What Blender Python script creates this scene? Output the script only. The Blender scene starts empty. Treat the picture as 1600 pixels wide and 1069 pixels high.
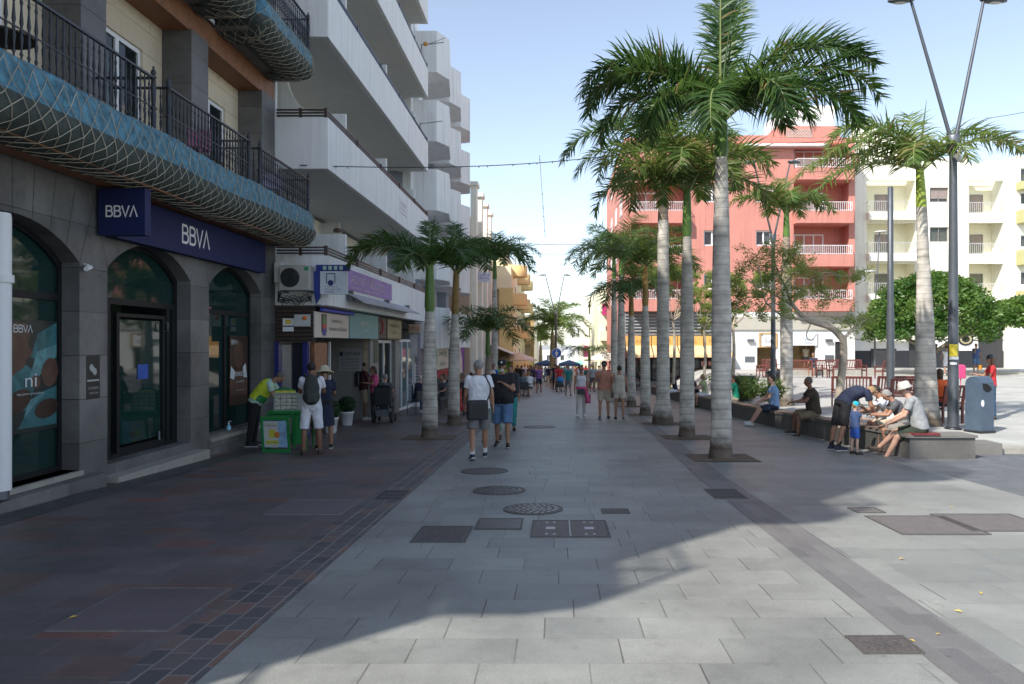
import bpy, bmesh, math, random
from mathutils import Vector, Matrix, noise
from mathutils.geometry import tessellate_polygon
random.seed(7)
S = bpy.context.scene
COL = S.collection
R = math.radians
# ---------------------------------------------------------------- camera
FPX, VX, VY, H = 1180.0, 868.0, 537.0, 1.73
cd = bpy.data.cameras.new('camera'); cam = bpy.data.objects.new('camera', cd); COL.objects.link(cam)
cam.location = (0, 0, H); cam.rotation_euler = (R(90), 0, 0)
cd.sensor_width = 36; cd.lens = FPX/1600*36
cd.shift_x = (800-VX)/1600; cd.shift_y = (VY-534.5)/1600
cd.clip_end = 3000; cd.clip_start = .05
cd.dof.use_dof = True; cd.dof.focus_distance = 11.5; cd.dof.aperture_fstop = 2.8
S.camera = cam
# ---------------------------------------------------------------- light
SUN_EL = 43.5
sdx, sdy = -.69, -.72                      # towards the sun
w = bpy.data.worlds.new('World'); S.world = w; w.use_nodes = True
nt = w.node_tree; bg = nt.nodes['Background']
sky = nt.nodes.new('ShaderNodeTexSky'); sky.sky_type = 'NISHITA'; sky.sun_disc = False
sky.sun_elevation = R(SUN_EL); sky.sun_rotation = math.atan2(sdx, sdy)
sky.air_density = 1.0; sky.dust_density = .6; sky.ozone_density = 1.6; sky.altitude = 0
hsv = nt.nodes.new('ShaderNodeHueSaturation'); hsv.inputs['Saturation'].default_value = .74
nt.links.new(sky.outputs[0], hsv.inputs['Color']); nt.links.new(hsv.outputs[0], bg.inputs[0]); bg.inputs[1].default_value = .118
sl = bpy.data.lights.new('sun', 'SUN'); so = bpy.data.objects.new('sun', sl); COL.objects.link(so)
sl.energy = 3.3; sl.angle = R(.6); sl.color = (1, .95, .87)
dv = Vector((sdx*math.cos(R(SUN_EL)), sdy*math.cos(R(SUN_EL)), math.sin(R(SUN_EL))))
so.rotation_euler = dv.to_track_quat('Z', 'Y').to_euler(); so.location = (-30, -30, 40)
S.view_settings.view_transform = 'Standard'; S.view_settings.look = 'None'
S.view_settings.gamma = 1; S.view_settings.exposure = 1.08
S.render.engine = 'CYCLES'
S.cycles.max_bounces = 8; S.cycles.transparent_max_bounces = 12
# ---------------------------------------------------------------- geometry of the place
SL = .029                                   # the street falls away from the camera
def gz(y): return -SL*y if y < 130 else -SL*130
def px2g(px, py):                           # pixel on the street -> x, y
    y = FPX*H/(py-VY-SL*FPX); return ((px-VX)/FPX*y, y)
def at(px, py, y): return Vector(((px-VX)/FPX*y, y, H-(py-VY)/FPX*y))
def plaza(x, y):
    hi = -.33+(y-15.2)*.0085
    if y > 60: hi = .05
    lo = gz(y)+.30 if y > 16 else hi
    t = max(0, min(1, (x-7.2)/3.0)); t = t*t*(3-2*t)
    return lo*(1-t)+hi*t
# ---------------------------------------------------------------- helpers
def tag(o, label=None, cat=None, group=None, kind=None):
    if label: o['label'] = label
    if cat: o['category'] = cat
    if group: o['group'] = group
    if kind: o['kind'] = kind
    return o
def thing(name, loc, label, cat, group=None, rz=0):
    o = bpy.data.objects.new(name, None); COL.objects.link(o)
    o.empty_display_size = .2
    o.location = loc; o.rotation_euler = (0, 0, rz)
    return tag(o, label, cat, group)
def copy_tree(o, parent=None):
    c = o.copy(); COL.objects.link(c)
    if parent: c.parent = parent
    for ch in list(o.children): copy_tree(ch, c)
    return c
ML = lambda X: Matrix(((0,0,1,X),(1,0,0,0),(0,1,0,0),(0,0,0,1)))     # u->Y v->Z w->+X
MF = lambda Y: Matrix(((1,0,0,0),(0,0,-1,Y),(0,1,0,0),(0,0,0,1)))    # u->X v->Z w->-Y
I4 = Matrix.Identity(4)
class MB:
    def __init__(s, M=None): s.v=[]; s.f=[]; s.sm=[]; s.M=M or I4
    def add(s, vs, fs, smooth=False):
        n=len(s.v); s.v += [s.M @ Vector(p) for p in vs]
        s.f += [tuple(i+n for i in f) for f in fs]; s.sm += [smooth]*len(fs)
        return s
    def box(s, x0,x1,y0,y1,z0,z1):
        return s.add([(x0,y0,z0),(x1,y0,z0),(x1,y1,z0),(x0,y1,z0),(x0,y0,z1),(x1,y0,z1),(x1,y1,z1),(x0,y1,z1)],
              [(0,3,2,1),(4,5,6,7),(0,1,5,4),(1,2,6,5),(2,3,7,6),(3,0,4,7)])
    def bbox(s, x0,x1,y0,y1,z0,z1,b=.01):      # box with bevelled vertical and top edges
        b=min(b,(x1-x0)*.45,(y1-y0)*.45,(z1-z0)*.45)
        vs=[];fs=[]
        prof=[(z0,0),(z1-b,0),(z1,b)]
        for z,i in prof:
            a,c,d,e=x0+i,x1-i,y0+i,y1-i; k=b
            vs+=[(a+k,d,z),(c-k,d,z),(c,d+k,z),(c,e-k,z),(c-k,e,z),(a+k,e,z),(a,e-k,z),(a,d+k,z)]
        for r in range(2):
            for j in range(8):
                fs.append((r*8+j,r*8+(j+1)%8,r*8+8+(j+1)%8,r*8+8+j))
        fs.append(tuple(range(7,-1,-1))); fs.append(tuple(range(16,24)))
        return s.add(vs,fs)
    def quad(s,a,b,c,d): return s.add([a,b,c,d],[(0,1,2,3)])
    def tube(s, pts, rad, n=8, cap=True, smooth=True):
        pts=[Vector(p) for p in pts]
        if not isinstance(rad,(list,tuple)): rad=[rad]*len(pts)
        vs=[];fs=[]; up=None
        for i,p in enumerate(pts):
            d=(pts[min(i+1,len(pts)-1)]-pts[max(i-1,0)])
            if d.length<1e-9: d=Vector((0,0,1))
            d.normalize()
            if up is None:
                up=Vector((0,0,1)) if abs(d.z)<.9 else Vector((1,0,0))
            a=d.cross(up).normalized(); b=a.cross(d).normalized(); up=b
            for k in range(n):
                t=2*math.pi*k/n; vs.append(p+(a*math.cos(t)+b*math.sin(t))*rad[i])
        m=len(pts)
        for i in range(m-1):
            for k in range(n):
                fs.append((i*n+k,i*n+(k+1)%n,(i+1)*n+(k+1)%n,(i+1)*n+k))
        s.add(vs,fs,smooth)
        if cap:
            s.add(vs[:n],[tuple(range(n-1,-1,-1))]); s.add(vs[-n:],[tuple(range(n))])
        return s
    def lathe(s, prof, c=(0,0,0), n=16, smooth=True, cap=True):   # prof [(r,z)]
        vs=[];fs=[]
        for r,z in prof:
            for k in range(n):
                t=2*math.pi*k/n; vs.append((c[0]+r*math.cos(t),c[1]+r*math.sin(t),c[2]+z))
        m=len(prof)
        for i in range(m-1):
            for k in range(n): fs.append((i*n+k,i*n+(k+1)%n,(i+1)*n+(k+1)%n,(i+1)*n+k))
        s.add(vs,fs,smooth)
        if cap:
            s.add(vs[:n],[tuple(range(n-1,-1,-1))]); s.add(vs[-n:],[tuple(range(n))])
        return s
    def plate(s, outer, holes, w0, w1):      # polygon in u,v with holes, from depth w0 (back) to w1 (front)
        loops=[outer]+list(holes)
        tri=tessellate_polygon([[Vector((u,v,0)) for u,v in L] for L in loops])
        flat=[p for L in loops for p in L]; n=len(flat)
        vs=[(u,v,w1) for u,v in flat]+[(u,v,w0) for u,v in flat]
        fs=[tuple(t) for t in tri]+[tuple(i+n for i in reversed(t)) for t in tri]
        k=0
        for L in loops:
            m=len(L)
            for i in range(m):
                a,b=k+i,k+(i+1)%m; fs.append((a,b,b+n,a+n))
            k+=m
        return s.add(vs,fs)
    def ball(s, c, r, n=12, m=8):
        if not isinstance(r,(tuple,list)): r=(r,r,r)
        vs=[(c[0],c[1],c[2]-r[2])];fs=[]
        for i in range(1,m):
            a=math.pi*i/m
            for k in range(n):
                t=2*math.pi*k/n
                vs.append((c[0]+r[0]*math.sin(a)*math.cos(t),c[1]+r[1]*math.sin(a)*math.sin(t),c[2]-r[2]*math.cos(a)))
        vs.append((c[0],c[1],c[2]+r[2])); L=len(vs)-1
        for k in range(n):
            fs.append((0,1+(k+1)%n,1+k)); fs.append((L,L-n+k,L-n+(k+1)%n))
        for i in range(m-2):
            for k in range(n):
                a=1+i*n+k;b=1+i*n+(k+1)%n; fs.append((a,b,b+n,a+n))
        return s.add(vs,fs,True)
    def build(s, name, m, parent=None, local=False, norm=True):
        off=Vector((0,0,0))
        if parent and not local:
            p=parent
            while p: off+=p.location; p=p.parent
        me=bpy.data.meshes.new(name)
        me.from_pydata([tuple(p-off) for p in s.v],[],s.f)
        me.polygons.foreach_set('use_smooth',s.sm)
        if norm:
            bm=bmesh.new(); bm.from_mesh(me); bmesh.ops.recalc_face_normals(bm,faces=bm.faces); bm.to_mesh(me); bm.free()
        me.validate()
        for mm in (m if isinstance(m,(list,tuple)) else [m]): me.materials.append(mm)
        o=bpy.data.objects.new(name,me); COL.objects.link(o)
        if parent: o.parent=parent
        return o
def rect(u0,u1,v0,v1): return [(u0,v0),(u1,v0),(u1,v1),(u0,v1)]
def text_into(mb, s, u, v, wdt=None, hgt=.2, w=0, ext=.004, align='c', bold=0):
    c=bpy.data.curves.new('t','FONT'); c.body=s; c.size=1; c.extrude=0; c.offset=bold; c.resolution_u=3
    o=bpy.data.objects.new('t',c); COL.objects.link(o)
    dg=bpy.context.evaluated_depsgraph_get(); me=bpy.data.meshes.new_from_object(o.evaluated_get(dg))
    vs=[q.co.copy() for q in me.vertices]
    if vs:
        x0=min(q.x for q in vs);x1=max(q.x for q in vs);y0=min(q.y for q in vs);y1=max(q.y for q in vs)
        sy=hgt/(y1-y0); sx=(wdt/(x1-x0)) if wdt else sy
        W=(x1-x0)*sx; ox=u-(W/2 if align=='c' else 0)
        mb.add([(ox+(q.x-x0)*sx, v+(q.y-y0)*sy, w+ext) for q in vs],[tuple(p.vertices) for p in me.polygons])
    bpy.data.objects.remove(o); bpy.data.curves.remove(c); bpy.data.meshes.remove(me)
# ---------------------------------------------------------------- materials
MATS={}
def nodes(name):
    m=bpy.data.materials.new(name); m.use_nodes=True; t=m.node_tree
    return m,t,t.nodes['Principled BSDF'],t.nodes,t.links
def M_(name,col,rough=.6,metal=0,var=.12,scale=3,bump=0,bscale=40,spec=.5,emit=0,coat=0,dirt=0):
    if name in MATS: return MATS[name]
    m,t,b,N,L=nodes(name)
    b.inputs['Roughness'].default_value=rough; b.inputs['Metallic'].default_value=metal
    b.inputs['Specular IOR Level'].default_value=spec
    if coat: b.inputs['Coat Weight'].default_value=coat
    tc=N.new('ShaderNodeTexCoord')
    nz=N.new('ShaderNodeTexNoise'); nz.inputs['Scale'].default_value=scale; nz.inputs['Detail'].default_value=6
    nz.inputs['Roughness'].default_value=.65
    L.new(tc.outputs['Object'],nz.inputs[0])
    mr=N.new('ShaderNodeMapRange'); mr.inputs[1].default_value=.3; mr.inputs[2].default_value=.7
    mr.inputs[3].default_value=1-var; mr.inputs[4].default_value=1+var; L.new(nz.outputs[0],mr.inputs[0])
    mx=N.new('ShaderNodeMix'); mx.data_type='RGBA'; mx.blend_type='MULTIPLY'; mx.inputs[0].default_value=1
    mx.inputs[6].default_value=(*col,1); L.new(mr.outputs[0],mx.inputs[7])
    out=mx.outputs[2]
    if dirt:   # vertical rain streaks
        mp=N.new('ShaderNodeMapping'); mp.inputs['Scale'].default_value=(2.2,2.2,.12); L.new(tc.outputs['Object'],mp.inputs[0])
        n2=N.new('ShaderNodeTexNoise'); n2.inputs['Scale'].default_value=2.5; n2.inputs['Detail'].default_value=5; L.new(mp.outputs[0],n2.inputs[0])
        m2=N.new('ShaderNodeMapRange'); m2.inputs[1].default_value=.48; m2.inputs[2].default_value=.75; m2.inputs[3].default_value=1; m2.inputs[4].default_value=1-dirt
        L.new(n2.outputs[0],m2.inputs[0])
        m3=N.new('ShaderNodeMix'); m3.data_type='RGBA'; m3.blend_type='MULTIPLY'; m3.inputs[0].default_value=1
        L.new(out,m3.inputs[6]); L.new(m2.outputs[0],m3.inputs[7]); out=m3.outputs[2]
    L.new(out,b.inputs['Base Color'])
    if emit: b.inputs['Emission Color'].default_value=(*col,1); b.inputs['Emission Strength'].default_value=emit
    if bump:
        n3=N.new('ShaderNodeTexNoise'); n3.inputs['Scale'].default_value=bscale; n3.inputs['Detail'].default_value=5; L.new(tc.outputs['Object'],n3.inputs[0])
        bp=N.new('ShaderNodeBump'); bp.inputs['Strength'].default_value=bump; bp.inputs['Distance'].default_value=.02
        L.new(n3.outputs[0],bp.inputs['Height']); L.new(bp.outputs[0],b.inputs['Normal'])
    MATS[name]=m; return m
def tile_mat(name,tw,th,cols,joint,ju,jv,swap=False,rough=.5,fh=.5,fv=.9,axes='xy',grain=.25,offs=1.0,stain=.15,wob=0):
    m,t,b,N,L=nodes(name)
    def math_(op,a,c=None,d=None):
        n=N.new('ShaderNodeMath'); n.operation=op
        for i,q in enumerate((a,c,d)):
            if q is None: continue
            if isinstance(q,(int,float)): n.inputs[i].default_value=q
            else: L.new(q,n.inputs[i])
        return n.outputs[0]
    tc=N.new('ShaderNodeTexCoord'); sp=N.new('ShaderNodeSeparateXYZ'); L.new(tc.outputs['Object'],sp.inputs[0])
    ax={'x':0,'y':1,'z':2}
    u=sp.outputs[ax[axes[0]]]; v=sp.outputs[ax[axes[1]]]
    if wob:
        wz=N.new('ShaderNodeTexNoise'); wz.inputs['Scale'].default_value=1.7; L.new(tc.outputs['Object'],wz.inputs[0])
        wo=math_('MULTIPLY',math_('SUBTRACT',wz.outputs[0],.5),wob)
        u=math_('ADD',u,wo); v=math_('ADD',v,wo)
    if swap: u,v=v,u
    vr=math_('DIVIDE',v,th); row=math_('FLOOR',vr); fvv=math_('SUBTRACT',vr,row)
    wn=N.new('ShaderNodeTexWhiteNoise'); wn.noise_dimensions='1D'; L.new(row,wn.inputs['W'])
    ur=math_('ADD',math_('DIVIDE',u,tw),math_('MULTIPLY',wn.outputs[0],offs)); ci=math_('FLOOR',ur); fu=math_('SUBTRACT',ur,ci)
    def edge(f,wd,size):   # 1 on the joint
        mr=N.new('ShaderNodeMapRange'); e=wd/size
        d=math_('MINIMUM',f,math_('SUBTRACT',1,f)); L.new(d,mr.inputs[0])
        mr.inputs[1].default_value=e*.35; mr.inputs[2].default_value=e; mr.inputs[3].default_value=1; mr.inputs[4].default_value=0
        return mr.outputs[0]
    eu=math_('MULTIPLY',edge(fu,ju,tw),fv); ev=math_('MULTIPLY',edge(fvv,jv,th),fh)
    # joints not equally visible everywhere
    nj=N.new('ShaderNodeTexNoise'); nj.inputs['Scale'].default_value=1.3; L.new(tc.outputs['Object'],nj.inputs[0])
    mj=N.new('ShaderNodeMapRange'); mj.inputs[1].default_value=.35; mj.inputs[2].default_value=.65; mj.inputs[3].default_value=.45; mj.inputs[4].default_value=1
    L.new(nj.outputs[0],mj.inputs[0])
    jm=math_('MULTIPLY',math_('MAXIMUM',eu,ev),mj.outputs[0])
    cx=N.new('ShaderNodeCombineXYZ'); L.new(ci,cx.inputs[0]); L.new(row,cx.inputs[1])
    w2=N.new('ShaderNodeTexWhiteNoise'); w2.noise_dimensions='2D'; L.new(cx.outputs[0],w2.inputs['Vector'])
    cr=N.new('ShaderNodeValToRGB'); e=cr.color_ramp.elements
    for i,(p,c) in enumerate(cols):
        q=e[i] if i<2 else e.new(p); q.position=p; q.color=(*c,1)
    L.new(w2.outputs[0],cr.inputs[0])
    g=N.new('ShaderNodeTexNoise'); g.inputs['Scale'].default_value=130; g.inputs['Detail'].default_value=4; L.new(tc.outputs['Object'],g.inputs[0])
    gm=N.new('ShaderNodeMapRange'); gm.inputs[1].default_value=.3; gm.inputs[2].default_value=.7; gm.inputs[3].default_value=1-grain; gm.inputs[4].default_value=1+grain; L.new(g.outputs[0],gm.inputs[0])
    s=N.new('ShaderNodeTexNoise'); s.inputs['Scale'].default_value=.55; s.inputs['Detail'].default_value=8; s.inputs['Roughness'].default_value=.7; L.new(tc.outputs['Object'],s.inputs[0])
    smm=N.new('ShaderNodeMapRange'); smm.inputs[1].default_value=.35; smm.inputs[2].default_value=.65; smm.inputs[3].default_value=1-stain; smm.inputs[4].default_value=1+stain; L.new(s.outputs[0],smm.inputs[0])
    # small spots (gum, drips)
    vo=N.new('ShaderNodeTexVoronoi'); vo.inputs['Scale'].default_value=2.3; L.new(tc.outputs['Object'],vo.inputs['Vector'])
    vm=N.new('ShaderNodeMapRange'); vm.inputs[1].default_value=.025; vm.inputs[2].default_value=.06; vm.inputs[3].default_value=.72; vm.inputs[4].default_value=1; L.new(vo.outputs['Distance'],vm.inputs[0])
    # mid-size blotches and long worn streaks
    s2=N.new('ShaderNodeTexNoise'); s2.inputs['Scale'].default_value=5.5; s2.inputs['Detail'].default_value=6; s2.inputs['Roughness'].default_value=.75; L.new(tc.outputs['Object'],s2.inputs[0])
    sm2=N.new('ShaderNodeMapRange'); sm2.inputs[1].default_value=.56; sm2.inputs[2].default_value=.72; sm2.inputs[3].default_value=1; sm2.inputs[4].default_value=1-stain*.9; L.new(s2.outputs[0],sm2.inputs[0])
    v3=N.new('ShaderNodeTexVoronoi'); v3.inputs['Scale'].default_value=.9; L.new(tc.outputs['Object'],v3.inputs['Vector'])
    dd=math_('ADD',v3.outputs['Distance'],math_('MULTIPLY',s2.outputs[0],.12))
    v4=N.new('ShaderNodeMapRange'); v4.inputs[1].default_value=.10; v4.inputs[2].default_value=.16; v4.inputs[3].default_value=.84; v4.inputs[4].default_value=1; L.new(dd,v4.inputs[0])
    mul=math_('MULTIPLY',math_('MULTIPLY',gm.outputs[0],smm.outputs[0]),vm.outputs[0])
    mul=math_('MULTIPLY',math_('MULTIPLY',mul,sm2.outputs[0]),v4.outputs[0])
    mx=N.new('ShaderNodeMix'); mx.data_type='RGBA'; mx.blend_type='MULTIPLY'; mx.inputs[0].default_value=1
    L.new(cr.outputs[0],mx.inputs[6]); L.new(mul,mx.inputs[7])
    mo=N.new('ShaderNodeMix'); mo.data_type='RGBA'; L.new(jm,mo.inputs[0]); L.new(mx.outputs[2],mo.inputs[6]); mo.inputs[7].default_value=(*joint,1)
    L.new(mo.outputs[2],b.inputs['Base Color'])
    rr=math_('ADD',rough-.1,math_('MULTIPLY',s.outputs[0],.2)); L.new(rr,b.inputs['Roughness'])
    bp=N.new('ShaderNodeBump'); bp.inputs['Strength'].default_value=.5; bp.inputs['Distance'].default_value=.01
    hh=math_('ADD',math_('MULTIPLY',jm,-1),math_('MULTIPLY',g.outputs[0],.25)); hh=math_('ADD',hh,math_('MULTIPLY',w2.outputs[0],.3))
    L.new(hh,bp.inputs['Height']); L.new(bp.outputs[0],b.inputs['Normal'])
    MATS[name]=m; return m
def leaf_mat(name,c1,c2,tr=.35,rough=.45,scale=1.5):
    m,t,b,N,L=nodes(name); b.inputs['Roughness'].default_value=rough
    tc=N.new('ShaderNodeTexCoord'); nz=N.new('ShaderNodeTexNoise'); nz.inputs['Scale'].default_value=scale; nz.inputs['Detail'].default_value=3
    L.new(tc.outputs['Object'],nz.inputs[0]); cr=N.new('ShaderNodeValToRGB')
    cr.color_ramp.elements[0].position=.3; cr.color_ramp.elements[0].color=(*c1,1); cr.color_ramp.elements[1].position=.7; cr.color_ramp.elements[1].color=(*c2,1)
    L.new(nz.outputs[0],cr.inputs[0]); L.new(cr.outputs[0],b.inputs['Base Color'])
    tl=N.new('ShaderNodeBsdfTranslucent'); ms=N.new('ShaderNodeMixShader'); ms.inputs[0].default_value=tr
    hs=N.new('ShaderNodeHueSaturation'); hs.inputs['Value'].default_value=1.7; hs.inputs['Hue'].default_value=.48; L.new(cr.outputs[0],hs.inputs['Color']); L.new(hs.outputs[0],tl.inputs[0])
    L.new(b.outputs[0],ms.inputs[1]); L.new(tl.outputs[0],ms.inputs[2]); L.new(ms.outputs[0],N['Material Output'].inputs[0])
    MATS[name]=m; return m
def glass_mat(name,tint,mixf=.35,rough=.03,through=(.35,.42,.42)):
    m,t,b,N,L=nodes(name)
    tp=N.new('ShaderNodeBsdfTransparent'); tp.inputs[0].default_value=(*through,1)
    b.inputs['Base Color'].default_value=(*tint,1); b.inputs['Roughness'].default_value=rough; b.inputs['Specular IOR Level'].default_value=1.0
    ms=N.new('ShaderNodeMixShader'); ms.inputs[0].default_value=mixf
    L.new(tp.outputs[0],ms.inputs[1]); L.new(b.outputs[0],ms.inputs[2]); L.new(ms.outputs[0],N['Material Output'].inputs[0])
    MATS[name]=m; return m
white=M_('white_plaster',(.80,.80,.79),.8,var=.04,scale=1.2,bump=.15,bscale=60,dirt=.2)
whiteclean=M_('white_paint',(.78,.78,.78),.5,var=.03)
cream=M_('cream_plaster',(.80,.74,.55),.8,var=.04,bump=.1,dirt=.08)
palecream=M_('pale_cream_plaster',(.82,.80,.69),.8,var=.05,bump=.1,dirt=.18)
redp=M_('red_plaster',(.54,.225,.18),.8,var=.09,scale=.6,bump=.1,dirt=.2)
recess_shade=M_('recess_shade_plaster',(.30,.34,.40),.8,var=.05)  # shade of the bay recesses put into the plaster colour
purp=M_('purple_grey_plaster',(.26,.24,.29),.8,var=.06)
navy=M_('navy_sign',(.012,.020,.085),.6,var=.05,spec=.25)
black=M_('black_metal',(.018,.02,.024),.4,var=.2,spec=.5)
ironb=M_('wrought_iron',(.02,.024,.032),.45,var=.3)
dark=M_('dark_void',(.02,.02,.022),.8,var=.2)
darkwood=M_('dark_wood',(.05,.028,.02),.55,var=.3,scale=8)
wood=M_('orange_wood',(.24,.10,.045),.6,var=.25,scale=5,bump=.2)
redwood=M_('red_brown_wood',(.14,.04,.032),.45,var=.25,scale=7,bump=.1)
steel=M_('grey_steel',(.16,.17,.19),.45,metal=.6,var=.12,scale=6)
polegrey=M_('dark_grey_pole',(.085,.095,.11),.45,metal=.3,var=.15,scale=5,bump=.1)
castiron=M_('cast_iron',(.13,.115,.11),.5,metal=.35,var=.35,scale=25,bump=.6,bscale=120)
soil=M_('soil',(.14,.10,.07),.95,var=.4,scale=12,bump=1,bscale=40)
stone_s=M_('sill_stone',(.33,.31,.27),.6,var=.15,scale=4,bump=.2)
glass=glass_mat('window_glass',(.02,.035,.04),.45)
glassteal=glass_mat('teal_glass',(.018,.055,.052),.62,through=(.18,.36,.34))
curtain=M_('curtain',(.6,.6,.58),.9,var=.2,scale=6)
paper=M_('paper_white',(.75,.75,.75),.7,var=.04)
# ---------------------------------------------------------------- lettering
def stroke_into(mb,paths,u,v,sc,wd,w):      # flat pen strokes as mitred ribbons, paths in letter units
    for k,P in enumerate(paths):
        Q=[Vector((u+a[0]*sc[0],v+a[1]*sc[1])) for a in P]; Q=[q for i,q in enumerate(Q) if i==0 or (q-Q[i-1]).length>1e-5]
        d0=(Q[0]-Q[1]).normalized(); d1=(Q[-1]-Q[-2]).normalized(); Q[0]=Q[0]+d0*wd*.3; Q[-1]=Q[-1]+d1*wd*.3
        L=[]
        for i,q in enumerate(Q):
            a=(q-Q[i-1]).normalized() if i else (Q[1]-q).normalized(); b=(Q[i+1]-q).normalized() if i<len(Q)-1 else a
            n1=Vector((-a.y,a.x)); n2=Vector((-b.y,b.x)); m=(n1+n2)
            if m.length<.3: m=n1.copy()
            m.normalize(); L.append((q,m*(wd/2)/max(.5,m.dot(n1))))
        ww=w+.0006*k
        vs=[(q.x+m.x,q.y+m.y,ww) for q,m in L]+[(q.x-m.x,q.y-m.y,ww) for q,m in L]; n=len(L)
        mb.add(vs,[(i,i+1,i+1+n,i+n) for i in range(n-1)])
def bank_word(mb,u,v,width,h,w):
    def arc(cx,cy,rx,ry,a0,a1,n=7): return [(cx+rx*math.cos(R(a0+(a1-a0)*i/n)),cy+ry*math.sin(R(a0+(a1-a0)*i/n))) for i in range(n+1)]
    Bp=[[(0,0),(0,1)],[(0.02,1),(.40,1)]+arc(.42,.77,.24,.23,80,-90)[0:]+[(.02,.54)],[(.40,.54)]+arc(.46,.27,.27,.27,85,-90)+[(.02,0)]]
    Vp=[[(0,1),(.42,0),(.84,1)]]; Ap=[[(0,0),(.42,1),(.84,0)]]
    x=0; sc=(width/3.72,h)
    for P,adv in ((Bp,.98),(Bp,.9),(Vp,.98),(Ap,.9)):
        stroke_into(mb,P,u+x*sc[0],v,sc,h*.15,w); x+=adv
# ================================================================ SETTING
slab_cols=[(0,(.208,.212,.196)),(1,(.245,.247,.228)),(.5,(.228,.231,.214)),(.12,(.196,.200,.187))]
pave=tile_mat('granite_slabs',.64,.40,slab_cols,(.055,.045,.038),.006,.004,rough=.5,fh=.32,fv=.9,grain=.2,stain=.26)
pave2=tile_mat('granite_slabs_right',.80,.55,slab_cols,(.09,.085,.075),.005,.005,rough=.5,fh=.45,fv=.45,wob=0,grain=.14,stain=.2)
side=tile_mat('dark_red_slabs',.52,.30,[(0,(.090,.080,.080)),(1,(.17,.082,.068)),(.3,(.125,.110,.108)),(.55,(.105,.088,.086)),(.75,(.125,.092,.086)),(.9,(.14,.086,.076))],(.21,.19,.18),.006,.005,rough=.5,fh=.55,fv=.5,stain=.3)
cob=tile_mat('cobble_strip_stone',.24,.155,[(0,(.065,.060,.064)),(1,(.19,.10,.075)),(.55,(.095,.088,.092)),(.82,(.13,.10,.09))],(.27,.245,.22),.012,.011,swap=True,rough=.6,fh=.95,fv=.8,wob=.035)
cob2=tile_mat('dark_cobble_strip',.11,.11,[(0,(.04,.04,.042)),(1,(.075,.072,.072))],(.13,.12,.11),.010,.010,rough=.6,fh=.8,fv=.8,wob=.03)
strip=tile_mat('dark_brick_strip',.40,.145,[(0,(.115,.112,.112)),(1,(.165,.16,.155)),(.5,(.138,.132,.13))],(.19,.18,.17),.006,.006,swap=True,rough=.55,fh=.8,fv=.8)
asph=tile_mat('dark_square_paving',.20,.20,[(0,(.10,.105,.115)),(1,(.135,.14,.15))],(.07,.07,.07),.005,.005,rough=.6,fh=.6,fv=.6)
plz=tile_mat('plaza_slabs',.9,.6,[(0,(.36,.36,.34)),(1,(.44,.44,.41))],(.2,.19,.17),.008,.008,rough=.6,fh=.6,fv=.6)
gnd=M_('ground_far',(.30,.30,.29),.8,var=.2,scale=.3)
# one ground sheet to the horizon, following the slope
ys=[-60,-20,0,20,40,60,80,100,130,200,500,2500]
mb=MB()
for a,b in zip(ys[:-1],ys[1:]): mb.quad((-1500,a,gz(a)-.02),(1500,a,gz(a)-.02),(1500,b,gz(b)-.02),(-1500,b,gz(b)-.02))
tag(mb.build('ground',gnd),kind='structure')
def sheet(name,m,x0,x1,y0,y1,lift):
    mb=MB(); mb.quad((x0,y0,gz(y0)+lift),(x1,y0,gz(y0)+lift),(x1,y1,gz(y1)+lift),(x0,y1,gz(y1)+lift))
    return tag(mb.build(name,m,norm=False),kind='structure')
sheet('street_paving',pave,-1.97,2.9,-12,128,-.006)
sheet('sidewalk',side,-8.2,-2.44,-12,128,-.006)
sheet('cobble_gutter',cob,-2.44,-1.97,-12,128,-.003)
sheet('facade_cobbles',cob2,-6.45,-6.0,-12,18,-.002)
sheet('promenade_paving',pave2,2.9,6.2,-12,128,-.006)
sheet('service_paving',asph,6.2,60,-12,15.2,-.006)
# dark strip with its slight bend
L_=[(2.2,-12),(2.2,11.6),(2.40,18.4),(2.48,24.3),(2.55,34),(2.6,128)]
mb=MB()
for (xa,ya),(xb,yb) in zip(L_[:-1],L_[1:]): mb.quad((xa,ya,gz(ya)-.002),(xa+.44,ya,gz(ya)-.002),(xb+.44,yb,gz(yb)-.002),(xb,yb,gz(yb)-.002))
tag(mb.build('dark_paving_strip',strip,norm=False),kind='structure')
# raised plaza
mb=MB(); xs=[7.2,7.7,8.2,8.7,9.2,9.7,10.2,14,20,30,60]; yy=[15.2,18,22,26,30,34,38,42,46,50,54,60]
vs=[(x,y,plaza(x,y)) for y in yy for x in xs]; nx=len(xs)
fs=[(j*nx+i,j*nx+i+1,(j+1)*nx+i+1,(j+1)*nx+i) for j in range(len(yy)-1) for i in range(nx-1)]
mb.add(vs,fs,True)
for x0,x1 in zip(xs[:-1],xs[1:]): mb.quad((x0,15.2,gz(15.2)-.1),(x1,15.2,gz(15.2)-.1),(x1,15.2,plaza(x1,15.2)),(x0,15.2,plaza(x0,15.2)))
for y0,y1 in zip(yy[:-1],yy[1:]): mb.quad((7.2,y0,gz(y0)-.2),(7.2,y1,gz(y1)-.2),(7.2,y1,plaza(7.2,y1)),(7.2,y0,plaza(7.2,y0)))
tag(mb.build('plaza_paving',plz),kind='structure')
mb=MB(); mb.box(7.9,60,14.82,15.22,gz(15.2)-.1,-.325); tag(mb.build('plaza_edge_kerb',stone_s),kind='structure')
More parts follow.
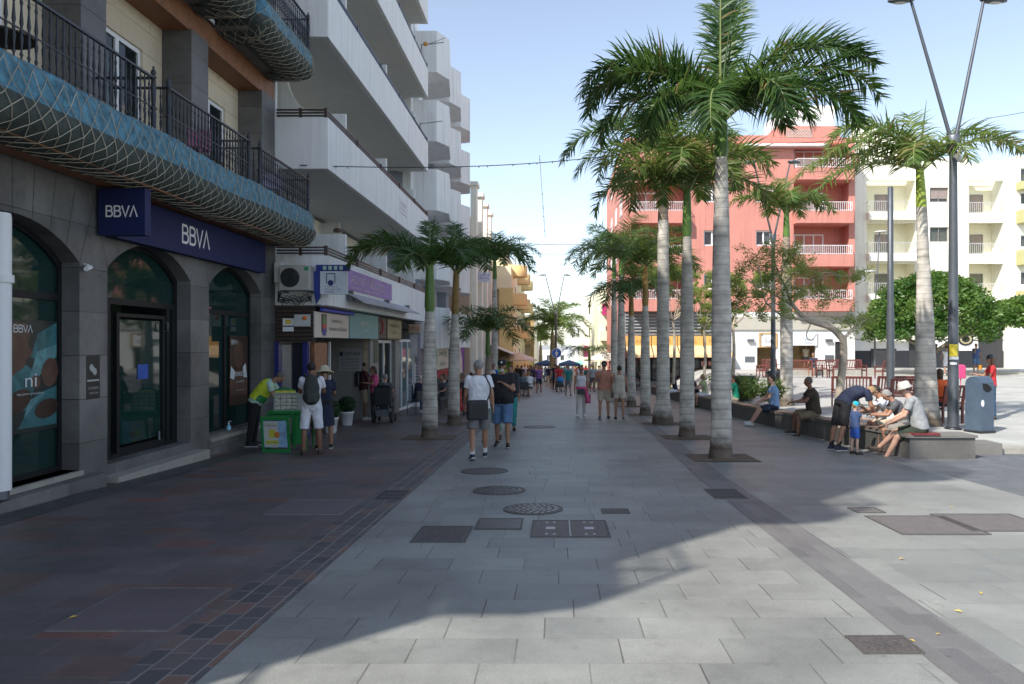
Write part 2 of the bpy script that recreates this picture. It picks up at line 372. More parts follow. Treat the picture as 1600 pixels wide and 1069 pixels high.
# ---- flat covers let into the paving
FR=M_('cover_frame',(.10,.09,.085),.6,metal=.3,var=.3,scale=20)
def on_ground(o,y): o.rotation_euler=(-math.atan(SL),0,0); return o
def cover_thing(name,px,py,label,cat,group=None,z=0):
    x,y=px2g(px,py); return x,y,thing(name,(x,y,gz(y)+z),label,cat,group)
def round_cover(px,py,r,label,ribs=True):
    x,y,t=cover_thing('manhole_cover',px,py,label,'manhole cover','manhole covers in the street paving'); on_ground(t,y)
    m=MB(); m.lathe([(r*1.08,-.02),(r*1.08,.004),(r,.004),(r,-.001)],n=36,smooth=False,cap=False); m.build('frame_ring',FR,t,local=True)
    m=MB(); m.lathe([(r*.99,-.02),(r*.99,.0015),(.0001,.0015)],n=36,smooth=False,cap=False); d=m.build('lid',castiron,t,local=True)
    if ribs:
        q=MB()
        for rr,n in ((r*.85,22),(r*.6,15),(r*.36,9),(r*.15,4)):
            for k in range(n):
                a=2*math.pi*k/n; c,s_=math.cos(a),math.sin(a); u=rr; e=r*.07; f=rr*math.pi/n*.6
                P=[(-e,-f),(e,-f),(e,f),(-e,f)]
                q.add([(( u+p)*c-g*s_,(u+p)*s_+g*c,z) for z in (.001,.007) for p,g in P],[(4,5,6,7),(0,1,5,4),(1,2,6,5),(2,3,7,6),(3,0,4,7)])
        q.build('relief_pattern',M_('worn_iron',(.16,.15,.14),.35,metal=.7,var=.2),t,local=True)
    return t
round_cover(780,766,.34,'round iron manhole cover with raised pattern, the farther of the two patterned ones')
round_cover(833,795,.335,'round iron manhole cover with raised pattern nearest the camera')
round_cover(757,736,.36,'plain dark round manhole cover beyond the patterned ones',False)
round_cover(843,667,.42,'plain dark round cover far down the street paving',False)
def square_cover(px0,py0,px1,py1,label,style,group='rectangular covers in the paving',m=castiron,depth=None,name='access_cover'):
    x0,ya=px2g(px0,py1); x1,_=px2g(px1,py1); _,yb=px2g(px0,py0)
    cx,cy=(x0+x1)/2,(ya+yb)/2; a=(x1-x0)/2; b=(yb-ya)/2
    t=thing(name,(cx,cy,gz(cy)),label,'access cover',group); on_ground(t,cy)
    f=.018
    q=MB(M=Matrix(((1,0,0,0),(0,1,0,0),(0,0,1,0),(0,0,0,1))))
    q.plate(rect(-a,a,-b,b),[rect(-a+f,a-f,-b+f,b-f)],-.02,.003); q.build('frame',FR,t,local=True)
    q=MB(); q.box(-a+f+.004,a-f-.004,-b+f+.004,b-f-.004,-.02,.0); lid=q.build('lid',m,t,local=True)
    wi=MATS.get('worn_iron') or FR
    if style=='studs':
        q=MB(); n=int(a/.02); k2=int(b/.02)
        for i in range(-n+2,n-1):
            for j in range(-k2+2,k2-1):
                q.box(i*.02-.005,i*.02+.005,j*.02-.005,j*.02+.005,-.001,.003)
        q.build('stud_pattern',castiron,t,local=True)
        q=MB(); text_into(q,'T.E.F.',0,-.03,.2,.05,w=.004,ext=0); q.build('lettering',wi,t,local=True)
    if style=='grate':
        q=MB(); n=int(a/.014)
        for i in range(-n+2,n-1): q.box(i*.014*1.0-.003,i*.014+.003,-b*.85,b*.85,-.001,.004)
        q.build('bars',wi,t,local=True)
    if style=='drain':
        q=MB(); 
        for j in (-1,0,1):
            for i in range(-4,5):
                if (i+j)%2==0 or True: q.box(i*a*.2-a*.055,i*a*.2+a*.055,j*b*.6-b*.22,j*b*.6+b*.22,-.001,.002)
        q.build('slots',dark,t,local=True)
    if style=='double':
        q=MB(); q.box(-.006,.006,-b+f,b-f,-.001,.004)
        for s in (-1,1):
            q.box(s*a/2-.05,s*a/2+.05,-.05,.05,-.001,.004)
            for e in (-1,1):
                for k in (-.04,.04): q.box(s*a/2+k-.014,s*a/2+k+.014,e*b*.7-.02,e*b*.7+.02,-.001,.004)
        q.build('badges',M_('pale_badge',(.42,.42,.42),.5),t,local=True)
    return t
tef=square_cover(640,822,727,847,'brown square cover with studs and faint letters in mid street','studs')
square_cover(740,810,815,827,'ribbed steel grating cover beside the double utility cover','grate')
square_cover(828,813,955,839,'double utility cover with two pale square badges','double')
square_cover(941,795,985,802,'small dark rectangular cover right of the round manholes','studs')
square_cover(1350,993,1447,1021,'rusty rectangular cover beside the dark strip in the sunny foreground','studs')
square_cover(1410,806,1550,835,'wide dark grey hatch in the right hand paving','plain',m=M_('dark_hatch',(.13,.115,.11),.6,var=.2,scale=9,bump=.3))
square_cover(1520,803,1660,830,'wide dark grey hatch cut by the right edge of the photo','plain',m=MATS['dark_hatch'])
square_cover(1340,793,1385,801,'small brownish hatch right of the dark strip','plain',m=MATS['dark_hatch'])
square_cover(1118,764,1170,779,'slotted iron drain set into the dark strip','drain',name='drain_grate')
square_cover(582,766,625,781,'slotted iron drain set into the cobble gutter','drain',name='drain_grate')
tm=tile_mat('paver_hatch',.3,.22,[(0,(.125,.100,.108)),(1,(.145,.118,.125))],(.17,.15,.15),.004,.004,rough=.45,fh=.4,fv=.4)
FRB=M_('bright_frame',(.19,.175,.17),.5,metal=.3,var=.3,scale=8)
for (a,b,c,d,l) in ((68,918,262,986,'large square paver filled hatch in the near sidewalk'),(410,781,532,804,'pale purple paver filled hatch further along the sidewalk'),(572,708,640,716,'purplish hatch at the far end of the dark sidewalk')):
    t=square_cover(a,b,c,d,l,'plain',group='paver filled hatches in the left sidewalk',m=tm); t.children[0].data.materials[0]=FRB
# yellow fallen leaves, few enough to count
lf=M_('yellow_leaf',(.6,.42,.08),.7)
LFL=['beside the rusty cover in the sunny foreground','below the right hatches near the right edge','on the sunny paving right of the strip','right of the dark strip in mid sun','at the lower right on the strip','on the sunny slabs beside the strip','in front of the bench wall end','just below the wide right hatch','on the large near sidewalk hatch','in front of the plaza kerb']
for i,(px,py) in enumerate([(1462,992),(1534,929),(1505,957),(1558,866),(1420,1000),(1404,874),(1365,690+40),(1490,793),(122,963),(1480,730)]):
    x,y=px2g(px,py); q=MB(); s=.03+.012*(i%3); a=i*1.3
    P=[(0,0,.0),(s*.5,s*.28,.006),(s*1.15,0,.003),(s*.5,-s*.28,.008)]
    q.add([(p[0]*math.cos(a)-p[1]*math.sin(a),p[0]*math.sin(a)+p[1]*math.cos(a),p[2]+.003) for p in P],[(0,1,2,3)])
    o=q.build('fallen_leaf',lf,norm=False); o.location=(x,y,gz(y)); tag(o,'small yellow fallen leaf '+LFL[i],'leaf','fallen yellow leaves on the paving')
# ================================================================ LEFT SIDE: bank building
XF=-6.7
stone=tile_mat('facade_stone',1.45,.62,[(0,(.105,.102,.100)),(1,(.165,.158,.150)),(.5,(.13,.126,.122))],(.025,.024,.024),.008,.008,rough=.55,fh=.9,fv=0,axes='yz',stain=.4,grain=.3)
cream_block=tile_mat('cream_block',1.1,.42,[(0,(.62,.51,.36)),(1,(.70,.59,.43)),(.5,(.66,.55,.40))],(.2,.17,.12),.007,.009,rough=.75,fh=.8,fv=.6,axes='yz',stain=.1,grain=.08)
bank=thing('bank_building',(XF,8,-.3),'dark stone bank building with arched openings, cream loggias and iron balconies at the left edge','building')
per=[(a,b) for a,b in ((-.94,-.3),(.73,1.39),(4.03,4.69),(7.33,7.99),(10.63,11.29),(13.87,14.6),(17.2,18.05))]
opens=[(per[i][1],per[i+1][0]) for i in range(6)]
def arch(y0,y1,zb,zs,rise,n=18):
    c=(y0+y1)/2; hw=(y1-y0)/2; Rr=(hw*hw+rise*rise)/(2*rise); zc=zs+rise-Rr
    a0=math.asin(hw/Rr); pts=[(y0,zb),(y1,zb)]
    for i in range(n+1):
        a=a0-2*a0*i/n; pts.append((c+Rr*math.sin(a),zc+Rr*math.cos(a)))
    return pts
q=MB(ML(XF)); holes=[]
zb=-.62
outer=[(-.94,zb)]
for i,(a,b) in enumerate(opens):      # notches that reach the ground at the door, sills elsewhere
    pass
holes=[arch(a,b,(-.05 if i!=4 else -.08) - .02*i*0,2.87,.48) for i,(a,b) in enumerate(opens)]
q.plate([(-.94,zb),(18.05,zb),(18.05,4.07),(-.94,4.07)],holes,-.28,0)
wall=q.build('ground_floor_wall',stone,bank)
# radial voussoir joints, vertical pier joints
q=MB(ML(XF))
def line(u0,v0,u1,v1,wd=.008):
    d=Vector((u1-u0,v1-v0)).normalized(); n=Vector((-d.y,d.x))*wd/2
    q.add([(u0+n.x,v0+n.y,.002),(u0-n.x,v0-n.y,.002),(u1-n.x,v1-n.y,.002),(u1+n.x,v1+n.y,.002)],[(0,1,2,3)])
for a,b in opens:
    c=(a+b)/2; hw=(b-a)/2; Rr=(hw*hw+.48**2)/(.96); zc=2.87+.48-Rr; a0=math.asin(hw/Rr)
    for k in range(9):
        t=-a0+2*a0*k/8; sx,cz=math.sin(t)*.42,math.cos(t)
        u0,v0=c+Rr*math.sin(t),zc+Rr*math.cos(t)
        L=(4.06-v0)/cz
        line(u0,v0,u0+sx*L,v0+cz*L)
q.build('voussoir_joints',dark,wall)
# body of the building, upper storeys
q=MB(); q.box(-17,XF-.29,-.9,18.0,3.9,16.6); q.box(-17,-10.2,-.9,18.0,-.6,3.9)
body=q.build('rear_body',cream_block,bank)
q=MB(); q.box(-10.2,XF-.28,-.94,-.6,-.6,3.9); q.box(-10.2,XF-.28,17.75,18.03,-.6,3.9); q.box(-10.2,XF-.9,-.6,17.75,3.5,3.8)
q.build('interior_walls',M_('bank_interior',(.18,.2,.2),.8,var=.1),bank)
q=MB(); q.box(-10.2,XF-.3,-.6,17.75,-.3,-.09); q.build('interior_floor',M_('bank_floor',(.12,.12,.12),.4),bank)
# upper piers and loggia walls
FL=[4.72,8.52,12.38,16.2]
SB=[4.07,7.94,11.8,15.7]
for lv,(z0,z1) in enumerate(((4.72,7.5),(8.52,11.4),(12.38,15.3))):
    for a,b in per:
        q=MB(); q.box(XF-.55,XF,a+.03,b-.03,z0-.05,z1+.03); q.build('stone_pier',stone,bank)
    q=MB(); q.box(XF-.6,XF-.03,-.94,18.04,z1,z1+.44); q.build('wooden_soffit_beam',wood,bank)
q=MB(); q.box(-6.66,-5.95,-.9,18.0,4.025,4.068); q.build('wooden_eaves_soffit',wood,bank)
# cream loggia walls are the body face, at -6.99; put the thick cladding forward to the measured plane
q=MB(ML(-7.24+.0))
for lv,z0 in enumerate((4.72,8.52,12.38)):
    for i,(a,b) in enumerate(opens):
        dz=z0+2.15
        hol=[rect(a+.55,a+1.95,z0+.02,dz)] if True else []
        q.plate(rect(a-.02,b+.02,z0-.02,z0+2.85),hol,-.12,0)
# shift body back so the doorways read as recesses
for vtx in body.data.vertices:
    if vtx.co.x+XF>-7.2 and vtx.co.z+(-.3)>3: vtx.co.x-= .75
q.build('loggia_wall',cream_block,bank)
q=MB(); q.box(-7.75,XF-.28,-.94,18.0,3.9,4.7); q.box(-7.75,XF-.6,-.94,18.0,7.9,8.5); q.box(-7.75,XF-.6,-.94,18.0,11.8,12.3); q.box(-7.75,XF+.01,-.94,18.03,15.75,17.0)
q.build('floor_slabs',stone,bank)
for lv,z0 in enumerate((4.72,8.52)):
    for i,(a,b) in enumerate(opens):
        dm=thing('x',(0,0,0),None,None) if False else None
        q=MB(ML(-7.28)); q.plate(rect(a+.55,a+1.95,z0+.02,z0+2.15),[rect(a+.62,a+1.2,z0+.1,z0+2.07),rect(a+1.3,a+1.88,z0+.1,z0+2.07)],-.05,.0)
        d=q.build('balcony_door',whiteclean,bank)
        q=MB(ML(-7.31)); q.quad((a+.6,z0+.1,0),(a+1.9,z0+.1,0),(a+1.9,z0+2.1,0),(a+.6,z0+2.1,0)); q.build('pane',glass,d)
# balcony slabs
def slab(y0,y1,z0,z1,x1=-5.78):
    q=MB(Matrix(((1,0,0,0),(0,0,-1,y1),(0,1,0,0),(0,0,0,1)))); h_=z1-z0; q.plate([(XF-.02,z0),(x1-.36,z0),(x1-.05,z0+h_*.35),(x1-.05,z1),(XF-.02,z1)],[],0,y1-y0); return q.build('balcony_slab',M_('slab_concrete',(.16,.15,.13),.85,var=.2),bank)
slab(-.9,17.98,4.07,4.72)
bays=[(.0-.85,.95),(1.15,4.2),(4.5,7.55),(7.8,10.99),(11.42,14.40),(14.94,17.86)]
for z0 in (7.94,11.8,15.7):
    for a,b in bays: slab(a-.05,b+.05,z0,z0+(.58 if z0<15 else .4))
# railings
def baluster(q,x,y,z0,z1,k=1.0,n=6):
    h=z1-z0
    P=[(.011,0),(.011,.10),(.022,.13),(.011,.17),(.013,.24),(.023,.36),(.012,.42),(.021,.46),(.012,.50),(.023,.57),(.014,.72),(.011,.80),(.02,.86),(.011,.90),(.011,1)]
    q.lathe([(r*k,t*h) for r,t in P],(x,y,z0),n=n,cap=False)
def post(q,x,y,z0,z1):
    P=[(.034,0),(.034,.1),(.05,.12),(.034,.15),(.042,.4),(.03,.46),(.055,.5),(.03,.53),(.04,.8),(.03,.98),(.05,1.0),(.02,1.02),(.042,1.06),(.03,1.1),(.012,1.13),(.018,1.15),(.002,1.18)]
    q.lathe([(r,t*(z1-z0)) for r,t in P],(x,y,z0),n=8,cap=False)
def railing(y0,y1,zf,xo=-5.85,detail=6):
    z0,z1=zf+.07,zf+.86
    q=MB()
    q.box(xo-.022,xo+.022,y0,y1,z1,z1+.03); q.box(xo-.015,xo+.015,y0,y1,z0-.012,z0+.012)
    q.box(xo-.008,xo+.008,y0,y1,z0+.37,z0+.385)
    for y in (y0,y1):
        q.box(XF-.05,xo,y-.02,y+.02,z1,z1+.03); q.box(XF-.05,xo,y-.012,y+.012,z0-.01,z0+.01)
        for k in range(1,7): baluster(q,xo-(xo-XF)*k/7.,y,z0,z1,.9,detail)
        post(q,xo,y,zf-.02,z1+.03)
    n=int((y1-y0)/.118)
    for k in range(1,n): baluster(q,xo,y0+(y1-y0)*k/n,z0,z1,1,detail)
    return q.build('balcony_railing',ironb,bank)
for a,b in bays:
    railing(a,b,4.72)
    for zf in (8.52,12.38): railing(a,b,zf,detail=6 if zf<9 else 4)
    railing(a,b,16.1,detail=4)
# ---- arched windows and door
def arch_frame(a,b,zb_,zt,extra,name,gm=glassteal,X=-6.95):
    o=arch(a,b,zb_,2.87,.48); i_=[]
    c=(a+b)/2
    def inset(P,d): 
        return [(u+d if u<c-.01*1 and u<a+.001 else (u-d if u>b-.001 else u+(c-u)*d/((b-a)/2)), v+d if v<zb_+.01 else v-d) for u,v in P]
    ins=inset(o,.07); 
    q=MB(ML(X)); q.plate(o,[ins],-.06,.0)
    q.box(a+.07,b-.07,zt-.05,zt+.05,-.055,-.003)
    for u0,u1,v0,v1 in extra: q.box(u0,u1,v0,v1,-.054,-.004)
    f=q.build(name,M_('dark_frame',(.013,.014,.016),.5,var=.1,spec=.25),bank)
    return f,ins
def arch_glass(f,P,gm,X=-6.99):
    q=MB(ML(X)); tri=tessellate_polygon([[Vector((u,v,0)) for u,v in P]]); q.add([(u,v,0) for u,v in P],[tuple(t) for t in tri]); return q.build('pane',gm,f)
for i in (0,1,2,3,5):
    a,b=opens[i]; zs=-.05 if i<5 else -.11
    ex=[((a+b)/2-.04,(a+b)/2+.04,zs,2.35)] if i!=3 else []
    f,ins=arch_frame(a,b,zs,2.38,ex,'arched_window'); arch_glass(f,ins,glassteal)
    q=MB(); q.box(-6.95,-6.64,a-.0,b+.0,zs-.07,zs); q.build('window_sill',stone_s,bank)
a,b=opens[4]
f,ins=arch_frame(a,b,-.08,2.4,[(11.36,11.80,-.08,2.36),(13.5,13.62,-.08,2.36),(13.70,13.8,-.08,2.36)],'entrance_frame')
arch_glass(f,[(u,v) for u,v in [(a+.07,2.45)]+[(b-.07,2.45)]+ins[2:]],glassteal)
q=MB(ML(-6.99)); q.quad((13.62,0,0),(13.72,0,0),(13.72,2.35,0),(13.62,2.35,0)); q.build('side_pane',glassteal,f)
q=MB(ML(-6.98)); q.plate(rect(11.98,13.46,-.06,2.22),[rect(12.06,13.38,.06,2.16)],-.05,.02)
d=q.build('entrance_door',MATS['dark_frame'],bank)
q=MB(ML(-6.99)); q.quad((12.1,.1,0),(13.36,.1,0),(13.36,2.12,0),(12.1,2.12,0)); q.build('pane',glassteal,d)
q=MB(ML(-6.93)); q.tube([(13.40,1.95,0),(13.40,1.95,.05),(13.40,2.1,.05),(13.40,2.1,0)],.014); q.tube([(13.2,.05,.0),(13.2,.2,.0)],.02); q.build('handle',steel,d)
q=MB(ML(-6.935)); q.box(12.62,12.94,1.13,1.38,-.05,-.045); q.build('sticker',M_('blue_sticker',(.02,.09,.42),.5),d)
q=MB(); q.box(-7.1,-6.72,11.3,13.86,-.28,-.085); q.box(-6.75,-6.45,11.15,14.1,-.7,-.24); q.build('entrance_steps',stone_s,bank)
q=MB(); 
for a,b in opens[:4]+opens[5:]: q.box(XF-.0,XF+.035,a-.02,b+.02,-.7,-.12)
q.box(XF+.0,XF+.22,-.9,10.9,-.7,-.13)
q.build('plinth',stone,bank)
# signs on the bank
s=thing('fascia_sign',(XF,14,3.6),'long dark blue fascia sign with white bank lettering above the arches','sign')
q=MB(ML(XF)); q.box(11.25,17.0,3.31,3.99,.01,.17); q.build('panel',navy,s)
q=MB(ML(XF)); bank_word(q,13.22,3.51,1.02,.30,.174); q.build('lettering',whiteclean,s)
s=thing('projecting_sign',(-6.33,11,3.6),'square dark blue projecting sign with white bank lettering beside the fascia','sign')
q=MB(); q.box(-6.65,-5.97,10.98,11.14,3.31,3.99); q.box(-6.7,-6.6,11.05,11.35,3.4,3.85); q.build('sign_box',navy,s)
q=MB(MF(10.98)); bank_word(q,-6.53,3.58,.45,.15,.003); q.build('lettering',whiteclean,s)
# white post on the sill
s=thing('round_white_post',(-6.52,8.9,-.05),'thick round white post standing on the sill at the left edge','post')
q=MB(); q.lathe([(.122,.03),(.122,3.25),(.115,3.3)],(-6.555,8.9,-.03),n=28); q.build('column',whiteclean,s)
q=MB(); q.lathe([(.1,-.05),(.1,.05)],(-6.555,8.9,-.05),n=24); q.build('base_ring',steel,s)
q=MB(); q.lathe([(.135,0),(.135,.09)],(-6.54,8.9,2.45),n=24); q.build('collar',whiteclean,s)
# notices taped to pier
s=thing('taped_notice',(XF,10.95,1.2),'dark printed flyer taped on the stone pier left of the bank entrance','poster')
q=MB(ML(XF)); q.box(10.78,11.10,.93,1.56,.001,.004); q.build('sheet',M_('flyer_dark',(.02,.02,.022),.5),s)
q=MB(ML(XF)); 
for k,(u,r) in enumerate(((10.9,.05),(10.94,.035),(10.98,.05))): q.ball((u,1.38-.03*k,.004),(r,.06,.001),8,4)
q.box(10.8,11.08,1.185,1.21,.004,.0055); text_into(q,'CONCIERTO',10.94,1.07,.24,.035,w=.004); text_into(q,'SABADO 22:00',10.94,1.0,.2,.03,w=.004); q.build('print',M_('flyer_grey',(.42,.42,.4),.6),s)
s=thing('security_camera',(XF,10.72,2.8),'small white security camera at the top of the pier','camera')
q=MB(); q.tube([(XF+.0,10.72,2.86),(XF+.08,10.7,2.84)],.015); q.tube([(XF+.06,10.78,2.82),(XF+.1,10.62,2.78)],.035); q.build('camera_body',whiteclean,s)
# window posters
def poly(q,P,w): q.add([(u,v,w) for u,v in P],[tuple(range(len(P)))])
def blob(q,u,v,ru,rv,w,rot=0,n=18):
    c,s_=math.cos(R(rot)),math.sin(R(rot)); poly(q,[(u+ru*math.cos(2*math.pi*i/n)*c-rv*math.sin(2*math.pi*i/n)*s_, v+ru*math.cos(2*math.pi*i/n)*s_+rv*math.sin(2*math.pi*i/n)*c) for i in range(n)],w)
pt_dark=M_('poster_dark',(.012,.02,.022),.35,var=.3); pt_teal=M_('poster_teal',(.03,.13,.145),.4,var=.5,scale=6); pt_teal2=M_('poster_pale_teal',(.10,.25,.27),.4,var=.4,scale=8)
pt_skin=M_('poster_skin',(.10,.05,.032),.4,var=.4,scale=5); pt_skin2=M_('poster_deep_skin',(.04,.018,.012),.4,var=.4,scale=5); pt_white=M_('poster_white',(.62,.66,.68),.4,var=.1)
s=thing('window_poster',(-6.94,9.7,1.3),'large window poster of a face bent over a newborn in teal cloth','poster','bank posters on the windows')
X=-6.94
q=MB(ML(X)); q.box(8.2,10.52,.56,2.04,-.03,0); q.build('poster_sheet',pt_dark,s)
q=MB(ML(X)); poly(q,[(9.75,.62),(10.1,1.05),(10.5,1.15),(10.5,.62)],.001); poly(q,[(9.98,1.55),(10.12,1.86),(10.5,2.02),(10.5,1.6),(10.2,1.5)],.0014); poly(q,[(9.4,.9),(9.4,1.35),(9.9,1.45),(10.15,1.3),(9.9,.85)],.0018); q.build('teal_cloth',pt_teal,s)
q=MB(ML(X)); poly(q,[(9.95,1.25),(10.1,1.62),(10.5,1.72),(10.5,1.55),(10.15,1.3)],.002); poly(q,[(9.85,.75),(9.95,.98),(10.3,1.08),(10.1,.95)],.002); q.build('light_folds',pt_teal2,s)
q=MB(ML(X)); poly(q,[(8.6,1.2),(8.6,2.0),(9.9,2.0),(9.97,1.85),(9.93,1.72),(10.02,1.6),(9.9,1.52),(9.86,1.42),(9.7,1.35),(9.5,1.2)],.003); blob(q,10.36,1.34,.17,.2,.004,-20); blob(q,10.08,1.22,.09,.09,.0045); q.build('faces',pt_skin,s)
q=MB(ML(X)); blob(q,9.75,.98,.25,.14,.005,20); blob(q,10.3,.85,.24,.13,.005,10); q.build('shadowed_arms',pt_skin2,s)
q=MB(ML(X)); bank_word(q,9.67,1.88,.34,.09,.006); text_into(q,'ni',9.98,1.16,.22,.17,w=.006); text_into(q,'hay pasos pequeños',9.97,1.05,.5,.035,w=.006); q.build('lettering',pt_white,s)
s=thing('window_poster',(-6.94,16.6,1.2),'narrow window poster of a thoughtful face resting on hands','poster','bank posters on the windows')
q=MB(ML(X)); q.box(16.1,17.02,.4,1.9,-.03,0); q.build('poster_sheet',pt_skin2,s)
q=MB(ML(X)); blob(q,16.55,1.5,.24,.3,.002); poly(q,[(16.1,.95),(16.3,1.15),(16.8,1.15),(17.0,.95),(17.0,.6),(16.1,.6)],.001); q.build('face',pt_skin,s)
q=MB(ML(X)); poly(q,[(16.1,1.0),(16.15,1.25),(16.35,1.12),(16.3,.95)],.003); q.build('shirt_collar',pt_white,s); q=MB(ML(X)); poly(q,[(16.98,.98),(16.9,1.3),(16.75,1.2),(16.8,.98)],.003); q.build('shirt_collar',pt_white,s)
q=MB(ML(X)); bank_word(q,16.16,1.72,.3,.09,.006); text_into(q,'conecta',16.55,1.02,.62,.11,w=.006); text_into(q,'con tu banco',16.6,.88,.42,.05,w=.006); text_into(q,'desde el movil',16.6,.7,.34,.03,w=.006); q.build('lettering',pt_white,s)
s=thing('sanitizer_bottle',(-6.75,15.35,-.11),'small blue tinted pump bottle on the bank window sill','bottle')
q=MB(); q.lathe([(.045,0),(.045,.13),(.015,.16),(.015,.18)],(-6.75,15.6,-.11),n=12); q.build('bottle',M_('blue_gel',(.25,.5,.65),.2),s)
q=MB(); q.lathe([(.018,.18),(.018,.2),(.006,.2),(.006,.24)],(-6.75,15.6,-.11),n=8); q.box(-6.755,-6.7,15.594,15.606,.115,.128); q.build('pump',whiteclean,s)
# lanterns
def lantern(y,z,where):
    t=thing('wall_lantern',(-7.2,y,z),where,'lantern','cream lanterns on the loggia walls'); c=(-7.08,y,z)
    q=MB(); q.box(-7.24,-7.2,y-.05,y+.05,z-.1,z+.1); q.lathe([(.03,-.16),(.05,-.14),(.05,-.12),(.085,.1),(.1,.11),(.06,.17),(.02,.2),(.03,.23),(.001,.25)],c,n=6,smooth=False); q.tube([(-7.2,y,z),(-7.12,y,z-.0)],.015); q.build('cage',M_('aged_cream_metal',(.45,.42,.33),.5),t)
    q=MB(); q.lathe([(.045,-.1),(.078,.08)],c,n=6,smooth=False); q.M=Matrix.Identity(4); q.build('lamp_glass',M_('amber_glass',(.35,.2,.06),.3),t)
lantern(11.75,6.95,'cream wall lantern on the loggia wall nearer the camera'); lantern(15.05,6.95,'cream wall lantern above the open white balcony door')
# small table on the first balcony
s=thing('balcony_table',(-6.3,8.5,4.72),'dark round table top on the nearest balcony','table')
q=MB(); q.lathe([(.38,0),(.38,.02)],(-6.3,8.5,5.18),n=24); q.build('table_top',darkwood,s)
q=MB(); q.tube([(-6.3,8.5,4.72),(-6.3,8.5,5.18)],.02); q.tube([(-6.5,8.5,4.73),(-6.1,8.5,4.73)],.015); q.tube([(-6.3,8.3,4.73),(-6.3,8.7,4.73)],.015); q.build('pedestal',black,s)
for (y,m) in ((13.2,M_('pink_cloth',(.5,.2,.3),.8)),(16.7,M_('lilac_chair',(.55,.5,.7),.6))):
    s=thing('balcony_chair',(-6.3,y,4.72),('pale lilac plastic chair behind the far balcony railing' if y>15 else 'dark chair with a pink and white cloth behind the middle balcony railing'),'chair')
    q=MB(); q.bbox(-6.52,-6.08,y-.2,y+.2,5.12,5.16,.02); q.build('seat',m,s)
    q=MB(); q.bbox(-6.54,-6.1,y+.17,y+.21,5.16,5.52,.015); q.build('backrest',m,s)
    for dx in (-.18,.18):
        for dy in (-.17,.17):
            q=MB(); q.tube([(-6.3+dx,y+dy,4.72),(-6.3+dx*.9,y+dy*.9,5.12)],.014,6); q.build('leg',m,s)
